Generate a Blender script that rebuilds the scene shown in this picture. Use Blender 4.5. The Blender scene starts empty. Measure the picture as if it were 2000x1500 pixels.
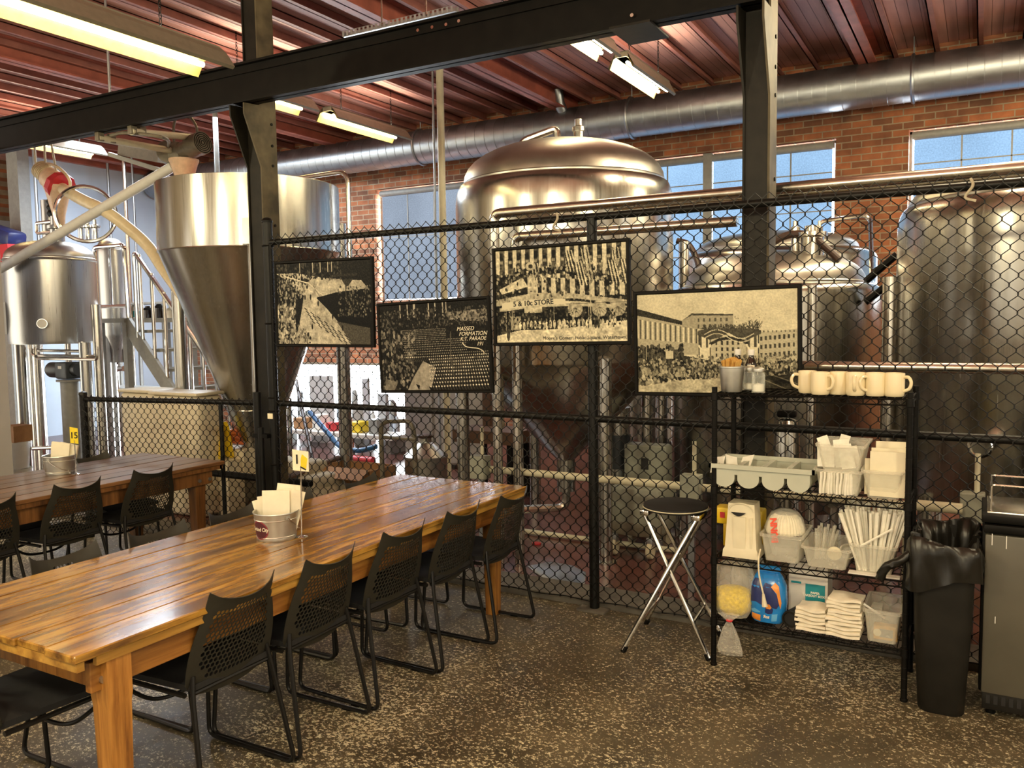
import bpy, bmesh, math, random
import numpy as np
from mathutils import Vector, Matrix
PI = math.pi
rnd = random.Random(7)
scene = bpy.context.scene
col = scene.collection

# ------------------------------------------------------------------ camera
FPX, EYE = 1630.84, 1.75
def cam_matrix(yaw, pitch, roll):
    y, p, r = map(math.radians, (yaw, pitch, roll))
    f = Vector((-math.sin(y) * math.cos(p), math.cos(y) * math.cos(p), -math.sin(p)))
    rt = Vector((math.cos(y), math.sin(y), 0))
    up = rt.cross(f)
    return (rt * math.cos(r) + up * math.sin(r), up * math.cos(r) - rt * math.sin(r), f)
CR, CU, CF = cam_matrix(29.4286, 4.371, -0.8372)
EYEV = Vector((0, 0, EYE))
def at(px, py, x=None, y=None, z=None):
    """the point of a room plane (x=, y= or z=) that was surveyed at a photo pixel"""
    r = CR * ((px - 1000) / FPX) - CU * ((py - 750) / FPX) + CF
    t = x / r.x if x is not None else y / r.y if y is not None else (z - EYE) / r.z
    return EYEV + r * t
def tank_axis(a, b, py, D):
    h = []
    for px in (a, b):
        r = CR * ((px - 1000) / FPX) - CU * ((py - 750) / FPX) + CF
        h.append(Vector((r.x, r.y)).normalized())
    m = (h[0] + h[1]).normalized()
    return m.x * D, m.y * D, D * math.sin(h[0].angle(h[1]) / 2)

# ------------------------------------------------------------------ mesh helpers
org = {}
class MB:
    def __init__(s): s.v, s.f = [], []
    def add(s, vs, fs):
        n = len(s.v)
        s.v += [tuple(p) for p in vs]
        s.f += [tuple(i + n for i in f) for f in fs]
        return s
    def box(s, c, d, rz=0.0, M=None):
        x, y, z = d[0] / 2, d[1] / 2, d[2] / 2
        P = [Vector((a, b, e)) for e in (-z, z) for b in (-y, y) for a in (-x, x)]
        if M is None: M = Matrix.Rotation(rz, 3, 'Z')
        return s.add([M @ p + Vector(c) for p in P], [(0, 2, 3, 1), (4, 5, 7, 6), (0, 1, 5, 4), (2, 6, 7, 3), (0, 4, 6, 2), (1, 3, 7, 5)])
    def bb(s, a, b):
        return s.box([(a[i] + b[i]) / 2 for i in range(3)], [abs(b[i] - a[i]) for i in range(3)])
    def rbox(s, c, d, bev=.005, rz=0.0, seg=2, M=None):
        bm = bmesh.new(); bmesh.ops.create_cube(bm, size=1)
        for v in bm.verts: v.co = Vector((v.co.x * d[0], v.co.y * d[1], v.co.z * d[2]))
        bmesh.ops.bevel(bm, geom=bm.edges[:], offset=bev, segments=seg, profile=.5, affect='EDGES')
        if M is None: M = Matrix.Rotation(rz, 3, 'Z')
        bm.verts.index_update()
        s.add([M @ v.co + Vector(c) for v in bm.verts], [[v.index for v in f.verts] for f in bm.faces])
        bm.free(); return s
    def cyl(s, a, b, r, r2=None, n=16, caps=True):
        return s.tube([a, b], r, n, caps, r2=r2)
    def tube(s, pts, r, n=8, caps=True, closed=False, r2=None, rs=None):
        P = [Vector(p) for p in pts]
        P = [p for i, p in enumerate(P) if i == 0 or (p - P[i - 1]).length > 1e-6]
        m = len(P)
        T = []
        for i in range(m):
            if closed: t = P[(i + 1) % m] - P[i - 1]
            elif i == 0: t = P[1] - P[0]
            elif i == m - 1: t = P[-1] - P[-2]
            else: t = (P[i + 1] - P[i]).normalized() + (P[i] - P[i - 1]).normalized()
            T.append(t.normalized() if t.length > 1e-9 else Vector((0, 0, 1)))
        u = T[0].orthogonal().normalized()
        base = len(s.v)
        for i in range(m):
            u = (u - T[i] * u.dot(T[i]))
            u = u.normalized() if u.length > 1e-6 else T[i].orthogonal().normalized()
            w = T[i].cross(u)
            rr = rs[i] if rs else r if r2 is None else r + (r2 - r) * i / (m - 1)
            for k in range(n):
                a = 2 * PI * k / n
                s.v.append(tuple(P[i] + (u * math.cos(a) + w * math.sin(a)) * rr))
        for i in range(m if closed else m - 1):
            j = (i + 1) % m
            for k in range(n):
                s.f.append((base + i * n + k, base + i * n + (k + 1) % n, base + j * n + (k + 1) % n, base + j * n + k))
        if caps and not closed:
            s.f.append(tuple(base + k for k in range(n))[::-1])
            s.f.append(tuple(base + (m - 1) * n + k for k in range(n)))
        return s
    def lathe(s, prof, c=(0, 0, 0), n=32, M=None):
        base, m = len(s.v), len(prof)
        c = Vector(c)
        for r, z in prof:
            for k in range(n):
                a = 2 * PI * k / n
                p = Vector((max(r, 1e-5) * math.cos(a), max(r, 1e-5) * math.sin(a), z))
                s.v.append(tuple((M @ p if M else p) + c))
        for i in range(m - 1):
            for k in range(n):
                s.f.append((base + i * n + k, base + i * n + (k + 1) % n, base + (i + 1) * n + (k + 1) % n, base + (i + 1) * n + k))
        return s
    def prism(s, poly, d, M):
        """2d outline extruded by d along local z, placed by the 4x4 M"""
        n = len(poly)
        vs = [M @ Vector((x, y, 0)) for x, y in poly] + [M @ Vector((x, y, d)) for x, y in poly]
        return s.add(vs, [tuple(range(n))[::-1], tuple(range(n, 2 * n))] + [(i, (i + 1) % n, n + (i + 1) % n, n + i) for i in range(n)])
    def build(s, name, mat, parent=None, angle=35, base=None):
        me = bpy.data.meshes.new(name)
        off = org[parent] if parent is not None else Vector(base) if base is not None else None
        if off is None:
            A = np.array(s.v); off = Vector((float((A[:, 0].min() + A[:, 0].max()) / 2), float((A[:, 1].min() + A[:, 1].max()) / 2), float(A[:, 2].min())))
        A = np.array(s.v) - np.array(off)
        me.from_pydata(A.tolist(), [], s.f); me.update()
        me.polygons.foreach_set('use_smooth', [True] * len(me.polygons))
        me.set_sharp_from_angle(angle=math.radians(angle))
        if mat is not None: me.materials.append(mat)
        o = bpy.data.objects.new(name, me); col.objects.link(o)
        if parent is not None: o.parent = parent
        else: o.location = off
        org[o] = Vector(off)
        return o
def root(name, label, cat, loc, group=None, kind=None):
    o = bpy.data.objects.new(name, None); col.objects.link(o); o.location = loc
    o.empty_display_size = .1
    org[o] = Vector(loc)
    return tag(o, label, cat, group, kind)
def tag(o, label, cat, group=None, kind=None):
    if label: o['label'] = label
    if cat: o['category'] = cat
    if group: o['group'] = group
    if kind: o['kind'] = kind
    return o
def struct(mb, name, mat, parent=None, angle=35, label=None):
    o = mb.build(name, mat, parent, angle)
    if parent is None: o['kind'] = 'structure'
    if label: o['label'] = label
    return o
def copy_tree(o, parent=None):
    c = o.copy(); col.objects.link(c)
    if parent is not None: c.parent = parent
    for ch in [x for x in kids.get(o, o.children)]: copy_tree(ch, c)
    return c
kids = {}
def text_mesh(txt, size, mat, name, parent, M, shear=0.0, depth=.0006, align='CENTER', bold=0.0, space=1.0):
    cu = bpy.data.curves.new(name, 'FONT'); cu.body = txt; cu.size = size; cu.shear = shear
    cu.extrude = depth; cu.align_x = align; cu.align_y = 'CENTER'; cu.offset = bold; cu.space_line = space; cu.resolution_u = 3
    t = bpy.data.objects.new(name + '_tmp', cu)
    col.objects.link(t)
    me = bpy.data.meshes.new_from_object(t.evaluated_get(bpy.context.evaluated_depsgraph_get()))
    bpy.data.objects.remove(t); bpy.data.curves.remove(cu)
    me.transform(Matrix.Translation(-org[parent]) @ M)
    me.materials.clear(); me.materials.append(mat); me.name = name
    o = bpy.data.objects.new(name, me); col.objects.link(o); o.parent = parent; org[o] = org[parent].copy()
    return o
def frame_m(o, xa, ya):
    """4x4 with local x along xa, local y along ya, origin o"""
    xa = Vector(xa).normalized(); ya = Vector(ya); ya = (ya - xa * ya.dot(xa)).normalized(); za = xa.cross(ya)
    M = Matrix.Identity(4)
    for i in range(3): M[i][0], M[i][1], M[i][2], M[i][3] = xa[i], ya[i], za[i], o[i]
    return M
def arc(c, r, a0, a1, n, ax='xz'):
    out = []
    for i in range(n + 1):
        a = a0 + (a1 - a0) * i / n; p = [c[0], c[1], c[2]]
        I = {'x': 0, 'y': 1, 'z': 2}
        p[I[ax[0]]] += r * math.cos(a); p[I[ax[1]]] += r * math.sin(a); out.append(tuple(p))
    return out
def smooth_path(pts, r=.05, n=5):
    """round the corners of a polyline"""
    P = [Vector(p) for p in pts]; out = [P[0]]
    for i in range(1, len(P) - 1):
        a, b, c = P[i - 1], P[i], P[i + 1]
        d = min(r, (a - b).length * .45, (c - b).length * .45)
        p0, p1 = b + (a - b).normalized() * d, b + (c - b).normalized() * d
        for k in range(n + 1):
            t = k / n; out.append(p0 * (1 - t) ** 2 + b * 2 * t * (1 - t) + p1 * t * t)
    return out + [P[-1]]
def spline(pts, n=8):
    P = [Vector(p) for p in pts]; P = [P[0] * 2 - P[1]] + P + [P[-1] * 2 - P[-2]]; out = []
    for i in range(1, len(P) - 2):
        for k in range(n):
            t = k / n; a, b, c, d = P[i - 1:i + 3]
            out.append(.5 * ((2 * b) + (c - a) * t + (2 * a - 5 * b + 4 * c - d) * t * t + (3 * b - a - 3 * c + d) * t ** 3))
    return out + [P[-2]]

# ------------------------------------------------------------------ materials
def nodes(name):
    m = bpy.data.materials.new(name); m.use_nodes = True
    nt = m.node_tree; return m, nt, nt.nodes['Principled BSDF']
def N(nt, t, **kw):
    n = nt.nodes.new(t)
    for k, v in kw.items():
        if k.startswith('i_'): n.inputs[k[2:].replace('_', ' ')].default_value = v
        else: setattr(n, k, v)
    return n
def ramp(nt, fac, stops, interp='LINEAR'):
    r = nt.nodes.new('ShaderNodeValToRGB'); r.color_ramp.interpolation = interp
    while len(r.color_ramp.elements) < len(stops): r.color_ramp.elements.new(.5)
    for e, (p, c) in zip(r.color_ramp.elements, stops): e.position = p; e.color = (*c, 1) if len(c) == 3 else c
    nt.links.new(fac, r.inputs[0]); return r.outputs['Color']
def coords(nt, scale=(1, 1, 1), loc=(0, 0, 0), rot=(0, 0, 0)):
    tc = nt.nodes.new('ShaderNodeTexCoord'); mp = nt.nodes.new('ShaderNodeMapping')
    nt.links.new(tc.outputs['Object'], mp.inputs[0]); mp.inputs['Scale'].default_value = scale; mp.inputs['Location'].default_value = loc; mp.inputs['Rotation'].default_value = rot
    return mp.outputs[0]
def noise(nt, vec, scale, detail=4, rough=.55):
    n = nt.nodes.new('ShaderNodeTexNoise'); n.inputs['Scale'].default_value = scale; n.inputs['Detail'].default_value = detail; n.inputs['Roughness'].default_value = rough
    nt.links.new(vec, n.inputs['Vector']); return n.outputs['Fac']
def mix(nt, fac, a, b, blend='MIX'):
    n = nt.nodes.new('ShaderNodeMix'); n.data_type = 'RGBA'; n.blend_type = blend
    for s, v in ((n.inputs[0], fac), (n.inputs[6], a), (n.inputs[7], b)):
        if hasattr(v, 'is_linked'): nt.links.new(v, s)
        else: s.default_value = v if isinstance(v, (int, float)) else (*v, 1)
    return n.outputs[2]
def bump(nt, b, h, s=.3, d=.01):
    n = nt.nodes.new('ShaderNodeBump'); n.inputs['Strength'].default_value = s; n.inputs['Distance'].default_value = d
    nt.links.new(h, n.inputs['Height']); nt.links.new(n.outputs[0], b.inputs['Normal'])
def pm(name, c, rough=.5, metal=0.0, var=.12, vs=18, coat=0.0, alpha=None, trans=0.0, bmp=0.0, bs=80, spec=.5, sub=0.0):
    m, nt, b = nodes(name)
    v = coords(nt); f = noise(nt, v, vs, 3)
    lo, hi = [x * (1 - var) for x in c], [min(1, x * (1 + var)) for x in c]
    nt.links.new(ramp(nt, f, [(.3, lo), (.7, hi)]), b.inputs['Base Color'])
    b.inputs['Roughness'].default_value = rough; b.inputs['Metallic'].default_value = metal
    b.inputs['Coat Weight'].default_value = coat; b.inputs['Specular IOR Level'].default_value = spec
    if trans: b.inputs['Transmission Weight'].default_value = trans
    if alpha is not None: b.inputs['Alpha'].default_value = alpha
    if bmp: bump(nt, b, noise(nt, v, bs, 4), bmp, .004)
    return m
def emit(name, c, s):
    m = bpy.data.materials.new(name); m.use_nodes = True; nt = m.node_tree; nt.nodes.clear()
    e = nt.nodes.new('ShaderNodeEmission'); e.inputs[0].default_value = (*c, 1); e.inputs[1].default_value = s
    if 'shade' in name:      # woven cloth of the roller shades
        f = noise(nt, coords(nt, (60, 1, 60)), 1.0, 3); g = noise(nt, coords(nt), 1.3, 2)
        nt.links.new(mix(nt, 1.0, ramp(nt, f, [(.3, [x * .82 for x in c]), (.7, [min(1, x * 1.15) for x in c])]), ramp(nt, g, [(.3, (.8, .8, .8)), (.7, (1.1, 1.1, 1.1))]), 'MULTIPLY'), e.inputs[0])
    o = nt.nodes.new('ShaderNodeOutputMaterial'); nt.links.new(e.outputs[0], o.inputs[0]); return m
def steel(name, c=(.49, .475, .435), rough=.2, streak=(26, 26, .6), amp=.13):
    m, nt, b = nodes(name)
    v = coords(nt, streak); f = noise(nt, v, 3.2, 5, .6)
    b.inputs['Metallic'].default_value = 1
    nt.links.new(ramp(nt, f, [(.25, [x * .86 for x in c]), (.75, [min(1, x * 1.06) for x in c])]), b.inputs['Base Color'])
    rr = nt.nodes.new('ShaderNodeMapRange'); rr.inputs[3].default_value = rough - amp * .5; rr.inputs[4].default_value = rough + amp
    nt.links.new(f, rr.inputs[0]); nt.links.new(rr.outputs[0], b.inputs['Roughness'])
    return m
def film(name, c, alpha, rough=.15):
    """thin translucent plastic: mostly see-through, denser at grazing angles"""
    m, nt, b = nodes(name)
    b.inputs['Base Color'].default_value = (*c, 1); b.inputs['Roughness'].default_value = rough
    f = noise(nt, coords(nt), 22, 4)
    r = nt.nodes.new('ShaderNodeMapRange'); r.inputs[3].default_value = max(0, alpha - .1); r.inputs[4].default_value = min(1, alpha + .12)
    nt.links.new(f, r.inputs[0])
    lw = nt.nodes.new('ShaderNodeLayerWeight'); lw.inputs[0].default_value = .25
    a = N(nt, 'ShaderNodeMath', operation='MULTIPLY_ADD'); nt.links.new(lw.outputs['Facing'], a.inputs[0]); a.inputs[1].default_value = .55; nt.links.new(r.outputs[0], a.inputs[2]); a.use_clamp = True
    t = nt.nodes.new('ShaderNodeBsdfTransparent'); mx = nt.nodes.new('ShaderNodeMixShader')
    nt.links.new(a.outputs[0], mx.inputs[0]); nt.links.new(t.outputs[0], mx.inputs[1]); nt.links.new(b.outputs[0], mx.inputs[2])
    nt.links.new(mx.outputs[0], nt.nodes['Material Output'].inputs[0])
    bump(nt, b, noise(nt, coords(nt), 35, 3), .5, .01)
    return m
def wood(name, w, hues, rough=.2, coat=.3, grain=(26, 1.6, 26), axis=0):
    """boards laid side by side along an axis; grain runs along y"""
    m, nt, b = nodes(name)
    tc = nt.nodes.new('ShaderNodeTexCoord'); sp = nt.nodes.new('ShaderNodeSeparateXYZ'); nt.links.new(tc.outputs['Object'], sp.inputs[0])
    d = N(nt, 'ShaderNodeMath', operation='DIVIDE'); nt.links.new(sp.outputs[axis], d.inputs[0]); d.inputs[1].default_value = w
    fl = N(nt, 'ShaderNodeMath', operation='FLOOR'); nt.links.new(d.outputs[0], fl.inputs[0])
    wn = N(nt, 'ShaderNodeTexWhiteNoise', noise_dimensions='1D'); nt.links.new(fl.outputs[0], wn.inputs['W'])
    ad = N(nt, 'ShaderNodeVectorMath', operation='ADD'); nt.links.new(tc.outputs['Object'], ad.inputs[0]); nt.links.new(wn.outputs['Color'], ad.inputs[1])
    sc = N(nt, 'ShaderNodeVectorMath', operation='MULTIPLY'); nt.links.new(ad.outputs[0], sc.inputs[0]); sc.inputs[1].default_value = grain
    g = noise(nt, sc.outputs[0], 1.0, 7, .62)
    s2 = N(nt, 'ShaderNodeVectorMath', operation='MULTIPLY'); nt.links.new(ad.outputs[0], s2.inputs[0]); s2.inputs[1].default_value = [x * .34 for x in grain]
    g2 = noise(nt, s2.outputs[0], 1.0, 3, .5)
    ca = ramp(nt, g, [(.28, hues[0]), (.42, hues[1]), (.55, hues[2]), (.75, hues[3])])
    cb = ramp(nt, g2, [(.3, [x * .45 for x in hues[1]]), (.5, (1, 1, 1)), (.7, (1, 1, 1))])
    c1 = mix(nt, .75, ca, cb, 'MULTIPLY')
    tint = ramp(nt, wn.outputs['Value'], [(0, (.72, .70, .66)), (1, (1.0, 1.0, 1.0))])
    nt.links.new(mix(nt, 1.0, c1, tint, 'MULTIPLY'), b.inputs['Base Color'])
    rr = nt.nodes.new('ShaderNodeMapRange'); rr.inputs[3].default_value = rough * .7; rr.inputs[4].default_value = rough * 1.5
    nt.links.new(g, rr.inputs[0]); nt.links.new(rr.outputs[0], b.inputs['Roughness'])
    b.inputs['Coat Weight'].default_value = coat; b.inputs['Coat Roughness'].default_value = .12
    bump(nt, b, g, .10, .004)
    return m
def brick(name, c1, c2, mortar):
    m, nt, b = nodes(name)
    tc = nt.nodes.new('ShaderNodeTexCoord'); sp = nt.nodes.new('ShaderNodeSeparateXYZ'); nt.links.new(tc.outputs['Object'], sp.inputs[0])
    cb = nt.nodes.new('ShaderNodeCombineXYZ'); nt.links.new(sp.outputs[0], cb.inputs[0]); nt.links.new(sp.outputs[2], cb.inputs[1])
    t = nt.nodes.new('ShaderNodeTexBrick'); nt.links.new(cb.outputs[0], t.inputs['Vector'])
    t.inputs['Scale'].default_value = 1; t.inputs['Mortar Size'].default_value = .007; t.inputs['Brick Width'].default_value = .213; t.inputs['Row Height'].default_value = .075; t.inputs['Mortar Smooth'].default_value = .15
    t.inputs['Color1'].default_value = (*c1, 1); t.inputs['Color2'].default_value = (*c2, 1); t.inputs['Mortar'].default_value = (*mortar, 1)
    f = noise(nt, coords(nt), 5, 5)
    nt.links.new(mix(nt, 1.0, t.outputs['Color'], ramp(nt, f, [(.3, (.62, .58, .55)), (.7, (1.15, 1.1, 1.0))]), 'MULTIPLY'), b.inputs['Base Color'])
    b.inputs['Roughness'].default_value = .85
    inv = N(nt, 'ShaderNodeMath', operation='SUBTRACT'); inv.inputs[0].default_value = 1; nt.links.new(t.outputs['Fac'], inv.inputs[1])
    bump(nt, b, inv.outputs[0], .6, .008)
    return m
def concrete(name):
    m, nt, b = nodes(name)
    v = coords(nt); big = noise(nt, v, .55, 4); mid = noise(nt, v, 3.5, 6); 
    base = ramp(nt, mid, [(.3, (.050, .041, .026)), (.55, (.090, .073, .044)), (.75, (.135, .108, .064))])
    fl = noise(nt, coords(nt, (1, 1.25, 1), rot=(0, 0, .4)), 62, 5, .74)
    dens = N(nt, 'ShaderNodeMapRange'); nt.links.new(big, dens.inputs[0]); dens.inputs[1].default_value = .3; dens.inputs[2].default_value = .7; dens.inputs[3].default_value = .075; dens.inputs[4].default_value = -.07
    th = N(nt, 'ShaderNodeMath', operation='SUBTRACT'); nt.links.new(fl, th.inputs[0]); nt.links.new(dens.outputs[0], th.inputs[1])
    mk = ramp(nt, th.outputs[0], [(.545, (0, 0, 0)), (.585, (1, 1, 1))])
    pale = ramp(nt, noise(nt, v, 9, 3), [(.3, (.46, .41, .27)), (.7, (.68, .62, .44))])
    nt.links.new(mix(nt, mk, base, pale), b.inputs['Base Color'])
    b.inputs['Roughness'].default_value = .36; b.inputs['Specular IOR Level'].default_value = .45
    nt.links.new(ramp(nt, mid, [(.3, (.28,) * 3), (.7, (.5,) * 3)]), b.inputs['Roughness'])
    bump(nt, b, fl, .12, .004)
    return m
def ribs(name, c, pitch=.1):
    m, nt, b = nodes(name)
    tc = nt.nodes.new('ShaderNodeTexCoord'); sp = nt.nodes.new('ShaderNodeSeparateXYZ'); nt.links.new(tc.outputs['Object'], sp.inputs[0])
    d = N(nt, 'ShaderNodeMath', operation='DIVIDE'); nt.links.new(sp.outputs[0], d.inputs[0]); d.inputs[1].default_value = pitch
    fr = N(nt, 'ShaderNodeMath', operation='FRACT'); nt.links.new(d.outputs[0], fr.inputs[0])
    line = ramp(nt, fr.outputs[0], [(0, (.35,) * 3), (.05, (1,) * 3), (.95, (1,) * 3), (1, (.35,) * 3)])
    f = noise(nt, coords(nt, (6, .5, 1)), 2.0, 5)
    nt.links.new(mix(nt, 1.0, ramp(nt, f, [(.3, [x * .8 for x in c]), (.7, [x * 1.15 for x in c])]), line, 'MULTIPLY'), b.inputs['Base Color'])
    b.inputs['Roughness'].default_value = .5
    bump(nt, b, line, .5, .01)
    return m
M = {}
def setup_materials():
    M['floor'] = concrete('worn_painted_concrete')
    M['redfloor'] = pm('red_brewery_floor', (.115, .046, .037), .25, var=.35, vs=4, bmp=.1, bs=30)
    M['curb'] = pm('grey_curb', (.12, .11, .09), .6, var=.3, vs=9)
    M['brick'] = brick('old_brick', (.42, .150, .065), (.17, .075, .042), (.34, .27, .19))
    M['bluewall'] = pm('pale_blue_wall_paint', (.52, .62, .74), .55, var=.06, vs=2)
    M['whitewall'] = pm('white_wall_paint', (.50, .53, .58), .55, var=.05, vs=2)
    M['greypaint'] = pm('grey_wall_paint', (.44, .43, .43), .6, var=.06, vs=3)
    M['dimwall'] = pm('taproom_wall', (.33, .27, .20), .7, var=.1, vs=3)
    M['deck'] = ribs('red_roof_deck', (.52, .27, .225))
    M['joist'] = pm('red_joist_paint', (.30, .115, .088), .5, var=.2, vs=6)
    M['girder'] = pm('red_girder_paint', (.33, .092, .06), .5, var=.25, vs=5)
    M['black'] = pm('black_steel_paint', (.0042, .0038, .0032), .5, var=.4, vs=9, bmp=.15, bs=25, spec=.14)
    M['colblack'] = pm('worn_black_column_paint', (.010, .0085, .006), .5, var=.6, vs=7, bmp=.15, bs=20, spec=.25)
    M['gusset'] = pm('worn_plate_lit_side', (.085, .068, .038), .5, var=.5, vs=6, spec=.3)  # worn column plate on the lit side, light painted into its colour
    M['fence'] = pm('black_fence_vinyl', (.0055, .0055, .005), .4, var=.3, vs=30, spec=.25)
    M['chair'] = pm('charcoal_chair_plastic', (.024, .0225, .017), .5, var=.1, vs=30, bmp=.05, bs=300, spec=.3)
    M['seat'] = pm('black_seat_pad', (.007, .007, .008), .8, var=.2, vs=60, bmp=.1, bs=400)
    M['tube'] = pm('black_tube_frame', (.007, .0065, .006), .35, var=.2, vs=30, spec=.3)
    M['wood'] = wood('varnished_boards', .1585, [(.06, .027, .008), (.27, .128, .022), (.50, .265, .042), (.64, .40, .085)], .2, .45, grain=(24, 3.4, 24))
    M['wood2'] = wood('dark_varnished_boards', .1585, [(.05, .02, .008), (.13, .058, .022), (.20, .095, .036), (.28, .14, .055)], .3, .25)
    M['woodleg'] = wood('honey_pine', .2, [(.12, .04, .008), (.32, .13, .025), (.46, .21, .045), (.58, .30, .075)], .35, .1, grain=(30, 30, 2.2))
    M['woodrail'] = wood('honey_pine_rail', .3, [(.10, .035, .008), (.27, .105, .02), (.40, .175, .035), (.52, .26, .06)], .35, .1)
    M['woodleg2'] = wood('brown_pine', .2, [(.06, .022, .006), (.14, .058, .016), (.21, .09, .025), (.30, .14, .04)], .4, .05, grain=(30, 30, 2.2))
    M['yellowedge'] = wood('yellow_pine_edge', .3, [(.30, .14, .025), (.50, .26, .05), (.62, .35, .07), (.70, .42, .10)], .35, .1)
    M['steel'] = steel('brushed_tank_steel')
    M['satin'] = steel('satin_dome_steel', (.50, .48, .43), .34, (3, 3, 3), .06)
    M['steel2'] = steel('polished_vessel_steel', (.46, .45, .43), .27)
    M['pipe'] = steel('stainless_pipe', (.60, .57, .51), .2, (6, 6, 6))
    M['chrome'] = steel('chrome_tube', (.72, .71, .68), .12, (6, 6, 6), .05)
    M['galv'] = steel('galvanised_sheet', (.42, .45, .48), .36, (3, 3, 3), .15)
    M['zinc'] = steel('zinc_pail', (.60, .60, .56), .38, (6, 6, 6), .1)
    M['greymetal'] = pm('grey_painted_metal', (.28, .28, .26), .5, var=.1)
    M['greygreen'] = pm('grey_green_box_paint', (.31, .32, .26), .45, var=.06)
    M['cream'] = pm('cream_conduit', (.62, .58, .42), .4, var=.05)
    M['ivory'] = pm('ivory_plastic', (.74, .68, .50), .42, var=.04)
    M['mug'] = pm('cream_glazed_ceramic', (.80, .70, .47), .18, var=.02, coat=.4)
    M['paper'] = pm('white_paper', (.86, .80, .62), .8, var=.03, vs=30)
    M['paper2'] = pm('white_wrapper', (.82, .80, .70), .7, var=.06, vs=40)
    M['cloth'] = pm('white_folded_cloth', (.82, .76, .62), .9, var=.08, vs=25, bmp=.2, bs=60)
    M['greyplas'] = pm('grey_tray_plastic', (.47, .49, .41), .4, var=.03)
    M['hole'] = pm('dark_recess', (.01, .01, .01), .8)
    M['clear'] = film('frosted_clear_plastic', (.85, .83, .72), .22, .25)
    M['bag'] = film('clear_film', (.92, .90, .82), .16, .08)
    M['glass'] = film('clear_glass', (.8, .85, .8), .08, .03)
    M['chips'] = pm('yellow_chips', (.85, .62, .03), .5, var=.25, vs=60)
    M['yellow'] = pm('yellow_plastic', (.80, .56, .02), .4, var=.05)
    M['orange'] = pm('orange_hose', (.62, .16, .05), .45)
    M['red'] = pm('red_plastic', (.55, .03, .04), .4)
    M['darkred'] = pm('maroon_label', (.07, .012, .02), .5)
    M['rim'] = pm('maroon_rim', (.26, .04, .055), .5)
    M['binblack'] = pm('black_bin_plastic', (.011, .010, .008), .5, var=.25, vs=10, bmp=.1, bs=40, spec=.25)
    M['bagblack'] = pm('black_bin_liner', (.010, .009, .007), .3, var=.2, bmp=.3, bs=14, spec=.35)
    M['fridge'] = pm('grey_cooler_door', (.085, .078, .058), .42, var=.14, vs=4)
    M['white'] = pm('white_enamel', (.78, .77, .72), .35, var=.03)
    M['tan'] = pm('tan_packet', (.62, .36, .09), .6, var=.2, vs=50)
    M['bottle'] = pm('dark_syrup_bottle', (.015, .008, .006), .12, var=.1)
    M['blue'] = pm('blue_printed_bag', (.02, .23, .66), .22, var=.2, vs=8, bmp=.3, bs=16)
    M['navy'] = pm('navy_print', (.02, .03, .13), .3)
    M['lightblue'] = pm('light_blue_print', (.13, .42, .75), .3)
    M['printor'] = pm('orange_print', (.75, .28, .05), .35)
    M['teal'] = pm('teal_label', (.01, .25, .30), .5, var=.06)
    M['carton'] = pm('white_carton', (.66, .63, .58), .7, var=.04)
    M['card'] = pm('brown_cardboard', (.36, .19, .085), .8, var=.12)
    M['drum'] = pm('cream_plastic_drum', (.62, .56, .42), .45, var=.08, vs=3)
    M['sack'] = pm('beige_grain_sack', (.42, .37, .27), .85, var=.15, bmp=.3, bs=25)
    M['brown'] = pm('brown_table_paint', (.10, .045, .02), .5)
    M['hopper'] = pm('peach_hopper_plastic', (.72, .50, .33), .4)
    M['pvc'] = pm('white_auger_tube', (.70, .69, .64), .35, var=.06)
    M['pvc2'] = pm('cream_auger_tube', (.74, .62, .40), .35, var=.08)
    M['motor'] = pm('grey_motor', (.16, .14, .10), .4, var=.2)
    M['darkmotor'] = pm('dark_motor', (.03, .035, .04), .4)
    M['rubber'] = pm('dark_rubber_hose', (.05, .022, .014), .5)
    M['bluehose'] = pm('blue_hose', (.03, .16, .42), .4)
    M['ink'] = pm('black_ink', (.01, .01, .01), .6)
    M['script'] = pm('cream_ink', (.80, .74, .58), .6)
    M['redink'] = pm('red_ink', (.72, .06, .02), .5)
    M['lightshell'] = pm('dusty_fixture_shell', (.20, .18, .135), .5)
    M['reflector'] = pm('white_reflector', (.86, .72, .32), .45)
    M['signyel'] = pm('yellow_sign_card', (.78, .62, .02), .6)
    M['signwht'] = pm('cream_sign_card', (.85, .79, .58), .6)
    M['shade'] = emit('daylit_roller_shade', (.36, .58, .86), .66)
    M['shadegrey'] = emit('daylit_grey_shade', (.50, .60, .75), .42)
    M['sky'] = emit('bright_daylight', (.86, .95, 1.0), 20.0)
    M['daygap'] = emit('daylight_gap', (.9, .96, 1.0), 28.0)
    M['tubewarm'] = emit('warm_fluorescent_tube', (1.0, .86, .46), 12)
    M['tubecool'] = emit('fluorescent_tube', (1.0, .93, .62), 22)
setup_materials()
# ================================================================== SETTING
YW, ZD = 10.4, 4.672            # brick wall, underside of the roof deck
struct(MB().bb((-9.5, -4, -.2), (4.2, 4.56, 0)), 'floor', M['floor'])
struct(MB().bb((-18, 4.82, -.2), (4.2, 10.8, 0)).bb((-18, 3.2, -.2), (-9.5, 4.82, 0)), 'floor_brewery', M['redfloor'])
struct(MB().bb((-9.5, 4.56, -.2), (4.2, 4.82, .045)), 'trim_1', M['curb'])
WIN = [(-8.25, -5.21), (-4.57, -1.53), (-.77, 2.27)]
WZ0, WZ1 = 2.06, 3.79
b = MB()
b.bb((-18, YW, 3.79 + .0), (4.2, YW + .3, 4.75))
prev = -18
for x0, x1 in WIN:
    b.bb((prev, YW, WZ0), (x0, YW + .3, WZ1)); prev = x1
b.bb((prev, YW, WZ0), (4.2, YW + .3, WZ1))
DX0, DX1, DZ = -10.42, -7.66, 1.10
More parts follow.
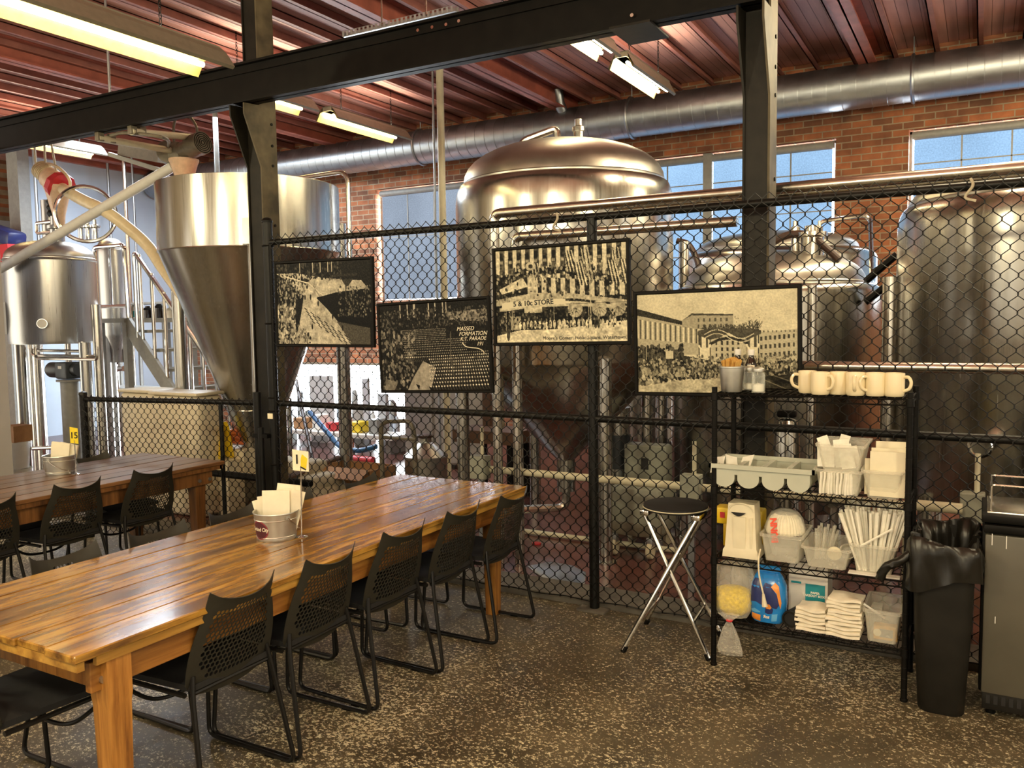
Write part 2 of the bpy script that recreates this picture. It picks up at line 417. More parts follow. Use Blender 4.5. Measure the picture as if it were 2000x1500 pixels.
b.bb((-18, YW, -.1), (DX0, YW + .3, WZ0)); b.bb((DX1, YW, -.1), (4.2, YW + .3, WZ0)); b.bb((DX0, YW, DZ), (DX1, YW + .3, WZ0))
struct(b, 'wall_back', M['brick'])
# taproom walls behind the camera; tall openings added for fill and streaky tank reflections
b = MB(); prev = -9.5
for x0, x1 in ((-8.2, -7.1), (-5.6, -4.7), (-3.4, -2.9), (-1.6, -.4), (.9, 1.5), (2.6, 3.6)):
    b.bb((prev, -4.2, 0), (x0, -4, 4.8)).bb((x0, -4.2, 3.4), (x1, -4, 4.8)).bb((x0, -4.2, 0), (x1, -4, .5)); prev = x1
b.bb((prev, -4.2, 0), (4.2, -4, 4.8)); struct(b, 'wall_front', M['dimwall'])
b = MB(); prev = -4
for y0, y1 in ((-2.6, -1.2), (.4, 1.2), (2.6, 3.2), (5.2, 6.4), (8.0, 9.0)):
    b.bb((4.0, prev, 0), (4.2, y0, 4.8)).bb((4.0, y0, 3.4), (4.2, y1, 4.8)).bb((4.0, y0, 0), (4.2, y1, .5)); prev = y1
b.bb((4.0, prev, 0), (4.2, 10.4, 4.8)); struct(b, 'wall_right', M['dimwall'])
struct(MB().bb((-9.7, -4, 0), (-9.5, -1.5, 4.8)).bb((-9.7, .2, 0), (-9.5, 3.2, 4.8)).bb((-9.7, -1.5, 3.2), (-9.5, .2, 4.8)), 'wall_left', M['dimwall'])
struct(MB().bb((-8.8, 4.1, 0), (-7.95, 4.48, 3.4)), 'wall_stub', M['greypaint'])
struct(MB().bb((-13.25, 7.66, 0), (-13, 10.4, 4.55)), 'wall_partition', M['bluewall'])
struct(MB().bb((-15.2, 3.2, 0), (-15, 10.4, 3.62)), 'wall_far', M['whitewall'])
struct(MB().bb((-15.22, 3.2, 3.62), (-15.0, 10.4, 4.8)), 'wall_far_upper', M['brick'])
# roof: deck, joists and girders belong to the ceiling
ceil = struct(MB().bb((-18, -4.2, ZD), (4.2, 10.75, ZD + .1)), 'ceiling', M['deck'])
k = 0
for i in range(44):
    x = -13.95 + .4068 * i
    zb = 4.575
    j = MB().bb((x - .006, -4, zb), (x + .006, 10.4, ZD)).bb((x - .006, -4, zb), (x + .05, 10.4, zb + .008)).bb((x - .05, -4, ZD - .01), (x + .006, 10.4, ZD))
    struct(j, 'joist', M['joist'], ceil)
for x in (-12.6, -8.68, -4.8, -1.15, 2.6):
    zb = 4.44
    g = MB().bb((x - .008, -4, zb), (x + .008, 10.4, ZD)).bb((x - .09, -4, zb), (x + .09, 10.4, zb + .018)).bb((x - .09, -4, ZD - .02), (x + .09, 10.4, ZD - .002))
    struct(g, 'girder', M['girder'], ceil)
struct(MB().bb((-13.1, 7.6, 4.40), (-12.9, 10.4, 4.56)), 'girder', M['girder'], ceil)
# windows: glass wall behind shades, shades glow with daylight
for n, (x0, x1) in enumerate(WIN):
    w = struct(MB().bb((x0, YW + .14, WZ0 - .03), (x1, YW + .2, WZ0 + .03)).bb((x0, YW + .14, WZ1 - .03), (x1, YW + .2, WZ1)).bb((x0, YW + .14, WZ0), (x0 + .03, YW + .2, WZ1)).bb((x1 - .03, YW + .14, WZ0), (x1, YW + .2, WZ1)), 'window_%d' % (n + 1), M['greymetal'])
    xm = (x0 + x1) / 2
    struct(MB().bb((x0, YW + .21, WZ0), (x1, YW + .22, WZ1)), 'glass', M['daygap'], w)
    if n: struct(MB().bb((xm - .055, YW + .05, WZ0), (xm + .055, YW + .2, WZ1)), 'mullion', M['greymetal'], w)
    spans = [(x0 + .05, xm - .06), (xm + .06, x1 - .05)] if n else [(x0 + .06, x1 - .06)]
    for a, c in spans:
        sz0 = WZ0 + .04
        sh = struct(MB().bb((a, YW + .10, sz0), (c, YW + .105, WZ1 - .09)), 'roller_shade', M['shade'] if n else M['shadegrey'], w)
        struct(MB().cyl((a - .02, YW + .09, WZ1 - .06), (c + .02, YW + .09, WZ1 - .06), .045), 'shade_roller', M['greymetal'], w)
        mt = MB(); q = max(2, round((c - a) / .5))
        for i in range(1, q): mt.bb((a + (c - a) * i / q - .008, YW + .085, sz0), (a + (c - a) * i / q + .008, YW + .098, WZ1 - .1))
        for z in ([3.42, 2.98, 2.52] if n else [3.05]): mt.bb((a, YW + .085, z - .006), (c, YW + .098, z + .006))
        struct(mt, 'muntins', M['greymetal'], w)
d = struct(MB().bb((DX0, YW + .1, -.02), (DX0 + .05, YW + .28, DZ)).bb((DX1 - .05, YW + .1, -.02), (DX1, YW + .28, DZ)).bb((DX0, YW + .1, DZ - .04), (DX1, YW + .28, DZ)), 'door_1', M['greymetal'])
struct(MB().bb((DX0, YW + .25, 0), (DX1, YW + .27, DZ)), 'daylight_opening', M['sky'], d)
# ================================================================== TIMBERLESS FRAME: columns, beam, ducts, lights
BZ0, BZ1 = 3.38, 3.665
def column(x0, x1, label):
    t = root('steel_column', label, 'column', ((x0 + x1) / 2, 4.73, 0))
    y0, y1 = 4.65, 4.815
    s = MB().bb((x0, y0 + .012, .04), (x1, y1 - .012, 4.7))
    s.build('shaft', M['colblack'], t)
    for x, mt in ((x0 - .006, 'colblack'), (x1 + .006, 'gusset')):
        p = MB().prism([(y0, .04), (y1, .04), (y1, 4.6), (y0, 4.6), (y0, BZ0), (y0 - .15, BZ0 - .01), (y0 - .15, BZ0 - .09), (y0, 2.93)][::-1], .012, frame_m((x - .006, 0, 0), (0, 1, 0), (0, 0, 1)))
        p.build('side_plate', M[mt], t)
        for z in (3.26, 3.1, 2.95, 2.5):
            MB().cyl((x - .012, y1 - .05, z), (x + .012, y1 - .05, z), .011, n=10).build('bolt', M['black'], t)
    MB().bb((x0 - .06, y0 - .05, .04), (x1 + .06, y1 + .05, .065)).build('base_plate', M['colblack'], t)
    return t
column(-4.90, -4.77, 'black steel column with a bolted gusset, beside the end post of the fence')
column(-1.152, -1.03, 'black steel column behind the fence, right of the four framed prints')
bm_ = root('steel_beam', 'long black steel beam running overhead from the far left to the right column', 'beam', (-4.5, 4.58, BZ0))
b = MB().bb((-10.5, 4.56, BZ0), (-1.03, 4.575, BZ1)).bb((-10.5, 4.51, BZ0), (-1.03, 4.63, BZ0 + .016)).bb((-10.5, 4.51, BZ1 - .016), (-1.03, 4.63, BZ1)).bb((-10.5, 4.545, BZ1 - .07), (-1.03, 4.56, BZ1 - .016))
b.build('beam_body', M['black'], bm_)
p = at(1228, 58, y=4.5)
MB().bb((p.x - .11, 4.48, BZ0 - .012), (p.x + .13, 4.80, BZ0)).build('splice_plate', M['colblack'], bm_)
for px, py in ((820, 61), (848, 55), (875, 50), (900, 43), (1237, 32)):
    q = at(px, py, y=4.56); MB().cyl((q.x, 4.55, min(q.z, BZ1 - .03)), (q.x, 4.535, min(q.z, BZ1 - .03)), .011, n=8).build('bolt', M['chrome'], bm_)
# slotted strut hung above the beam
t = root('strut_channel', 'slotted steel strut hung above the black beam', 'bracket', at(780, 40, y=4.9))
a, c = at(672, 70, y=4.9), at(892, 16, y=4.9)
zz = (a.z + c.z) / 2
s = MB().bb((a.x, 4.88, zz - .02), (c.x, 4.925, zz - .017)).bb((a.x, 4.88, zz - .02), (a.x + .004, 4.925, zz + .02)).bb((a.x, 4.88, zz + .018), (c.x, 4.882, zz + .021)).bb((a.x, 4.922, zz - .02), (c.x, 4.925, zz + .021))
n = 26
for i in range(n): s.bb((a.x + (c.x - a.x) * (i + .0) / n, 4.88, zz - .02), (a.x + (c.x - a.x) * (i + .45) / n, 4.883, zz + .02))
s.build('channel', M['galv'], t)
for x in (a.x + .35, c.x - .25): MB().cyl((x, 4.9, zz), (x, 4.9, 4.74), .006, n=6).build('hanger_rod', M['pipe'], t)
# spiral duct
t = root('spiral_duct', 'large spiral-wound grey duct along the top of the brick wall', 'duct', (-5, 10.0, 4.0))
DY, DZc, DR = 10.02, 4.24, .235
s = MB().cyl((-12.9, DY, DZc), (3.9, DY, DZc), DR, n=40, caps=True)
s.build('duct_body', M['galv'], t)
r_ = MB(); x = -12.8
while x < 3.8:
    r_.tube([(x + .02 * math.sin(0), DY + (DR + .002) * math.cos(a_), DZc + (DR + .002) * math.sin(a_)) for a_ in [2 * PI * k / 24 for k in range(24)]], .004, 4, closed=True); x += .15
sm = r_.build('seams', M['galv'], t)
for px in (1235, 1783, 822):
    x = at(px, 220, y=DY).x
    h = MB().tube([(x, DY + (DR + .006) * math.cos(a_), DZc + (DR + .006) * math.sin(a_)) for a_ in [2 * PI * k / 32 for k in range(32)]], .02, 6, closed=True)
    h.build('hanger_band', M['galv'], t); MB().cyl((x, DY - .02, DZc + DR), (x, DY - .02, 4.74), .008, n=6).build('hanger_rod', M['galv'], t)
x = at(1083, 238, y=9.6).x
MB().tube([(x - .02, 10.02, 4.3), (x - .03, 9.8, 4.5), (x - .04, 9.75, 4.74)], .07, 12).build('branch_duct', M['galv'], t)

# ---- hanging fluorescent fixtures
def fixture(x, y0, y1, z, w, label, warm=True, tubes=2, chain=True):
    t = root('fluorescent_fixture', label, 'ceiling light', (x, (y0 + y1) / 2, z))
    h = w / 2
    prof = [(-h, -.085), (-h + .02, -.10), (-h * .55, -.01), (-.05, 0), (.05, 0), (h * .55, -.01), (h - .02, -.10), (h, -.085), (h * .6, .01), (.06, .05), (-.06, .05), (-h * .6, .01)]
    pr = [(p_, q_) for p_, q_ in prof]
    inner = prof[1:7]; outer = [prof[0]] + prof[:0:-1][:5] + []
    shell = MB(); refl = MB()
    for i in range(len(inner) - 1):
        (x0_, z0_), (x1_, z1_) = inner[i], inner[i + 1]
        refl.add([(x + x0_, y0, z + z0_), (x + x1_, y0, z + z1_), (x + x1_, y1, z + z1_), (x + x0_, y1, z + z0_)], [(0, 1, 2, 3)])
    top = [prof[1], prof[0], prof[11], prof[10], prof[9], prof[8], prof[7], prof[6]]
    for i in range(len(top) - 1):
        (x0_, z0_), (x1_, z1_) = top[i], top[i + 1]
        shell.add([(x + x0_, y0, z + z0_), (x + x1_, y0, z + z1_), (x + x1_, y1, z + z1_), (x + x0_, y1, z + z0_)], [(3, 2, 1, 0)])
    shell.bb((x - .065, y0 + .01, z + .0), (x + .065, y1 - .01, z + .055))
    shell.build('shell', M['lightshell'], t); refl.build('reflector', M['reflector'], t)
    for sx in ([-.06, .06] if tubes == 2 else [0]):
        MB().cyl((x + sx * w / .33, y0 + .04, z - .045), (x + sx * w / .33, y1 - .04, z - .045), .017, n=10).build('tube', M['tubewarm' if warm else 'tubecool'], t)
    for y in (y0 + .18 * (y1 - y0), y1 - .15 * (y1 - y0)):
        ch = MB(); zz = z + .05; k = 0
        while zz < ZD - .03:
            L = .042
            ax = (1, 0) if k % 2 else (0, 1)
            ch.tube([(x + ax[0] * .009 * math.cos(a_), y + ax[1] * .009 * math.cos(a_), zz + L / 2 + (L / 2) * math.sin(a_)) for a_ in [2 * PI * q / 10 for q in range(10)]], .003, 5, closed=True)
            zz += L * .82; k += 1
        ch.build('chain', M['black'], t)
    return t
fixture(-4.37, 1.2, 3.90, 3.47, .36, 'long glowing fluorescent fixture hung at the upper left in front of the black beam')
fixture(-2.98, 5.95, 7.12, 4.16, .26, 'short fluorescent fixture with two bare tubes, nearer of the pair right of centre', False)
fixture(-2.98, 7.42, 8.62, 4.16, .26, 'short fluorescent fixture with two bare tubes, farther of the pair right of centre', False)
fixture(-6.6, 5.95, 7.18, 4.17, .34, 'fluorescent fixture half hidden by the left column')
fixture(-6.62, 7.5, 8.92, 4.17, .34, 'fluorescent fixture just right of the left column, ending near the brick wall')
fixture(-10.7, 5.6, 7.45, 4.17, .40, 'distant fluorescent fixture below the beam at far left, above the pale blue wall')
# vertical pipes
def vpipe(px, py, Y, r, label, mat, z0=0.0, z1=ZD, name='vertical_pipe'):
    p = at(px, py, y=Y)
    return tag(MB().cyl((p.x, Y, z0), (p.x, Y, z1), r, n=14).build(name, M[mat]), label, 'pipe')
vpipe(862, 300, 7.6, .04, 'thick cream pipe dropping from the ceiling in front of the grey-shaded window', 'cream')
vpipe(848, 300, 7.62, .012, 'thin conduit dropping beside the thick cream pipe', 'galv')
vpipe(423, 300, 7.4, .03, 'grey pipe rising behind the cone-bottomed tank to the ceiling', 'greymetal', 2.4)
vpipe(213, 150, 4.59, .011, 'thin rod hanging from the ceiling to the black beam at upper left', 'galv', BZ1, name='hanging_rod')
vpipe(242, 330, 8.6, .03, 'tall pale pipe in front of the blue wall, left of the cone-bottomed tank', 'pipe')
vpipe(210, 330, 9.0, .022, 'slim grey pipe in front of the blue wall, nearest the round metal hoop', 'galv')
vpipe(258, 330, 9.2, .02, 'slim pipe in front of the blue wall, farthest right', 'galv')
p = at(36, 400, x=-12.9)
t = root('grey_column', 'grey square column with a conduit at the edge of the pale blue wall', 'column', (-12.86, 7.59, 0))
MB().bb((-13.0, 7.5, 0), (-12.72, 7.68, 4.57)).build('column_shaft', M['greymetal'], t)
MB().tube(smooth_path([(-12.68, 7.74, 4.57), (-12.68, 7.74, 2.75), (-12.5, 7.74, 2.62), (-12.2, 7.74, 2.95)], .1), .025, 8).build('conduit', M['galv'], t)
# ================================================================== DINING FURNITURE
def table(name, label, x0, x1, y0, y1, zt, mt, ml, mr, me, legs_in, seed):
    r = random.Random(seed)
    t = root(name, label, 'table', ((x0 + x1) / 2, (y0 + y1) / 2, 0))
    b = MB(); n = 6; w = (x1 - x0) / n
    for i in range(n):
        e0, e1 = r.uniform(0, .014), r.uniform(0, .012)
        dz = r.uniform(-.0012, .0012)
        b.rbox((x0 + w * (i + .5), (y0 + e0 + y1 - e1) / 2, zt - .013 + dz), (w - .003, y1 - e1 - y0 - e0, .026), .004, seg=1)
    b.build('tabletop', M[mt], t)
    z = zt - .026
    for a, c in (((x0 + .012, y0 + .08, z - .03), (x0 + .03, y1 - .02, z)), ((x1 - .03, y0 + .08, z - .03), (x1 - .012, y1 - .02, z))):
        MB().bb(a, c).build('edge_board', M[me], t)
    for a, c in (((x0 + .012, y0 + .015, z - .03), (x1 - .012, y0 + .04, z)), ((x0 + .012, y1 - .04, z - .03), (x1 - .012, y1 - .015, z))):
        MB().bb(a, c).build('edge_board', M[me], t)
    z -= .03; za = z - .10
    for sx in (x0 + .05, x1 - .075):
        MB().rbox((sx + .0125, (y0 + y1) / 2, (z + za) / 2), (.03, y1 - y0 - .16, z - za), .003, seg=1).build('apron', M[mr], t)
    for sy in (y0 + .11, y1 - .14):
        MB().rbox(((x0 + x1) / 2, sy + .015, (z + za) / 2), (x1 - x0 - .14, .03, z - za), .003, seg=1).build('apron', M[ml], t)
    for sx, i in ((x0 + .10, 0), (x1 - .062, 1)):
        for sy in (y0 + .16, y1 - .17):
            if i and sy > (y0 + y1) / 2: sxx = x1 - legs_in
            else: sxx = sx
            b = MB(); h0, h1 = .032, .041
            zs = [(0, h0), (z - .16, h1), (z - .13, h1 + .003), (z, h1 + .003)]
            vs = []
            for zz, h in zs: vs += [(sxx - h, sy - h, zz), (sxx + h, sy - h, zz), (sxx + h, sy + h, zz), (sxx - h, sy + h, zz)]
            fs = [(3, 2, 1, 0), (12, 13, 14, 15)]
            for k in range(3):
                for q in range(4): fs.append((k * 4 + q, k * 4 + (q + 1) % 4, k * 4 + 4 + (q + 1) % 4, k * 4 + 4 + q))
            b.add(vs, fs); b.build('leg', M[ml], t, angle=20)
    for sy in (y0 + .12, y0 + .2, y1 - .2, y1 - .11):
        MB().cyl((x1 - .05, sy, za + .035), (x1 - .038, sy, za + .035), .013, n=10).build('bolt', M['zinc'], t)
    return t
TZ, TZ2 = .755, .745
table('long_table', 'long glossy honey-coloured plank table in the foreground', -3.315, -2.36, 1.475, 4.36, TZ, 'wood', 'woodleg', 'woodrail', 'yellowedge', .155, 3)
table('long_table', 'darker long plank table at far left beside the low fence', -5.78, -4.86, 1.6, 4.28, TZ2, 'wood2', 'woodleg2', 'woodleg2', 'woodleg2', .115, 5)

def chair_back():
    W, H, p = .40, .375, .0198
    bm = bmesh.new()
    dy = p * math.sqrt(3) / 2
    rows = int(H / dy) + 3
    cache = {}
    def V(x, y):
        k = (round(x, 5), round(y, 5))
        if k not in cache: cache[k] = bm.verts.new((x, y, 0))
        return cache[k]
    R = p / math.sqrt(3)
    for j in range(rows):
        for i in range(-14, 15):
            cx, cy = i * p + (p / 2 if j % 2 else 0), j * dy
            if abs(cx) > W / 2 + p: continue
            hexa = [(cx + R * math.cos(PI / 6 + k * PI / 3), cy + R * math.sin(PI / 6 + k * PI / 3)) for k in range(6)]
            o = [V(*q) for q in hexa]
            u, w = cx / (W / 2), cy / H
            hole = abs(u) < .77 and .15 < w < .875 - .10 * u * u and not (w < .24 and abs(u) > .62)
            if hole:
                q = .80
                inn = [bm.verts.new((cx + (x - cx) * q, cy + (y - cy) * q, 0)) for x, y in hexa]
                for k in range(6): bm.faces.new((o[k], o[(k + 1) % 6], inn[(k + 1) % 6], inn[k]))
            else: bm.faces.new(o)
    for co, no in (((W / 2, 0, 0), (1, 0, 0)), ((-W / 2, 0, 0), (-1, 0, 0)), ((0, 0, 0), (0, -1, 0)), ((0, H, 0), (0, 1, 0))):
        bmesh.ops.bisect_plane(bm, geom=bm.verts[:] + bm.edges[:] + bm.faces[:], plane_co=co, plane_no=no, clear_outer=True)
    for v in bm.verts:
        u, w = v.co.x / (W / 2), v.co.y / H
        hw = .195 * (1 - w) + .152 * w + .022 * math.sin(min(1, w * 1.25) * PI) - .03 * max(0, .12 - w) * 8
        z = .425 + .375 * w - .034 * (1 - u * u) * w ** 4 - .020 * (1 - u * u) * (1 - w) ** 2 + .012 * max(0, abs(u) - .8) * 5 * w ** 6
        x = .105 * (1 - w) ** .8 - .035 * (1 - u * u) * (.4 + .6 * w) + .018
        v.co = Vector((x, u * hw, z))
    bmesh.ops.recalc_face_normals(bm, faces=bm.faces[:])
    bmesh.ops.solidify(bm, geom=bm.faces[:], thickness=.0035)
    bmesh.ops.recalc_face_normals(bm, faces=bm.faces[:])
    bm.verts.index_update()
    m = MB(); m.add([v.co.copy() for v in bm.verts], [[v.index for v in f.verts] for f in bm.faces]); bm.free()
    return m
def make_chair():
    t = root('stacking_chair', 'x', 'chair', (0, 0, 0))
    chair_back().build('backrest', M['chair'], t, angle=50)
    s = MB()
    n = 10; g = []
    for i in range(n + 1):
        for j in range(n + 1):
            u, v = i / n, j / n * 2 - 1
            x = .095 + .42 * u; hw = .205 - .02 * (1 - u)
            zz = .462 - .010 * (1 - v * v) * math.sin(u * PI) - .018 * max(0, u - .85) ** 1 * 4 + .006 * (1 - u)
            g.append((x, v * hw, zz))
    m = n + 1
    s.add(g + [(x, y, z - .022) for x, y, z in g], [(i * m + j, (i + 1) * m + j, (i + 1) * m + j + 1, i * m + j + 1) for i in range(n) for j in range(n)] +
          [(m * m + i * m + j, m * m + i * m + j + 1, m * m + (i + 1) * m + j + 1, m * m + (i + 1) * m + j) for i in range(n) for j in range(n)])
    rim = [i * m for i in range(m)] + [n * m + j for j in range(1, m)] + [i * m + n for i in range(n - 1, -1, -1)] + [j for j in range(n - 1, 0, -1)]
    s.f += [(rim[(k + 1) % len(rim)], rim[k], rim[k] + m * m, rim[(k + 1) % len(rim)] + m * m) for k in range(len(rim))]
    s.build('seat', M['seat'], t, angle=50)
    for sg in (-1, 1):
        P = [(.10, sg * .175, .50), (.088, sg * .188, .42), (.012, sg * .222, .012), (.505, sg * .222, .012), (.475, sg * .205, .432), (.12, sg * .195, .432)]
        MB().tube(smooth_path(P, .045, 5), .0095, 8).build('side_frame', M['tube'], t)
        MB().rbox((.15, sg * .222, .006), (.05, .018, .012), .003, seg=1).build('glide', M['black'], t)
    MB().tube([(.10, -.187, .436), (.10, .187, .436)], .009, 8).build('crossbar', M['tube'], t)
    MB().tube(spline([(.455, -.203, .40), (.40, -.12, .33), (.385, 0, .315), (.40, .12, .33), (.455, .203, .40)], 5), .008, 8).build('crossbar', M['tube'], t)
    return t
chair0 = make_chair()
used = []
def chair(x, y, rz, label, group):
    c = copy_tree(chair0) if used else chair0
    used.append(c); c.location = (x, y, 0); c.rotation_euler = (0, 0, math.radians(rz)); c['label'] = label; c['group'] = group
bpy.context.view_layer.update()
chairs_todo = [
    (-2.325, 2.125, 180, 'black perforated chair on the right side of the honey table, nearest the camera', 0),
    (-2.315, 2.59, 181, 'second black chair from the camera along the right side of the honey table', 0),
    (-2.30, 3.075, 178, 'third and middle black chair along the right side of the honey table', 0),
    (-2.275, 3.545, 180, 'fourth black chair along the right side of the honey table, next to the farthest one', 0),
    (-2.225, 3.985, 181, 'farthest black chair on the right side of the honey table, close to the fence', 0),
    (-2.935, 1.345, 90, 'black chair at the head of the honey table, its seat alone showing at lower left', 0),
    (-3.405, 2.10, 2, 'grey-lit chair top on the far side of the honey table, nearest the camera', 0),
    (-3.39, 2.55, -1, 'second chair top from the left on the far side of the honey table', 0),
    (-3.39, 3.00, 1, 'chair top just left of the napkin pail on the far side of the honey table', 0),
    (-3.385, 3.42, 0, 'chair top just right of the napkin pail on the far side of the honey table', 0),
    (-3.34, 3.96, 2, 'farthest chair top on the far side of the honey table, near the cardboard box', 0),
    (-4.80, 3.64, 180, 'black chair on the near side of the dark table, closest to the black column', 1),
    (-4.80, 3.10, 180, 'middle of the three black chairs on the near side of the dark table', 1),
    (-4.785, 2.56, 180, 'black chair cut by the left photo edge, near side of the dark table', 1),
    (-5.82, 3.83, 0, 'chair top behind the napkin pail on the far side of the dark table', 1),
    (-5.86, 3.02, 2, 'chair top cut by the left photo edge, far side of the dark table', 1)]
GR = ['chairs around the honey table', 'chairs around the dark table']
for x, y, a, l, g in chairs_todo: chair(x, y, a, l, GR[g])

# ---- napkin pails
def pail(c, r0, r1, h, label, withlabel, twist):
    t = root('napkin_pail', label, 'pail', c)
    z = c[2]
    pr = [(0, .004), (r0 - .004, .004), (r0, 0), (r0 + .002, .006), (r0 + (r1 - r0) * .13, h * .13), (r0 + (r1 - r0) * .15 + .002, h * .15), (r0 + (r1 - r0) * .17, h * .17), (r0 + (r1 - r0) * .74, h * .74), (r0 + (r1 - r0) * .76 + .002, h * .76), (r0 + (r1 - r0) * .78, h * .78), (r1, h - .004), (r1 + .004, h - .001), (r1 + .003, h + .003), (r1 - .002, h), (r0 - .003, .008), (0, .008)]
    MB().lathe(pr, c, 40).build('pail_body', M['zinc'], t)
    a = math.radians(twist)
    hp = [(math.cos(a + s * 1.45) * (r1 + .004), math.sin(a + s * 1.45) * (r1 + .004), h * (.86 - .62 * math.cos(s * PI / 2) ** .8)) for s in [-1 + i / 8 for i in range(17)]]
    MB().tube([(c[0] + x, c[1] + y, z + q) for x, y, q in hp], .0022, 6).build('handle', M['pipe'], t)
    for s in (-1, 1):
        q = a + s * 1.45
        MB().box((c[0] + math.cos(q) * (r1 - .001), c[1] + math.sin(q) * (r1 - .001), z + h * .86), (.006, .024, .014), rz=q).build('handle_ear', M['zinc'], t)
    if withlabel:
        a0 = math.radians(withlabel)
        def on(u, v, lift):
            zz = h * .43 + v; rr = r0 + (r1 - r0) * zz / h + lift; q = a0 + u / rr
            return (c[0] + rr * math.cos(q), c[1] + rr * math.sin(q), z + zz)
        for nm, ru, rv, mt, lift in (('label_rim', .050, .044, 'rim', .0012), ('label', .045, .039, 'darkred', .0018)):
            m = MB(); N_ = 36
            ring = [[on(0, 0, lift)]] + [[on(ru * k / 4 * math.cos(2 * PI * i / N_), rv * k / 4 * math.sin(2 * PI * i / N_), lift) for i in range(N_)] for k in (1, 2, 3, 4)]
            vs = [p for q in ring for p in q]; fs = [(0, 1 + i, 1 + (i + 1) % N_) for i in range(N_)]
            for k in range(3): fs += [(1 + k * N_ + i, 1 + (k + 1) * N_ + i, 1 + (k + 1) * N_ + (i + 1) % N_, 1 + k * N_ + (i + 1) % N_) for i in range(N_)]
            m.add(vs, fs); m.build(nm, M[mt], t)
        M0 = Matrix.Translation((0, 0, 0))
        tx = text_mesh('Garland City', .025, M['script'], 'label_lettering', t, Matrix.Translation(c), shear=.25, depth=0, bold=.0006)
        for v in tx.data.vertices:
            p = on(v.co.x * .78, v.co.y + .004, .0026); v.co = Vector(p) - org[t]
    return t
def napkin(c, ax, up, w, h, name, label, group, cat='napkin', mat='paper', curl=.006, d=.004):
    ax, up = Vector(ax).normalized(), Vector(up).normalized(); nn = ax.cross(up)
    m = MB(); n = 5; g = []
    for i in range(n + 1):
        for j in range(n + 1):
            u, v = i / n - .5, j / n
            g.append(Vector(c) + ax * (u * w) + up * (v * h) + nn * (curl * math.sin(u * 3 + v * 4) + curl * .5 * math.cos(v * 7)))
    k = n + 1
    fs = [(i * k + j, (i + 1) * k + j, (i + 1) * k + j + 1, i * k + j + 1) for i in range(n) for j in range(n)]
    rim = [i * k for i in range(k)] + [n * k + j for j in range(1, k)] + [i * k + n for i in range(n - 1, -1, -1)] + [j for j in range(n - 1, 0, -1)]
    o = k * k
    m.add([tuple(p) for p in g] + [tuple(p + nn * d) for p in g], [f[::-1] for f in fs] + [tuple(q + o for q in f) for f in fs] + [(rim[q], rim[(q + 1) % len(rim)], rim[(q + 1) % len(rim)] + o, rim[q] + o) for q in range(len(rim))])
    ob = m.build(name, M[mat]); return tag(ob, label, cat, group)
pc = at(525, 1056, z=TZ); pc = Vector((pc.x - .005, pc.y + .055, TZ))
pail(pc, .088, .101, .128, 'zinc pail with a maroon oval label, holding napkins on the honey table', -97, 69)
vx = Vector((CR.x, CR.y, 0)).normalized(); vd = Vector((-vx.y, vx.x, 0))
for i, (dx, dd, rot, h, w) in enumerate([(-.035, .03, .26, .135, .10), (-.015, .01, .12, .15, .11), (.004, -.012, -.01, .175, .125), (.03, .035, -.14, .195, .11), (.045, .015, -.24, .175, .10)]):
    ax = vx * math.cos(rot) - Vector((0, 0, 1)) * -math.sin(rot); up = Vector((0, 0, 1)) * math.cos(rot) - vx * math.sin(rot) + vd * .05
    lab = ['folded white napkin fanned farthest left in the labelled pail', 'second folded white napkin from the left in the labelled pail', 'broad folded white napkin facing the camera in the labelled pail', 'tallest folded white napkin, rearmost in the labelled pail', 'folded white napkin leaning farthest right in the labelled pail'][i]
    napkin(pc + vx * dx + vd * dd + Vector((0, 0, .05)), ax, up, w, h, 'paper_napkin', lab, 'napkins in the labelled pail')
pc2 = at(101, 928, z=TZ2); pc2 = Vector((pc2.x, pc2.y + .06, TZ2))
pail(pc2, .088, .103, .128, 'plain zinc pail holding napkins on the dark table', None, 10)
for i, (dx, rot, h) in enumerate([(-.01, -.16, .165), (.02, -.24, .155)]):
    ax = vx * math.cos(rot) + Vector((0, 0, 1)) * math.sin(rot); up = Vector((0, 0, 1)) * math.cos(rot) - vx * math.sin(rot)
    napkin(pc2 + vx * dx + vd * (.02 + .025 * i) + Vector((0, 0, .05)), ax, up, .12, h, 'paper_napkin', ['front block of napkins leaning in the plain pail on the dark table', 'rear block of napkins leaning in the plain pail on the dark table'][i], 'napkins in the plain pail', d=.02)
# ---- table number stands
def number_stand(base, h, tilt, digits, label, yellow):
    t = root('table_number_stand', label, 'table number', base)
    x, y, z = base
    MB().lathe([(0, 0), (.029, 0), (.030, .003), (.02, .005), (.006, .008), (0, .012)], base, 24).build('base', M['chrome'], t)
    top = Vector((x, y, z + h)) + vx * tilt
    MB().cyl((x, y, z + .006), top, .0032, n=8).build('stem', M['chrome'], t)
    f = -vd
    up = Vector((0, 0, 1)); ax = (vx - vd * .15).normalized()
    M4 = frame_m(top + up * .0 - ax * .0, ax, up)
    cw, chh = (.078, .098) if not yellow else (.06, .11)
    m = MB().prism([(-cw / 2, -.02), (cw / 2, -.02 - .006), (cw / 2, chh - .03), (-cw / 2, chh - .02)], .002, M4)
    m.build('number_card', M['signwht' if not yellow else 'signyel'], t)
    if not yellow:
        MB().prism([(.0, -.004), (.026, -.014), (.034, .036), (.008, .056), (.002, .036)], .003, M4).build('yellow_panel', M['signyel'], t)
        text_mesh(digits, .060, M['ink'], 'number', t, M4 @ Matrix.Translation((-.017, .030, .0036)), bold=.0012)
        MB().prism([(-.003, -.006), (.024, -.020), (.027, -.014), (.0, .0)], .0042, M4).build('black_trim', M['ink'], t)
    else:
        text_mesh(digits, .06, M['ink'], 'number', t, M4 @ Matrix.Translation((0, .03, .0032)), bold=.001)
    return t
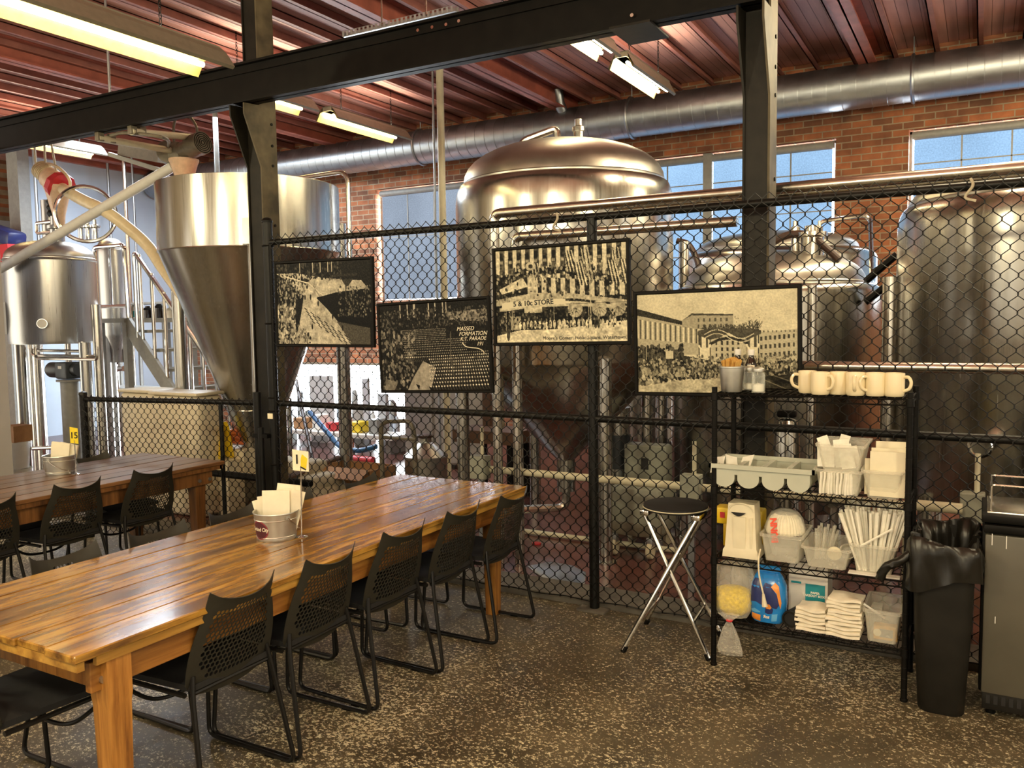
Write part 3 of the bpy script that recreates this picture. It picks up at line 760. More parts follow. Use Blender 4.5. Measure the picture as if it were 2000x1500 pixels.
number_stand(at(589, 1049, z=TZ), .335, .008, '1', 'slim table stand with a cream number card, on the honey table', False)
number_stand(at(149, 926, z=TZ2), .235, .0, '15', 'slim table stand with a yellowish number card, on the dark table', True)
# ================================================================== CHAIN-LINK FENCES
FY = 4.50
def chainlink(A, B, z0, z1, pw, ph, r, knuckle=True):
    """woven wires zig-zagging between neighbours along the line A-B"""
    A, B = Vector((*A, 0)), Vector((*B, 0)); L = (B - A).length; d = (B - A) / L; nn = Vector((-d.y, d.x, 0))
    m = MB(); h = pw / 2; K = int(L / h); J = int((z1 - z0) / (ph / 2))
    for k in range(K):
        pts = []
        for j in range(J + 1):
            odd = (j + k) % 2; s = (k + odd) * h; z = z1 - j * ph / 2
            if z < z0 - .02: break
            off = .004 if odd else -.004
            e = .005 if odd else -.005
            if j == 0:
                pts += [A + d * (s + e * 2) + nn * off + Vector((0, 0, z + .004)), A + d * s + nn * off + Vector((0, 0, z - .006))] if False else [A + d * s + nn * off + Vector((0, 0, z))]
            else:
                pts += [A + d * (s + e * .3) + nn * off * .3 + Vector((0, 0, z + .0065)), A + d * (s + e * .3) + nn * off + Vector((0, 0, z - .0065))]
        m.tube(pts, r, 4, caps=False)
    return m
t = root('chain_link_fence', 'tall black chain-link fence with pipe rails, carrying the framed prints', 'fence', (-2.0, FY, 0))
chainlink((-4.54, FY), (.62, FY), .02, 2.398, .0725, .0865, .0027).build('wire_mesh', M['fence'], t, angle=60)
MB().cyl((-4.58, FY + .03, 2.345), (.9, FY + .03, 2.345), .022, n=14).build('top_rail', M['fence'], t)
MB().cyl((-4.58, FY + .03, 1.16), (-2.0, FY + .03, 1.16), .022, n=14).build('middle_rail', M['fence'], t)
MB().cyl((-2.0, FY + .03, 1.16), (.9, FY + .03, 1.155), .022, n=14).build('middle_rail', M['fence'], t)
bw = MB()
bw.tube([(-4.5 + .1 * i, FY + .015, .055 + .006 * math.sin(i * 1.7)) for i in range(52)], .004, 5)
bw.build('tension_wire', M['fence'], t)
for x, r, h, nm in ((-4.60, .036, 2.49, 'end_post'), (-2.005, .030, 2.335, 'line_post'), (.72, .03, 2.335, 'line_post')):
    y = FY + .03
    MB().cyl((x, y, 0), (x, y, h), r, n=18).build(nm, M['fence'], t)
    if nm == 'end_post':
        MB().lathe([(.040, 0), (.042, .012), (.03, .03), (.008, .038), (0, .038)], (x, y, h), 18).build('post_cap', M['fence'], t)
        for z in (.25, .7, 1.1, 1.2, 1.75, 2.32):
            MB().tube([(x + .04 * math.cos(a), y + .04 * math.sin(a), z) for a in [2 * PI * k / 16 for k in range(16)]], .006, 6, closed=True).build('band', M['black'], t)
        MB().bb((x + .045, FY - .004, .05), (x + .062, FY + .0, 2.33)).build('tension_bar', M['black'], t)
    else:
        MB().bb((x - .09, y - .07, 0), (x + .09, y + .07, .012)).build('foot_plate', M['curb'], t)
for px, py in ((1093, 432), (1900, 362)):
    p = at(px, py, y=FY)
    MB().tube(spline([(p.x - .01, FY - .02, 2.375), (p.x, FY - .03, 2.34), (p.x - .03, FY - .025, 2.29), (p.x + .015, FY - .02, 2.27)], 5), .007, 5).build('twisted_tie', M['sack'], t)
st_ = MB().bb((-4.625, FY - .012, 1.045), (-4.575, FY - .0065, 1.085)).build('paper_sticker', M['signwht'], t)
# gate bundle of dark pipes beside the end post
t = root('gate_post', 'dark round gate post standing beside the black column, left of the tall fence', 'post', (-4.74, 4.50, 0))
MB().cyl((-4.74, 4.50, 0), (-4.74, 4.50, 1.24), .03, n=14).build('post', M['fence'], t)
MB().cyl((-4.68, 4.47, 0), (-4.68, 4.47, .98), .022, n=12).build('gate_stile', M['fence'], t)
for z in (.3, .9): MB().bb((-4.76, 4.46, z), (-4.61, 4.52, z + .03)).build('hinge', M['black'], t)
# low fence running off to the left
A_, B_ = (-6.44, 4.20), (-4.76, 4.50)
t = root('low_chain_link_fence', 'waist-high black chain-link fence behind the dark table', 'fence', ((A_[0] + B_[0]) / 2, (A_[1] + B_[1]) / 2, 0))
chainlink(A_, B_, .03, 1.19, .0625, .078, .0026).build('wire_mesh', M['fence'], t, angle=60)
MB().cyl((A_[0], A_[1] + .03, 1.155), (B_[0], B_[1] + .03, 1.155), .021, n=12).build('top_rail', M['fence'], t)
MB().cyl((A_[0], A_[1] + .03, 0), (A_[0], A_[1] + .03, 1.19), .032, n=14).build('end_post', M['fence'], t)
MB().lathe([(.036, 0), (.03, .02), (0, .03)], (A_[0], A_[1] + .03, 1.19), 14).build('post_cap', M['fence'], t)
MB().cyl((-5.1, 4.47, 0), (-5.1, 4.47, 1.15), .016, n=10).build('brace_post', M['fence'], t)

# ================================================================== FRAMED PRINTS (drawn procedurally)
class Canvas:
    def __init__(s, w, h, c): s.w, s.h = w, h; s.a = np.full((h, w), c, float); s.Y, s.X = np.mgrid[0:h, 0:w]; s.X = s.X / w; s.Y = s.Y / h; s.r = np.random.RandomState(5)
    def poly(s, P, c):
        m = np.zeros((s.h, s.w), bool); n = len(P)
        for i in range(n):
            (x0, y0), (x1, y1) = P[i], P[(i + 1) % n]
            if y0 == y1: continue
            cnd = ((s.Y >= min(y0, y1)) & (s.Y < max(y0, y1)))
            m ^= cnd & (s.X < x0 + (s.Y - y0) * (x1 - x0) / (y1 - y0))
        s.a[m] = c; return m
    def rect(s, x0, y0, x1, y1, c): s.a[int(y0 * s.h):max(int(y0 * s.h) + 1, int(y1 * s.h)), int(x0 * s.w):max(int(x0 * s.w) + 1, int(x1 * s.w))] = c
    def line(s, x0, y0, x1, y1, t, c):
        dx, dy = x1 - x0, (y1 - y0) * s.h / s.w; L = math.hypot(dx, dy) + 1e-9
        px, py = s.X - x0, (s.Y - y0) * s.h / s.w
        u = np.clip((px * dx + py * dy) / L ** 2, 0, 1)
        s.a[np.hypot(px - u * dx, py - u * dy) < t] = c
    def ell(s, x, y, rx, ry, c): s.a[((s.X - x) / rx) ** 2 + ((s.Y - y) / ry) ** 2 < 1] = c
    def noise(s, k, amp, mask=None):
        g = s.r.rand(int(s.h / k) + 3, int(s.w / k) + 3); yi, xi = s.Y * s.h / k, s.X * s.w / k
        y0, x0 = yi.astype(int), xi.astype(int); fy, fx = yi - y0, xi - x0
        v = (g[y0, x0] * (1 - fx) + g[y0, x0 + 1] * fx) * (1 - fy) + (g[y0 + 1, x0] * (1 - fx) + g[y0 + 1, x0 + 1] * fx) * fy
        v = (v - .5) * amp; s.a += v if mask is None else v * mask
    def crowd(s, f, n, lo, hi, size=.006):
        k = 0
        while k < n:
            x, y = s.r.rand(2)
            if f(x, y): s.ell(x, y, size * s.r.uniform(.6, 1.3), size * s.r.uniform(.8, 2.2) * s.w / s.h, s.r.uniform(lo, hi)); k += 1
W_, H_ = 300, 204
def pic_street():
    c = Canvas(W_, H_, .06)
    c.poly([(.0, .12), (.2, .12), (.55, .2), (.9, .24), (.98, .35), (.62, .42), (.44, .42), (.85, 1.0), (.18, 1), (.25, .7), (.3, .4), (.1, .2)], .62)
    c.noise(9, .28, (c.a > .3)); c.noise(3, .16, (c.a > .3))
    c.poly([(.43, .43), (.64, .37), (1, .33), (1, 1), (.9, 1)], .03)
    c.poly([(.64, .72), (.98, .80), (.98, 1), (.80, 1)], .22)
    c.crowd(lambda x, y: x < .28 + .1 * math.sin(y * 8) and y > .2, 420, .0, .55, .008)
    c.crowd(lambda x, y: x < .2 and y > .5, 130, .3, .75, .010)
    c.crowd(lambda x, y: y < .22 and x < .7, 260, 0, .25, .008)
    c.crowd(lambda x, y: x > .66 and .3 < y < .66, 200, .03, .42, .006)
    for x in (.26, .4, .48, .56, .6): c.rect(x, 0, x + .008, .13, .65)
    for r_ in range(5):
        for i in range(7):
            x, y = .30 + .07 * i + .02 * r_, .55 + .04 * r_ + .055 * i
            if x < .5 + .45 * (y - .4) + .12: c.line(x, y, x + .03, y + .03, .004, .1)
    for x, y in ((.31, .42), (.37, .42), (.45, .5), (.6, .66), (.7, .8), (.38, .78)): c.ell(x, y, .008, .035, .08)
    c.line(.1, .16, .35, .25, .004, .8); c.line(.35, .25, .5, .4, .004, .75); c.line(.47, .42, .4, .28, .002, .2)
    c.rect(.62, .16, .86, .19, .12); c.line(.75, .22, .74, .42, .006, .15); c.poly([(.70, .22), (.82, .22), (.77, .3), (.74, .3)], .15)
    c.noise(2, .12); return c.a
def pic_massed():
    c = Canvas(W_, H_, .07)
    c.rect(0, 0, 1, .1, .06)
    for x in (.20, .27, .33, .34, .47, .53, .6, .63): c.rect(x, .0, x + .012, .16, .6)
    c.poly([(.62, .12), (1, .10), (1, .24), (.78, .22), (.66, .2)], .45); c.noise(4, .2, (c.a > .3))
    c.crowd(lambda x, y: .06 < y < .28, 520, .0, .34, .006)
    c.crowd(lambda x, y: x < .34 and y > .3, 320, .0, .5, .010)
    c.poly([(.40, .66), (.52, .74), (.46, 1.0), (.24, 1.0), (.3, .85)], .50); c.poly([(.03, .86), (.15, .9), (.11, 1), (.03, 1)], .38); c.noise(6, .18, (c.a > .33))
    y = .30; k = 0
    while y < 1.0:
        dxs = .012 + .022 * (y - .3) ** 1.1; x = (.22 if y < .62 else .46) + (k % 2) * dxs / 2
        while x < .99:
            yy = y - .06 * (x - .5) * (y - .2)
            if not (x > .62 and .40 > yy > .28) and not (x > .80 and yy < .56):
                s = .0028 + .0045 * (y - .3)
                c.ell(x, yy, s, s * 1.5, .45 + .45 * (y > .6) * c.r.rand() + .15 * c.r.rand())
                if y > .6: c.line(x, yy + .012, x + .014, yy + .05, .0022, .22)
            x += dxs
        y += .018 + .045 * (y - .3); k += 1
    for x, y, q in ((.32, .92, 1), (.44, .95, -1), (.2, .7, 1), (.05, .6, 1)): c.poly([(x, y), (x + .04, y + .02), (x + .03, y + .08)], .03)
    c.line(.665, .34, .655, .62, .004, .28); c.line(.655, .62, .68, .85, .004, .24)
    c.noise(2, .10); return c.a
def pic_corner():
    c = Canvas(W_, H_, .10)
    c.rect(0, 0, 1, .30, .20)
    for i in range(15):
        x = .01 + i * .068; w = .030; c.poly([(x, 0), (x + w, 0), (x + w - .004, .26 + .010 * i), (x, .25 + .010 * i)], .72)
        c.rect(x + w + .004, .03, x + .062, .11, .05); c.rect(x + w + .006, .12, x + .060, .15, .5)
    c.poly([(0, .30), (.25, .20), (.55, .21), (1, .36), (1, .44), (.55, .28), (.25, .27), (0, .40)], .06)
    c.poly([(.03, .42), (.22, .30), (.26, .40), (.05, .47)], .70)
    c.poly([(.26, .28), (.34, .28), (.34, .52), (.26, .52)], .66)
    for i in range(9):
        x = .37 + i * .072; c.poly([(x, .30 + .012 * i), (x + .034, .305 + .012 * i), (x + .036, .53), (x, .52)], .68)
    c.poly([(0, .53), (.3, .47), (.6, .49), (1, .58), (1, .62), (.6, .54), (.3, .54), (0, .60)], .60)
    c.poly([(.03, .62), (.3, .56), (.62, .57), (1, .64), (1, .67), (.62, .62), (.3, .62), (.03, .66)], .64)
    c.rect(.0, .66, 1, .83, .06)
    c.poly([(.23, .62), (.37, .62), (.37, .68), (.23, .68)], .66)
    for x in (.62, .80, .93): c.ell(x, .655, .055, .085, .55); [c.line(x + .05 * math.cos(a), .66 + .075 * math.sin(a), x, .64, .002, .25) for a in (.4, .9, 1.5, 2.2, 2.8)]
    c.rect(0, .60, 1, .605, .1)
    c.poly([(0, .92), (.2, .86), (.5, .86), (1, .78), (1, 1), (0, 1)], .72); c.noise(12, .22, (c.Y > .84)); c.noise(3, .18, (c.Y > .84))
    for x in (.08, .13, .46, .6, .72, .735, .88): c.line(x, .60 if x != .735 else .25, x, .86, .003, .62)
    c.rect(.12, .72, .20, .86, .5); c.rect(.2, .70, .22, .86, .1)
    for i in range(26): x = .16 + .03 * i + .01 * c.r.rand(); c.ell(x, .80 + .02 * c.r.rand(), .010, .045, .58 + .2 * c.r.rand())
    c.ell(.095, .90, .014, .08, .12); c.ell(.50, .83, .014, .075, .7); c.ell(.535, .83, .014, .08, .66); c.ell(.77, .80, .012, .06, .2); c.ell(.79, .80, .010, .06, .25)
    for x, y in ((.66, .03), (.9, .05), (.70, .2), (.28, .16)):
        for i in range(6): c.line(x + .012 * i, y, x + .02 + .012 * i, y + .18, .0035, .62 if i % 2 else .12)
    c.crowd(lambda x, y: .17 < y < .30 + .1 * x and x > .1, 150, .1, .7, .008)
    c.crowd(lambda x, y: .66 < y < .84, 200, .02, .5, .006); c.crowd(lambda x, y: .24 < y < .56, 160, .05, .6, .007)
    for x in (.55, .62, .86, .95): [c.line(x + .01 * i, .05 + .25 * (x > .6) * .5, x + .03 + .012 * i, .26 + .15 * (x > .6), .004, .7 if i % 2 else .1) for i in range(6)]
    c.ell(.285, .185, .04, .045, .6); c.ell(.285, .185, .018, .022, .1)
    c.noise(7, .22); c.noise(3, .22); c.poly([(.05, .565), (.30, .535), (.55, .545), (.55, .60), (.30, .60), (.05, .635)], .74); return c.a
def pic_arch():
    c = Canvas(W_, H_, .70)
    c.noise(40, .10); c.noise(14, .10, (c.X + (1 - c.Y) > 1.15))
    c.poly([(0, .14), (.15, .21), (.44, .36), (.44, .62), (0, .60)], .56); c.poly([(0, .14), (.15, .21), (.44, .345), (.44, .37), (.14, .26), (0, .21)], .13)
    for i in range(26): x = .005 + i * .0166; y = .25 + .30 * x; c.rect(x, y, x + .008, y + .20 - .15 * x, .18 if i % 2 else .80)
    c.poly([(.30, .27), (.36, .21), (.62, .23), (.62, .38), (.30, .34)], .52); c.poly([(.30, .275), (.36, .205), (.62, .225), (.62, .24), (.36, .225)], .2)
    for j in range(2):
        for i in range(6): c.rect(.40 + .035 * i, .26 + .06 * j, .413 + .035 * i, .295 + .06 * j, .25)
    c.poly([(.68, .42), (1, .38), (1, .72), (.68, .70)], .60)
    for j in range(3):
        for i in range(11): c.rect(.70 + .027 * i, .46 + .08 * j - .003 * i, .713 + .027 * i, .50 + .08 * j - .003 * i, .18)
    for i in range(12): c.rect(.70 + .025 * i, .395 + .0, .708 + .025 * i, .415, .3)
    c.rect(.46, .45, .68, .68, .62)
    for j in range(3):
        for i in range(5): c.rect(.51 + .034 * i, .49 + .06 * j, .523 + .034 * i, .525 + .06 * j, .15)
    for x in (.405, .70):
        c.rect(x, .38, x + .075, .72, .16); c.rect(x + .006, .385, x + .069, .72, .74); c.rect(x + .006, .385, x + .020, .55, .22); c.rect(x + .046, .385, x + .060, .55, .22)
    c.poly([(.47, .50), (.53, .455), (.59, .44), (.65, .455), (.71, .50), (.71, .53), (.65, .485), (.59, .47), (.53, .485), (.47, .53)], .12)
    c.poly([(.395, .385), (.44, .365), (.59, .36), (.72, .365), (.785, .385), (.785, .42), (.71, .47), (.64, .45), (.59, .405), (.54, .45), (.47, .47), (.395, .42)], .22)
    for k in range(4):
        pts = [(.44 + .30 * i / 14, .40 + .018 * k + .045 * math.sin(i / 14 * PI * 2 + PI)) for i in range(15)]
        for a, b in zip(pts, pts[1:]): c.line(*a, *b, .0022, .75 if k % 2 else .15)
    for x in (.44, .735): [c.line(x + .035 * math.cos(a), .52 + .05 * math.sin(a), x + .035 * math.cos(a + .3), .52 + .05 * math.sin(a + .3), .005, .78) for a in [.2 * q for q in range(15)]]
    for i in range(120): x = .45 + .33 * c.r.rand(); c.line(x, .37, x + .02 * c.r.randn(), .32 + .04 * c.r.rand() - (.05 * c.r.rand() if x > .7 else 0), .002, .12 + .2 * c.r.rand())
    c.poly([(0, .60), (.12, .56), (.3, .62), (.5, .68), (.75, .70), (1, .66), (1, .86), (.6, .84), (.3, .86), (0, .92)], .14)
    c.crowd(lambda x, y: .60 + .1 * min(1, x * 2.2) < y < .86, 900, .0, .62, .0065)
    c.crowd(lambda x, y: .74 < y < .92 and x < .3, 160, .1, .68, .010)
    c.crowd(lambda x, y: .52 < y < .66 and x < .3, 160, .05, .3, .009); c.crowd(lambda x, y: .62 < y < .74 and x > .35, 260, .2, .7, .006); c.rect(.19, .58, .24, .66, .66); c.line(.06, .45, .06, .66, .003, .6)
    c.poly([(0, .94), (.3, .87), (.62, .85), (.62, 1), (0, 1)], .60); c.poly([(.62, .85), (1, .80), (1, 1), (.62, 1)], .13); c.noise(10, .25, (c.Y > .86)); c.noise(3, .2, (c.Y > .82) & (c.X < .65))
    c.line(.8, .86, .98, .98, .003, .4); c.line(.86, .82, 1, .9, .003, .35); c.poly([(.62, .9), (.76, .88), (.78, .95), (.63, .97)], .5)
    for i in range(14): c.ell(.62 + .2 * c.r.rand(), .22 + .12 * c.r.rand(), .004, .004, .3)
    c.noise(2, .12); return c.a
def printmat():
    m, nt, b = nodes('old_photograph_print')
    at_ = N(nt, 'ShaderNodeVertexColor', layer_name='Print'); nt.links.new(at_.outputs[0], b.inputs['Base Color'])
    b.inputs['Roughness'].default_value = .45; b.inputs['Specular IOR Level'].default_value = .15
    return m
M['print'] = printmat()
def framed(px, art, label, tone, yaw=0.0):
    P = [at(*p, y=FY - .04) for p in px]
    x0 = (P[0].x + P[3].x) / 2; x1 = (P[1].x + P[2].x) / 2; z1 = (P[0].z + P[1].z) / 2; z0 = (P[2].z + P[3].z) / 2
    tilt = ((P[1].z - P[0].z) + (P[2].z - P[3].z)) / 2 / (x1 - x0)
    t = root('framed_print', label, 'picture', ((x0 + x1) / 2, FY - .02, z0), 'framed prints on the fence')
    cx, cz = (x0 + x1) / 2, (z0 + z1) / 2; w, h = x1 - x0, z1 - z0
    R3 = Matrix.Rotation(-math.atan(tilt), 3, 'Y')
    Y1, Y0 = FY - .008, FY - .034
    T = lambda x, y, z: tuple(R3 @ Vector((x, 0, z)) + Vector((cx, y, cz)))
    f = MB(); e = .021
    prof = [(0, Y1), (0, Y0 + .004), (.004, Y0), (e - .006, Y0), (e, Y0 + .008), (e, Y1)]
    cs = [(-w / 2, -h / 2, 1, 1), (w / 2, -h / 2, -1, 1), (w / 2, h / 2, -1, -1), (-w / 2, h / 2, 1, -1)]
    vs = [T(a + sa * q, y, b + sb * q) for a, b, sa, sb in cs for q, y in prof]; k = len(prof)
    f.add(vs, [(i * k + j, ((i + 1) % 4) * k + j, ((i + 1) % 4) * k + j + 1, i * k + j + 1) for i in range(4) for j in range(k - 1)])
    f.build('frame', M['black'], t, angle=25)
    MB().add([T(-w / 2 + .004, Y1, -h / 2 + .004), T(w / 2 - .004, Y1, -h / 2 + .004), T(w / 2 - .004, Y1, h / 2 - .004), T(-w / 2 + .004, Y1, h / 2 - .004)], [(0, 3, 2, 1)]).build('backing', M['card'], t)
    a = np.clip(art(), .02, .95)
    hh, ww = a.shape; iw, ih = w - 2 * e + .004, h - 2 * e + .004
    g = MB()
    g.v = [T(-iw / 2 + iw * i / (ww - 1), Y0 + .009, ih / 2 - ih * j / (hh - 1)) for j in range(hh) for i in range(ww)]
    g.f = [(j * ww + i, (j + 1) * ww + i, (j + 1) * ww + i + 1, j * ww + i + 1) for j in range(hh - 1) for i in range(ww - 1)]
    o = g.build('print', M['print'], t)
    ca = o.data.color_attributes.new('Print', 'FLOAT_COLOR', 'POINT')
    q = a.reshape(-1); lin = q ** 1.9
    c4 = np.stack([lin * tone[0], lin * tone[1], lin * tone[2], np.ones_like(lin)], 1).astype('f')
    ca.data.foreach_set('color', c4.reshape(-1))
    TM = lambda u, v: frame_m(T(-iw / 2 + iw * u, Y0 + .0075, ih / 2 - ih * v), R3 @ Vector((1, 0, 0)), R3 @ Vector((0, 0, 1)))
    return t, TM
framed(((533, 511), (726, 500), (728, 679), (537, 677)), pic_street, 'leftmost framed print, an aerial street parade beside a dark triangular roof', (1.08, 1.0, .78))
t, TM = framed(((735, 593), (955, 577), (960, 768), (740, 768)), pic_massed, 'framed print of massed marching rows with handwriting, second from the left', (1.06, .98, .80))
text_mesh('MASSED', .036, M['script'], 'handwriting', t, TM(.80, .315), shear=.3)
text_mesh('FORMATION', .036, M['script'], 'handwriting', t, TM(.865, .372), shear=.3)
text_mesh('K.T. PARADE', .034, M['script'], 'handwriting', t, TM(.865, .428), shear=.3)
text_mesh('191', .034, M['script'], 'handwriting', t, TM(.925, .488), shear=.3)
sw = [(-.085, .03), (-.06, .005), (-.02, -.004), (.03, -.01), (.065, -.026), (.075, -.04)]
MM = TM(.87, .52)
MB().tube(spline([MM @ Vector((x, y, .001)) for x, y in sw], 5), .0028, 5).build('handwriting', M['script'], t)
t, TM = framed(((960, 485), (1229, 464), (1229, 673), (962, 676)), pic_corner, 'highest framed print, a corner store building hung with flags', (1.12, 1.04, .74))
text_mesh('5 & 10c STORE', .043, M['ink'], 'store_sign', t, TM(.30, .578) @ Matrix.Rotation(.03, 4, 'Z'), bold=.001)
text_mesh("Moore's Corner, Public Square, Watertown, N.", .030, M['ink'], 'caption', t, TM(.705, .957))
framed(((1238, 567), (1568, 557), (1562, 775), (1236, 775)), pic_arch, 'largest framed print, a draped street arch and crowd under a pale sky, rightmost', (1.12, 1.04, .72))
# ================================================================== WIRE SHELF UNIT AND WHAT STANDS ON IT
SX0, SX1, SY0, SY1 = -1.143, -.272, 4.055, 4.42
SZ = [.243, .556, .912, 1.378]
t = root('wire_shelf_unit', 'black four-tier wire shelf unit standing in front of the fence', 'shelf', ((SX0 + SX1) / 2, (SY0 + SY1) / 2, 0))
for x in (SX0, SX1):
    for y in (SY0, SY1):
        p = MB().cyl((x, y, 0), (x, y, SZ[3] + .03), .0135, n=14)
        for i in range(26): p.tube([(x + .0138 * math.cos(a), y + .0138 * math.sin(a), .06 + .05 * i) for a in [2 * PI * k / 12 for k in range(12)]], .0012, 4, closed=True)
        p.build('post', M['black'], t)
        MB().lathe([(.013, 0), (.017, .003), (.017, .012), (.013, .016)], (x, y, 0), 12).build('foot', M['black'], t)
for z in SZ:
    s = MB(); n = 27
    for y in (SY0, SY1):
        s.cyl((SX0, y, z - .004), (SX1, y, z - .004), .0042, n=6).cyl((SX0, y, z - .030), (SX1, y, z - .030), .0042, n=6)
        zig = [(SX0 + .012 + (SX1 - SX0 - .024) * i / 34, y, z - .006 - .022 * (i % 2)) for i in range(35)]; s.tube(zig, .0026, 5)
    for x in (SX0, SX1):
        s.cyl((x, SY0, z - .004), (x, SY1, z - .004), .0042, n=6).cyl((x, SY0, z - .030), (x, SY1, z - .030), .0042, n=6)
        s.tube([(x, SY0 + .012 + (SY1 - SY0 - .024) * i / 14, z - .006 - .022 * (i % 2)) for i in range(15)], .0026, 5)
    for i in range(1, n): s.cyl((SX0 + (SX1 - SX0) * i / n, SY0, z), (SX0 + (SX1 - SX0) * i / n, SY1, z), .0022, n=5)
    for y in (SY0 + .12, SY0 + .24): s.cyl((SX0, y, z - .005), (SX1, y, z - .005), .003, n=5)
    s.build('wire_shelf', M['black'], t)
    for x in (SX0, SX1):
        for y in (SY0, SY1): MB().lathe([(.0145, 0), (.019, .002), (.017, .038), (.0145, .04)], (x, y, z - .036), 14).build('collar', M['black'], t)
Z1, Z2, Z3, Z4 = [z + .003 for z in SZ]
def X(px, py, Y=4.12): return at(px, py, y=Y).x
def Zat(px, py, Y=4.12): return at(px, py, y=Y).z
def basket(name, label, cat, x0, x1, y0, y1, z, h, flare, mat, lip=.008, group=None):
    t = root(name, label, cat, ((x0 + x1) / 2, (y0 + y1) / 2, z), group)
    f = flare
    def ring(e, zz): return [(x0 + f - e, y0 + f - e, zz), (x1 - f + e, y0 + f - e, zz), (x1 - f + e, y1 - f + e, zz), (x0 + f - e, y1 - f + e, zz)]
    def rr(e, zz, r=.018, n=4):
        a0, a1, b0, b1 = x0 + f - e, x1 - f + e, y0 + f - e, y1 - f + e; out = []
        for cx, cy, s in ((a1 - r, b1 - r, 0), (a0 + r, b1 - r, 1), (a0 + r, b0 + r, 2), (a1 - r, b0 + r, 3)):
            out += [(cx + r * math.cos(PI / 2 * (s + k / n)), cy + r * math.sin(PI / 2 * (s + k / n)), zz) for k in range(n + 1)]
        return out
    th = .0025
    L = [rr(-.012, z + .003), rr(0, z), rr(f * .9, z + h * .9), rr(f * .9 + lip, z + h * .9), rr(f + lip, z + h), rr(f, z + h), rr(f - th, z + h), rr(0 - th, z + .004), rr(-.02, z + .004)]
    m = MB(); k = len(L[0])
    vs = [p for r_ in L for p in r_]
    fs = [(i * k + j, i * k + (j + 1) % k, (i + 1) * k + (j + 1) % k, (i + 1) * k + j) for i in range(len(L) - 1) for j in range(k)]
    fs += [tuple(range(k))[::-1], tuple(range((len(L) - 1) * k, len(L) * k))]
    m.add(vs, fs); m.build('basket_body', M[mat], t, angle=40)
    return t
# top tier
bx = X(1429, 765, 4.14)
def small_pail(x, y, z):
    t = root('small_metal_pail', 'small grey metal pail stuffed with tan packets on the top tier', 'pail', (x, y, z))
    MB().lathe([(0, .003), (.047, .003), (.049, 0), (.051, .006), (.062, .118), (.0655, .120), (.0655, .126), (.061, .127), (.048, .008), (0, .008)], (x, y, z), 36).build('pail_body', M['zinc'], t)
small_pail(bx, 4.14, Z4)
for i in range(9):
    a = -.5 + i * .125; q = rnd.uniform(-.02, .02)
    lab = ['leftmost tan packet in the small pail', 'second tan packet from the left in the small pail', 'third tan packet from the left in the small pail', 'fourth tan packet from the left in the small pail', 'middle tan packet in the small pail', 'fourth tan packet from the right in the small pail', 'third tan packet from the right in the small pail', 'second tan packet from the right in the small pail', 'rightmost tan packet in the small pail'][i]
    napkin((bx + a * .05, 4.14 + q, Z4 + .088), (.55, .8, .1), (math.sin(a * .5) * .8, 0, 1), .04, .082 - .03 * abs(a), 'sugar_packet', lab, 'tan packets in the small pail', 'packet', 'tan', .002, .003)
def jar(x, y, z, r, h, label, fill):
    t = root('glass_jar', label, 'jar', (x, y, z))
    MB().lathe([(0, .004), (r - .003, .004), (r, 0), (r, h * .8), (r * .85, h * .95), (r * .88, h), (r * .82, h), (r * .8, h * .94), (r - .003, h * .78), (r - .004, .006), (0, .006)], (x, y, z), 28).build('jar_body', M['glass'], t)
    MB().lathe([(0, .006), (r - .005, .006), (r - .005, h * fill), (0, h * fill + .006)], (x, y, z), 24).build('sugar', M['paper2'], t)
    MB().lathe([(r * .9, h - .004), (r * .93, h), (r * .9, h + .012), (r * .5, h + .02), (0, h + .02)], (x, y, z), 24).build('lid', M['zinc'], t)
jar(X(1481, 765, 4.12), 4.12, Z4, .032, .105, 'fluted glass jar with white sugar in front of the dark bottle', .38)
jar(X(1462, 762, 4.26), 4.26, Z4, .03, .10, 'glass jar half hidden behind the small metal pail', .3)
def bottle(x, y, label, lab):
    t = root('syrup_bottle', label, 'bottle', (x, y, Z4))
    MB().lathe([(0, .002), (.026, 0), (.029, .005), (.029, .125), (.022, .145), (.013, .165), (.013, .18), (0, .18)], (x, y, Z4), 24).build('bottle_body', M['bottle'], t)
    MB().lathe([(.016, .172), (.017, .176), (.017, .198), (.014, .202), (0, .202)], (x, y, Z4), 20).build('cap', M['white'], t)
    if lab:
        m = MB(); n = 8
        vs = [(x + .0296 * math.cos(-PI / 2 + .2 + .9 * (i / n - .5)), 4.28 * 0 + y + .0296 * math.sin(-PI / 2 + .2 + .9 * (i / n - .5)), Z4 + z) for z in (.115, .15 - .03 + .005) for i in range(n + 1)]
        vs = [(x + .0296 * math.cos(-PI / 2 + .2 + 1.3 * (i / n - .5)), y + .0296 * math.sin(-PI / 2 + .2 + 1.3 * (i / n - .5)), Z4 + z) for z in (.085, .123) for i in range(n + 1)]
        m.add(vs, [(i, i + 1, n + 2 + i, n + 1 + i) for i in range(n)]); m.build('label', M['script'], t)
        text_mesh('E', .03, M['redink'], 'label_lettering', t, frame_m((x + .008, y - .031, Z4 + .104), (1, .2, 0), (0, 0, 1)), bold=.002)
bottle(X(1467, 715, 4.32), 4.32, 'dark bottle with a white cap and white label behind the jar', True)
bottle(X(1441, 715, 4.36), 4.36, 'dark bottle almost hidden behind the tan packets, white cap showing', False)
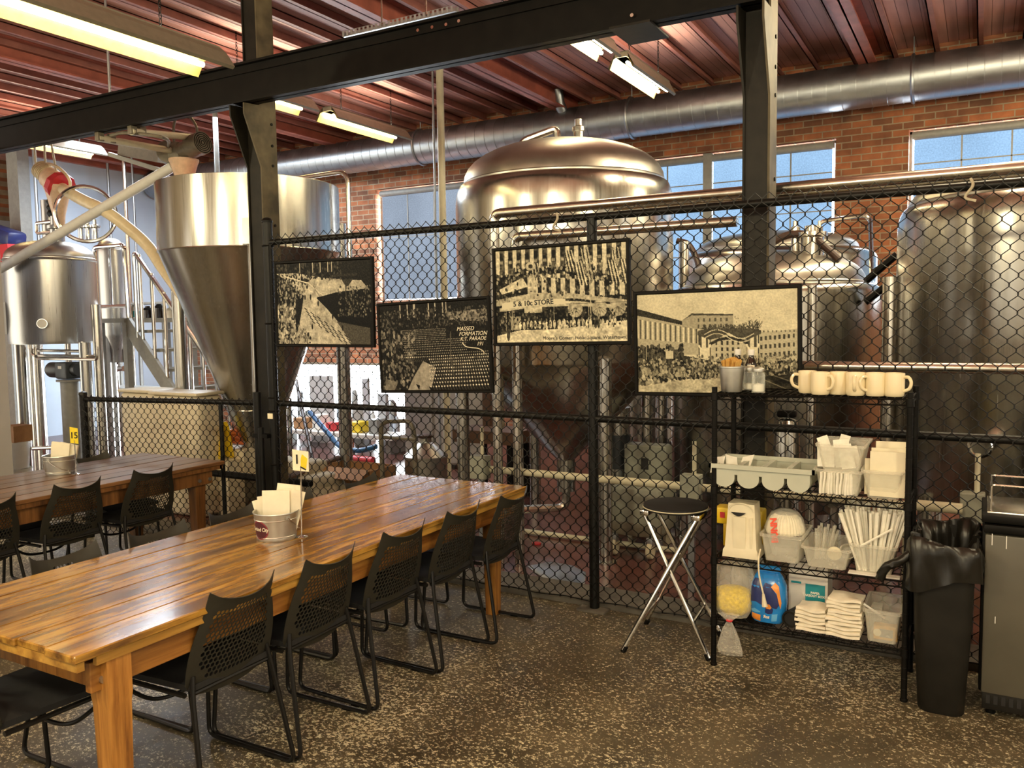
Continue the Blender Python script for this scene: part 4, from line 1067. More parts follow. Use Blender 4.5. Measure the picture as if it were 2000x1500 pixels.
def make_mug(label):
    t = root('coffee_mug', label, 'mug', (0, 0, 0), 'cream mugs on the top tier')
    MB().lathe([(0, .004), (.034, .004), (.037, 0), (.041, .005), (.0435, .02), (.0435, .102), (.0425, .106), (.0395, .106), (.039, .10), (.038, .01), (0, .008)], (0, 0, 0), 32).build('mug_body', M['mug'], t)
    h = MB(); pts = spline([(.041, 0, .088), (.062, 0, .088), (.074, 0, .066), (.066, 0, .038), (.041, 0, .024)], 6)
    h.tube(pts, .0075, 8); h.build('handle', M['mug'], t); return t
mug0 = make_mug('x'); bpy.context.view_layer.update()
mugs = [(1577, 4.19, 200, 'leftmost cream mug in the row, handle to the left'), (1602, 4.12, -32, 'second cream mug from the left, handle to the right'), (1638, 4.155, 70, 'third cream mug from the left, no handle showing'), (1671, 4.13, -88, 'fourth cream mug from the left, handle straight towards the camera'), (1710, 4.13, 214, 'fifth cream mug from the left, handle to the left'), (1747, 4.13, -20, 'rightmost cream mug, handle to the right')]
for i, (px, Y, rz, l) in enumerate(mugs):
    m = copy_tree(mug0) if i else mug0
    m.location = (X(px, 760, Y), Y, Z4); m.rotation_euler = (0, 0, math.radians(rz)); m['label'] = l
# second tier: cutlery tray and baskets
tx0, tx1 = X(1386, 930, 4.06), X(1592, 945, 4.06)
t = root('cutlery_tray', 'grey plastic cutlery tray with four round-bottomed wells on the second tier', 'tray', ((tx0 + tx1) / 2, 4.2, Z3))
b = MB(); zt = Z3 + .115
b.bb((tx0, 4.04, zt - .022), (tx1, 4.052, zt)).bb((tx0, 4.36, zt - .022), (tx1, 4.372, zt)).bb((tx0, 4.04, zt - .022), (tx0 + .012, 4.37, zt)).bb((tx1 - .012, 4.04, zt - .022), (tx1, 4.37, zt))
b.build('rim', M['greyplas'], t)
wp = (tx1 - tx0 - .03) / 4
for i in range(4):
    xc = tx0 + .015 + wp * (i + .5); r = wp * .44; n = 14
    sec = [(-r, .09)] + [(r * math.cos(PI + PI * k / n), .034 + .034 * math.sin(PI + PI * k / n) / .034 * .034) for k in range(n + 1)] + [(r, .09)]
    sec = [(-r, .10)] + [(r * math.cos(PI + PI * k / n), .046 + .044 * math.sin(PI + PI * k / n)) for k in range(n + 1)] + [(r, .10)]
    m = MB(); k = len(sec)
    m.add([(xc + x, y, Z3 + z) for y in (4.05, 4.365) for x, z in sec], [(q, q + 1, k + q + 1, k + q) for q in range(k - 1)] + [tuple(range(k)), tuple(range(k, 2 * k))[::-1]])
    m.build('well', M['greyplas'], t)
for i in range(1, 4): MB().bb((tx0 + .015 + wp * i - .012, 4.05, zt - .05), (tx0 + .015 + wp * i + .012, 4.36, zt - .014)).build('divider', M['greyplas'], t)
for i, (px, q) in enumerate(((1405, .1), (1432, -.2), (1448, .25))):
    xx = X(px, 915, 4.22)
    napkin((xx, 4.16 + .05 * i, Z3 + .05), (.9, .3, q), (q, .3, .9), .06, .08, 'wrapped_cutlery', ['white wrapper sticking up leftmost in the grey tray', 'white wrapper sticking up in the second well of the grey tray', 'rightmost white wrapper sticking up in the grey tray'][i], 'wrappers in the grey tray', 'wrapper', 'paper2', .012, .012)
bx0, bx1 = X(1592, 950, 4.08), X(1683, 950, 4.08)
basket('clear_basket', 'frosted clear basket of thin wrapped packets, under the basket of white bags', 'basket', bx0, bx1, 4.07, 4.36, Z3, .12, .02, 'clear')
for i in range(12):
    xx = bx0 + .035 + (bx1 - bx0 - .07) * i / 11
    napkin((xx, 4.1 + .01 * (i % 3), Z3 + .008), (.25, 1, 0), (.05 * math.sin(i), .02, 1), .10, .10, 'thin_packet', 'thin white wrapped packet in the lower clear basket', 'thin packets in the lower basket', 'packet', 'paper2', .002, .008)
basket('clear_basket', 'frosted clear basket full of white paper bags, stacked on another basket', 'basket', bx0 + .005, bx1 + .008, 4.075, 4.36, Z3 + .112, .125, .024, 'clear')
for i, (px, pt, rot, w, y) in enumerate([(1615, 872, -.02, .075, 4.12), (1628, 850, -.35, .05, 4.16), (1634, 846, .3, .045, 4.20), (1650, 858, -.12, .07, 4.14), (1660, 868, -.2, .06, 4.11), (1672, 872, -.25, .06, 4.17)]):
    zt_ = Zat(px, pt, y)
    napkin((X(px - 2, 900, y), y, Z3 + .125), (math.cos(rot), .2, -math.sin(rot)), (-math.sin(rot) * -1, 0, math.cos(rot)), w, zt_ - Z3 - .125, 'paper_bag', ['leftmost white paper bag in the upper basket', 'white paper bag leaning left behind the others in the upper basket', 'tallest pointed white paper bag in the upper basket', 'broad white paper bag in the middle of the upper basket', 'white paper bag right of the middle in the upper basket', 'rightmost white paper bag in the upper basket'][i], 'white bags in the upper basket', 'paper bag', 'paper2', .008, .006)
rx0, rx1 = X(1684, 950, 4.08), X(1764, 955, 4.08)
basket('clear_basket', 'frosted clear basket holding cream envelopes, right end of the second tier', 'basket', rx0, rx1, 4.07, 4.36, Z3, .13, .02, 'clear')
for i, (px, w, zt_, y) in enumerate([(1733, .145, .205, 4.10), (1736, .15, .215, 4.14), (1742, .14, .24, 4.19), (1698, .04, .165, 4.13)]):
    napkin((X(px, 930, y), y, Z3 + .01), (1, .05, 0), (0, .03, 1), w, zt_, 'cream_envelope', ['front cream envelope standing in the right basket', 'second cream envelope from the front in the right basket', 'tallest cream envelope at the back of the right basket', 'narrow cream card at the left of the right basket'][i], 'cream envelopes in the right basket', 'envelope', 'ivory', .003, .014)
# third tier
dx = X(1450, 1095, 4.13)
t = root('filter_dispenser', 'tall cream plastic dispenser with a curved slot on the third tier', 'dispenser', (dx, 4.15, Z2))
H = Zat(1450, 974, 4.13) - Z2 - .02
m = MB()
def tap(zz, hw, hd, y): return [(dx - hw, y - hd, zz), (dx + hw, y - hd, zz), (dx + hw, y + hd, zz), (dx - hw, y + hd, zz)]
L = [tap(Z2, .088, .07, 4.15), tap(Z2 + .035, .085, .068, 4.15), tap(Z2 + .05, .077, .062, 4.15), tap(Z2 + H, .064, .055, 4.155)]
m.add([p for r_ in L for p in r_], [(3, 2, 1, 0), (12, 13, 14, 15)] + [(a * 4 + k, a * 4 + (k + 1) % 4, a * 4 + 4 + (k + 1) % 4, a * 4 + 4 + k) for a in range(3) for k in range(4)])
m.build('dispenser_body', M['ivory'], t, angle=25)
MB().bb((dx - .035, 4.086, Z2 + .045), (dx + .025, 4.096, Z2 + H * .76)).build('front_panel', M['ivory'], t)
MB().bb((dx + .045, 4.088, Z2 + .045), (dx + .058, 4.098, Z2 + H * .76)).build('front_rib', M['ivory'], t)
sl = MB().prism([(-.036, .01)] + [(-.036 + .072 * i / 10, .01 - .018 * math.sin(PI * i / 10)) for i in range(1, 10)] + [(.036, .01)], .006, frame_m((dx - .012, 4.0955, Z2 + H * .80), (1, 0, 0), (0, 0, 1)))
sl.build('slot', M['hole'], t)
MB().tube([(dx + .06 * math.cos(a), 4.097, Z2 + H * .86 + .04 * math.sin(a)) for a in [PI * k / 14 for k in range(15)]], .004, 6).build('arched_lip', M['ivory'], t)
cord = spline([(dx + .095, 4.10, Z2 + .05), (dx + .10, 4.04, Z2 + .02), (dx + .105, 4.035, Z2 - .06), (dx + .125, 4.035, Z2 - .15)], 6)
MB().tube(cord, .0042, 6).build('cord', M['ivory'], t)
MB().tube([cord[-1], cord[-1] + Vector((.004, 0, -.035)), cord[-1] + Vector((.008, 0, -.06))], .006, 8, rs=[.006, .011, .014]).build('plug', M['ivory'], t)
y0 = X(1399, 1060, 4.3); y1 = X(1492, 1060, 4.3)
t = root('yellow_bracket_toy', 'bright yellow plastic caddy behind the tall cream dispenser', 'caddy', ((y0 + y1) / 2, 4.31, Z2))
t.name = 'yellow_caddy'
MB().rbox(((y0 + y1) / 2, 4.31, Z2 + .16), (y1 - y0, .10, .085), .008).build('caddy_tray', M['yellow'], t)
for x in (y0 + .07, y1 - .035): MB().rbox((x, 4.31, Z2 + .06), (.05, .09, .12), .006).build('caddy_leg', M['yellow'], t)
MB().bb((y0 + .03, 4.258, Z2 + .15), (y0 + .055, 4.262, Z2 + .18)).build('red_mark', M['red'], t)
fx0, fx1 = X(1487, 1060, 4.1), X(1566, 1065, 4.1)
basket('clear_basket', 'frosted clear basket of bagged coffee filters on the third tier', 'basket', fx0, fx1, 4.085, 4.36, Z2, .135, .018, 'clear')
fc = Vector(((fx0 + fx1) / 2 - .002, 4.20, Z2 + .125))
t = root('coffee_filter_pack', 'clear bag of fluted white coffee filters with red lettering', 'coffee filters', fc)
m = MB(); n = 72; pr = [(.085, 0), (.088, .01), (.080, .04), (.066, .068), (.045, .082), (0, .086)]
vs = []
for r_, z in pr:
    for k in range(n):
        a = 2 * PI * k / n; q = r_ * (1 + (.055 if k % 2 else -.02) * (1 if r_ > .03 else 0)); vs.append((fc.x + q * math.cos(a), fc.y + q * math.sin(a), fc.z + z * 1.15))
m.add(vs, [(i * n + k, i * n + (k + 1) % n, (i + 1) * n + (k + 1) % n, (i + 1) * n + k) for i in range(len(pr) - 1) for k in range(n)])
m.build('fluted_filters', M['paper'], t, angle=10)
m = MB(); n = 26; pr = [(.060, -.10), (.075, -.04), (.094, 0), (.096, .02), (.086, .06), (.066, .09), (.03, .105), (0, .108)]
m.v = []; vs = []
for i, (r_, z) in enumerate(pr):
    for k in range(n):
        a = 2 * PI * k / n; q = r_ * (1 + .04 * math.sin(k * 3.3 + i * 1.9)); vs.append((fc.x + q * math.cos(a), fc.y + q * math.sin(a), fc.z + z * 1.1))
m.add(vs, [(i * n + k, i * n + (k + 1) % n, (i + 1) * n + (k + 1) % n, (i + 1) * n + k) for i in range(len(pr) - 1) for k in range(n)])
m.build('clear_wrap', M['bag'], t)
text_mesh('BUNN', .042, M['redink'], 'red_lettering', t, frame_m((fc.x - .032, fc.y - .096, fc.z + .028), (-.14, .25, 1), (-1, 0, -.1)), bold=.0022)
gx0, gx1 = X(1567, 1075, 4.08), X(1660, 1085, 4.08)
basket('clear_basket', 'wide frosted clear basket of straws and lids in the middle of the third tier', 'basket', gx0, gx1, 4.07, 4.36, Z2, .10, .022, 'clear')
for i in range(10):
    a = -.25 + .05 * i
    p0 = Vector((gx0 + .05 + .006 * i, 4.16 + .012 * (i % 4), Z2 + .02)); p1 = p0 + Vector((.10 * a + .02, .02, .145 + .012 * (i % 3)))
    tag(MB().cyl(p0, p1, .0065, n=8).build('clear_straw', M['clear']), 'translucent straw standing in the wide clear basket', 'straw', 'straws in the wide basket')
lc = Vector((X(1630, 1075, 4.1), 4.105, Z2 + .075))
RL = Matrix.Rotation(PI / 2, 3, 'X')
tag(MB().lathe([(0, .004), (.026, .004), (.030, .0), (.032, .004), (.032, .012), (.0, .014)], lc, 28, RL).build('cup_lid', M['ivory']), 'round cream cup lid leaning in the wide clear basket', 'lid')
tag(MB().lathe([(0, 0), (.030, .0), (.034, .03), (.036, .055), (.033, .055), (.028, .004)], lc + Vector((.055, .05, -.005)), 24, Matrix.Rotation(1.2, 3, 'X')).build('plastic_cup', M['clear']), 'frosted cup lying beside the round lid in the wide basket', 'cup')
hx0, hx1 = X(1660, 1090, 4.08), X(1752, 1100, 4.08)
basket('clear_basket', 'frosted clear basket crammed with paper-wrapped straws, right end of the third tier', 'basket', hx0 + .005, hx1 - .005, 4.07, 4.33, Z2 + .004, .135, .02, 'clear')
for i in range(150):
    u, v = rnd.random(), rnd.random()
    p0 = Vector((hx0 + .035 + (hx1 - hx0 - .075) * u, 4.095 + .20 * v, Z2 + .012))
    fan = (u - .47) * .21
    p1 = p0 + Vector((fan * (.72 if u > .5 else 1.0), (v - .4) * .04, .262 + .035 * rnd.random() - 1.6 * fan * fan))
    m = MB(); d = (p1 - p0).normalized(); sdir = d.cross(Vector((0, 1, 0))).normalized()
    m.tube([p0, p1], .0060, 5); o = m.build('wrapped_straw', M['paper2']); tag(o, 'white paper-wrapped straw fanned in the right-hand basket', 'straw', 'wrapped straws in the right basket')
p0 = Vector((hx0 + .045, 4.068, Z2 + .13)); p1 = Vector((hx1 - .02, 4.075, Z2 + .225))
tag(MB().tube([p0, p1], .0055, 6).build('wrapped_straw', M['paper2']), 'paper-wrapped straw lying diagonally across the front of the fanned straws', 'straw')
tag(MB().rbox(((hx0 + hx1) / 2 + .005, 4.075, Z2 + .003), (hx1 - hx0 + .02, .05, .006), .002, seg=1).build('price_strip', M['white']), 'white strip lying under the basket of wrapped straws', 'strip')
# bottom tier
def blob(c, pr, n, wob, seed, sx=1, sy=1, dx=None):
    m = MB(); r0 = random.Random(seed); ph = [r0.uniform(0, 6) for _ in range(8)]; vs = []
    for i, (r_, z) in enumerate(pr):
        for k in range(n):
            a = 2 * PI * k / n
            q = r_ * (1 + wob * math.sin(3 * a + ph[0] + i * .6) + wob * .7 * math.sin(7 * a + ph[1] + i * 1.3) + wob * .5 * math.sin(13 * a + ph[2] - i))
            vs.append((c[0] + q * math.cos(a) * sx + (dx[i] if dx else 0), c[1] + q * math.sin(a) * sy, c[2] + z))
    m.add(vs, [(i * n + k, i * n + (k + 1) % n, (i + 1) * n + (k + 1) % n, (i + 1) * n + k) for i in range(len(pr) - 1) for k in range(n)])
    return m
cx = X(1430, 1190, 4.10)
t = root('chip_bag', 'knotted clear bag with yellow chips in its bottom, tail hanging off the shelf', 'bag', (cx, 4.13, Z1))
dz = .012
blob((cx, 4.13, Z1 + dz), [(.0, .0), (.05, 0), (.085, .03), (.094, .075), (.090, .12), (.05, .135), (0, .138)], 40, .035, 4, 1.03, .78).build('yellow_chips', M['chips'], t)
blob((cx, 4.13, Z1 + dz), [(.02, -.012), (.07, -.008), (.094, .03), (.104, .08), (.106, .15), (.102, .20), (.085, .245), (.045, .27), (0, .275)], 72, .040, 9, 1.0, .8).build('film', M['bag'], t)
kx = X(1424, 1222, 4.03)
MB().tube([(kx + .012 * math.cos(a), 4.035 + .012 * math.sin(a), Z1 + .005) for a in [2 * PI * k / 14 for k in range(14)]], .005, 6, closed=True).build('red_tie', M['red'], t)
blob((kx, 4.035, Z1 - .165), [(.052, 0), (.058, .03), (.046, .08), (.028, .13), (.010, .168), (.014, .172), (.05, .20)], 30, .09, 3, 1.05, .45, dx=[.005, 0, 0, 0, 0, 0, .0]).build('tail', M['bag'], t)
tag(blob((X(1462, 1150, 4.30), 4.32, Z1), [(.03, 0), (.075, .02), (.088, .08), (.09, .17), (.07, .25), (.03, .30), (0, .305)], 30, .04, 12, 1, .8).build('clear_bag', M['bag']), 'second clear bag half hidden behind the chips and the blue bag', 'bag')
ux = X(1499, 1175, 4.12)
t = root('blue_printed_bag', 'upright blue printed snack bag with a rolled top on the bottom tier', 'bag', (ux, 4.15, Z1))
def bagsec(z, hw, hd, n=24): return [(ux + hw * math.copysign(abs(math.cos(a)) ** .55, math.cos(a)), 4.15 + hd * math.copysign(abs(math.sin(a)) ** .7, math.sin(a)), Z1 + z) for a in [2 * PI * k / n for k in range(n)]]
L = [bagsec(0, .07, .05), bagsec(.02, .082, .06), bagsec(.10, .088, .066), bagsec(.18, .084, .058), bagsec(.225, .066, .034), bagsec(.245, .052, .018), bagsec(.25, .058, .026), bagsec(.272, .056, .024), bagsec(.276, .03, .01)]
m = MB(); k = 24
m.add([p for r_ in L for p in r_], [(i * k + j, i * k + (j + 1) % k, (i + 1) * k + (j + 1) % k, (i + 1) * k + j) for i in range(len(L) - 1) for j in range(k)] + [tuple(range(k))[::-1], tuple(range(8 * k, 9 * k))])
m.build('bag_body', M['blue'], t)
def decal(name, poly, mt, lift, rows=8):
    """a printed patch following the belly of the blue bag; poly in (x,z) metres"""
    xs = [p[0] for p in poly]; m = MB(); c_ = Canvas(2, 2, 0)
    def yz(x, z):
        zz = min(max(z, 0), .245)
        tab = [(0, .07, .05), (.02, .082, .06), (.10, .088, .066), (.18, .084, .058), (.225, .066, .034), (.25, .052, .018)]
        for (z0, a0, b0), (z1, a1, b1) in zip(tab, tab[1:]):
            if z0 <= zz <= z1: f = (zz - z0) / (z1 - z0); hw, hd = a0 + (a1 - a0) * f, b0 + (b1 - b0) * f; break
        c = min(.999, abs(x) / hw) ** (1 / .55); return 4.15 - hd * (math.sqrt(1 - c * c)) ** .7 - lift
    bm = bmesh.new(); vs = [bm.verts.new((x, 0, z)) for x, z in poly]; f = bm.faces.new(vs)
    bmesh.ops.triangulate(bm, faces=[f]); bmesh.ops.subdivide_edges(bm, edges=bm.edges[:], cuts=3, use_grid_fill=True)
    bm.verts.index_update()
    m.add([(ux + v.co.x, yz(v.co.x, v.co.z), Z1 + v.co.z) for v in bm.verts], [[v.index for v in f_.verts] for f_ in bm.faces]); bm.free()
    m.build(name, M[mt], t, angle=80)
decal('printed_panel', [(-.078, .10), (-.05, .105), (-.015, .09), (-.02, .15), (-.035, .215), (-.06, .215), (-.076, .18)], 'navy', .0016)
decal('printed_panel', [(-.012, .125), (.02, .085), (.05, .08), (.062, .10), (.055, .14), (.02, .195), (-.008, .20), (-.02, .17)], 'navy', .0024)
decal('printed_panel', [(.022, .185), (.04, .205), (.058, .19), (.072, .11), (.068, .08), (.058, .12), (.05, .155)], 'printor', .0028)
decal('printed_panel', [(-.005, .055), (.01, .05), (.03, .055), (.035, .075), (.02, .09), (.0, .085)], 'navy', .0026)
decal('printed_panel', [(.0, .078), (.02, .075), (.028, .085), (.018, .10), (.005, .10)], 'printor', .0032)
decal('printed_panel', [(-.072, .012), (-.028, .006), (-.026, .04), (-.070, .045)], 'printor', .0018)
decal('printed_panel', [(.025, .012), (.05, .018), (.055, .055), (.028, .05)], 'lightblue', .0018)
text_mesh('9oz', .020, M['script'], 'bag_lettering', t, frame_m((ux + .002, 4.081, Z1 + .036), (1, 0, 0), (0, 0, 1)), shear=.25, bold=.0006)
decal('printed_panel', [(-.075, .06), (-.055, .07), (-.028, .058), (-.026, .052), (-.05, .05), (-.074, .05)], 'lightblue', .0018)
kx0, kx1 = X(1541, 1160, 4.24), X(1617, 1165, 4.24)
t = root('white_carton', 'white cardboard carton with a square teal label on the bottom tier', 'carton', ((kx0 + kx1) / 2, 4.29, Z1))
ch = .285
MB().bb((kx0, 4.23, Z1), (kx1, 4.38, Z1 + ch)).build('carton_body', M['carton'], t)
lx0, lx1, lz0, lz1 = X(1573, 1160, 4.228), X(1611, 1165, 4.228), Zat(1590, 1181, 4.228), Zat(1590, 1142, 4.228)
MB().bb((lx0, 4.2275, lz0), (lx1, 4.2302, lz1)).build('teal_label', M['teal'], t)
text_mesh('PAPER\nTAKEOUT BOXES', .0150, M['paper2'], 'label_lettering', t, frame_m(((lx0 + lx1) / 2, 4.227, (lz0 + lz1) / 2), (1, 0, 0), (0, 0, 1)), bold=.0006)
MB().bb((kx0 + .012, 4.2285, lz1 - .004), (kx0 + .06, 4.2302, lz1 + .006)).build('teal_stripe', M['teal'], t)
for i in range(9): MB().bb((lx0 + .045 + i * .005, 4.2285, lz0 - .03), (lx0 + .047 + i * .005 + .001 * (i % 2), 4.2302, lz0 - .015)).build('barcode_bar', M['ink'], t)
rc = Vector((X(1543, 1212, 4.08), 4.08, Z1 + .043))
t = root('black_roll', 'black roll of bin bags lying end-on between the blue bag and the cloths', 'roll', (rc.x, 4.17, Z1))
d = Vector((.35, 1, .05)).normalized()
MB().cyl(rc, rc + d * .22, .041, n=28).build('roll_body', M['binblack'], t)
MB().cyl(rc - d * .001, rc + d * .002, .030, n=24).build('core', M['hole'], t)
MB().tube([rc + Vector((.036 * math.cos(a), 0, .036 * math.sin(a))) for a in [2 * PI * k / 20 for k in range(20)]], .003, 6, closed=True).build('core_rim', M['binblack'], t)
def cloth(cx, cy, z, w, dpt, th, seed, label, grp):
    r0 = random.Random(seed); n = 9; rz = r0.uniform(-.07, .07); m = MB(); g = []
    sk = r0.uniform(-.006, .006); ph = r0.uniform(0, 6)
    for zz in (0, 1):
        for j in range(n + 1):
            for i in range(n + 1):
                u, v = i / n - .5, j / n - .5
                q = .35 * th * math.sin(6 * u + ph) * math.sin(4 * v + ph * .7)
                e = max(abs(u), abs(v)) > .49
                h = th * (zz * .92 + .04) if not e else th * (zz * .6 + .2)
                x, y = u * w + sk, v * dpt
                g.append((cx + x * math.cos(rz) - y * math.sin(rz), cy + x * math.sin(rz) + y * math.cos(rz), z + h + q * (1 if zz else .8)))
    k = n + 1; o = k * k
    fs = [(j * k + i, (j + 1) * k + i, (j + 1) * k + i + 1, j * k + i + 1) for j in range(n) for i in range(n)]
    rim = [i for i in range(k)] + [j * k + n for j in range(1, k)] + [n * k + i for i in range(n - 1, -1, -1)] + [j * k for j in range(n - 1, 0, -1)]
    m.add(g, fs + [tuple(o + q for q in f)[::-1] for f in fs] + [(rim[q], rim[(q + 1) % len(rim)], o + rim[(q + 1) % len(rim)], o + rim[q]) for q in range(len(rim))])
    return tag(m.build('folded_cloth', M['cloth'], angle=60), label, 'cloth', grp)
ordn = ['lowest', 'second from the bottom', 'third from the bottom', 'fourth from the bottom', 'fifth from the bottom', 'sixth from the bottom', 'seventh from the bottom', 'eighth from the bottom', 'ninth from the bottom', 'topmost']
for (pa, pb, n, th, nm, y) in ((1553, 1613, 6, .0192, 'left', 4.13), (1612, 1683, 10, .0188, 'right', 4.12)):
    xa, xb = X(pa, 1225, 4.06), X(pb, 1240, 4.06)
    for i in range(n):
        on = ordn[i] if i < n - 1 else 'topmost'
        cloth((xa + xb) / 2, y, Z1 + i * th, (xb - xa) * rnd.uniform(.93, 1.02) * (1 if i < 5 or nm == 'left' else .94), .13, th * 1.0, 40 + i + n, 'folded white cloth, %s in the %s stack' % (on, nm), 'folded cloths in the %s stack' % nm)
nx0, nx1 = X(1686, 1230, 4.06), X(1757, 1245, 4.06)
basket('clear_basket', 'low frosted clear bin with loose odds and ends, right end of the bottom tier', 'basket', nx0, nx1, 4.065, 4.34, Z1, .155, .016, 'clear')
t = root('small_carton', 'small orange and cream carton inside the low clear bin', 'carton', ((nx0 + nx1) / 2 + .01, 4.12, Z1 + .01))
c0 = (nx0 + nx1) / 2 + .012
MB().bb((c0 - .048, 4.095, Z1 + .01), (c0 + .052, 4.14, Z1 + .075)).build('carton_body', M['tan'], t)
MB().bb((c0 - .022, 4.0935, Z1 + .022), (c0 + .034, 4.0955, Z1 + .06)).build('grey_panel', M['greymetal'], t)
MB().cyl((c0 - .032, 4.0955, Z1 + .041), (c0 - .032, 4.0925, Z1 + .041), .017, n=20).build('round_emblem', M['signwht'], t)
tag(MB().rbox((nx0 + .045, 4.19, Z1 + .075), (.05, .08, .13), .006).build('plastic_box', M['clear']), 'small clear box at the left inside the low clear bin', 'box')
tag(MB().tube([(nx0 - .005, 4.10, Z1 + .165), (nx0 + .085, 4.12, Z1 + .105)], .0055, 6).build('white_stick', M['white']), 'white stick poking out of the low clear bin', 'stick')

# ================================================================== STOOL, BIN, COOLER
sc_ = Vector((-1.415, 4.275, .75))
t = root('folding_stool', 'folding bar stool with a round black seat and chrome legs beside the shelf', 'stool', (sc_.x, sc_.y, 0))
MB().lathe([(0, .725), (.15, .725), (.168, .732), (.172, .742), (.170, .752), (.160, .757), (0, .757)], (sc_.x, sc_.y, 0), 48).build('seat', M['seat'], t)
MB().tube([(sc_.x + .1725 * math.cos(a), sc_.y + .1725 * math.sin(a), .741) for a in [2 * PI * k / 48 for k in range(48)]], .003, 6, closed=True).build('brass_trim', M['cream'], t)
F = [(-1.61, 4.0), (-1.645, 4.44), (-1.18, 4.10), (-1.215, 4.45)]
tops = [(-1.268, 4.19, .715), (-1.275, 4.35, .715), (-1.565, 4.19, .715), (-1.56, 4.35, .715)]
for (fx, fy), tp in zip(F, tops):
    MB().tube([(fx, fy, .012), tp], .0115, 10).build('leg', M['chrome'], t)
    MB().tube([(fx, fy, 0), (fx + (tp[0] - fx) * .04, fy + (tp[1] - fy) * .04, .03)], .0145, 10).build('rubber_foot', M['black'], t)
MB().tube([(-1.56, 4.19, .715), (-1.56, 4.35, .715)], .0105, 8).build('stretcher', M['chrome'], t)
MB().tube([(-1.27, 4.19, .715), (-1.275, 4.35, .715)], .0105, 8).build('stretcher', M['chrome'], t)
for a, b_ in ((F[0], F[1]), (F[2], F[3])):
    k = .24; i = 0 if a is F[0] else 2
    q0 = Vector((*a, 0)).lerp(Vector(tops[i]), k); q1 = Vector((*b_, 0)).lerp(Vector(tops[i + 1]), k)
    MB().tube([q0, q1], .009, 8).build('stretcher', M['chrome'], t)
for x in (-1.555, -1.275): MB().rbox((x, 4.27, .712), (.05, .20, .03), .006).build('bracket', M['chrome'], t)
# bin
bx0, bx1, by0, by1 = -.245, .0, 3.955, 4.43
t = root('waste_bin', 'tall narrow black waste bin with a black liner folded over its rim', 'bin', ((bx0 + bx1) / 2, (by0 + by1) / 2, 0))
def rrect(e, z, r=.05, n=6, wob=0, seed=0):
    out = []; r0 = random.Random(seed)
    cxm, cym = (bx0 + bx1) / 2, (by0 + by1) / 2
    for cx, cy, s in ((bx1 + e - r, by1 + e - r, 0), (bx0 - e + r, by1 + e - r, 1), (bx0 - e + r, by0 - e + r, 2), (bx1 + e - r, by0 - e + r, 3)):
        out += [(cx + r * math.cos(PI / 2 * (s + k / n)), cy + r * math.sin(PI / 2 * (s + k / n)), z) for k in range(n + 1)]
    return out
def skin(L, closed_bottom=True):
    m = MB(); k = len(L[0]); m.add([p for r_ in L for p in r_], [(i * k + j, i * k + (j + 1) % k, (i + 1) * k + (j + 1) % k, (i + 1) * k + j) for i in range(len(L) - 1) for j in range(k)] + ([tuple(range(k))[::-1]] if closed_bottom else [])); return m
HB = .748
skin([rrect(-.034, 0), rrect(-.030, .008), rrect(-.012, .35), rrect(.0, HB - .04), rrect(.008, HB - .03), rrect(.008, HB), rrect(0, HB), rrect(-.02, .35), rrect(-.04, .02)]).build('bin_body', M['binblack'], t)
# liner: draped skirt outside and loose bag inside
def resample(ring, n):
    P = [Vector(p) for p in ring]; P.append(P[0]); L = [0]
    for a, b_ in zip(P, P[1:]): L.append(L[-1] + (b_ - a).length)
    out = []; j = 0
    for i in range(n):
        s = L[-1] * i / n
        while L[j + 1] < s: j += 1
        out.append(P[j].lerp(P[j + 1], (s - L[j]) / max(1e-9, L[j + 1] - L[j])))
    return out
n = 120; rows = []
for q, (e, dzz) in enumerate([(-.045, -.34), (-.03, -.16), (-.018, -.05), (-.004, .004), (.008, .014), (.016, .0), (.018, -.03), (.020, -.07), (.020, -.11), (.020, -.15)]):
    ring = resample(rrect(e, HB), n); out = []
    for i, p in enumerate(ring):
        a = 2 * PI * i / n
        w = .006 * math.sin(9 * a + q * 1.1) + .005 * math.sin(17 * a - q * .8) + .003 * math.sin(31 * a + q * 2)
        c = Vector(((bx0 + bx1) / 2, (by0 + by1) / 2, HB)); dirv = (p - c); dirv.z = 0; dirv.normalize()
        sag = (q - 5) / 4 if q > 5 else 0
        low = sag * (.05 * math.sin(1 * a + 2.2) + .018 * math.sin(5 * a)) if q > 5 else 0
        up = .020 * math.sin(2 * a + 1.0) + .008 * math.sin(6 * a) if 2 < q < 6 else 0
        pp = p + dirv * w * (1 if q > 3 else 1.6) + Vector((0, 0, dzz + low + up))
        if q >= 5: pp = pp + dirv * .006
        out.append(tuple(pp))
    rows.append(out)
skin(rows, False).build('liner', M['bagblack'], t, angle=70)
lx = bx0 - .012
tail = MB()
tail.tube(spline([(bx0 - .01, 3.98, HB - .045), (-.295, 3.965, HB - .08), (-.345, 3.965, HB - .11), (-.375, 3.97, HB - .17)], 6), .02, 10, rs=None)
for i, v in enumerate(tail.v):
    f = (i // 10) / (len(tail.v) // 10); c = math.sin(i * 2.4) * .004
    tail.v[i] = (v[0] + c, v[1] + c, v[2] + c)
tail.build('liner_knot', M['bagblack'], t, angle=70)
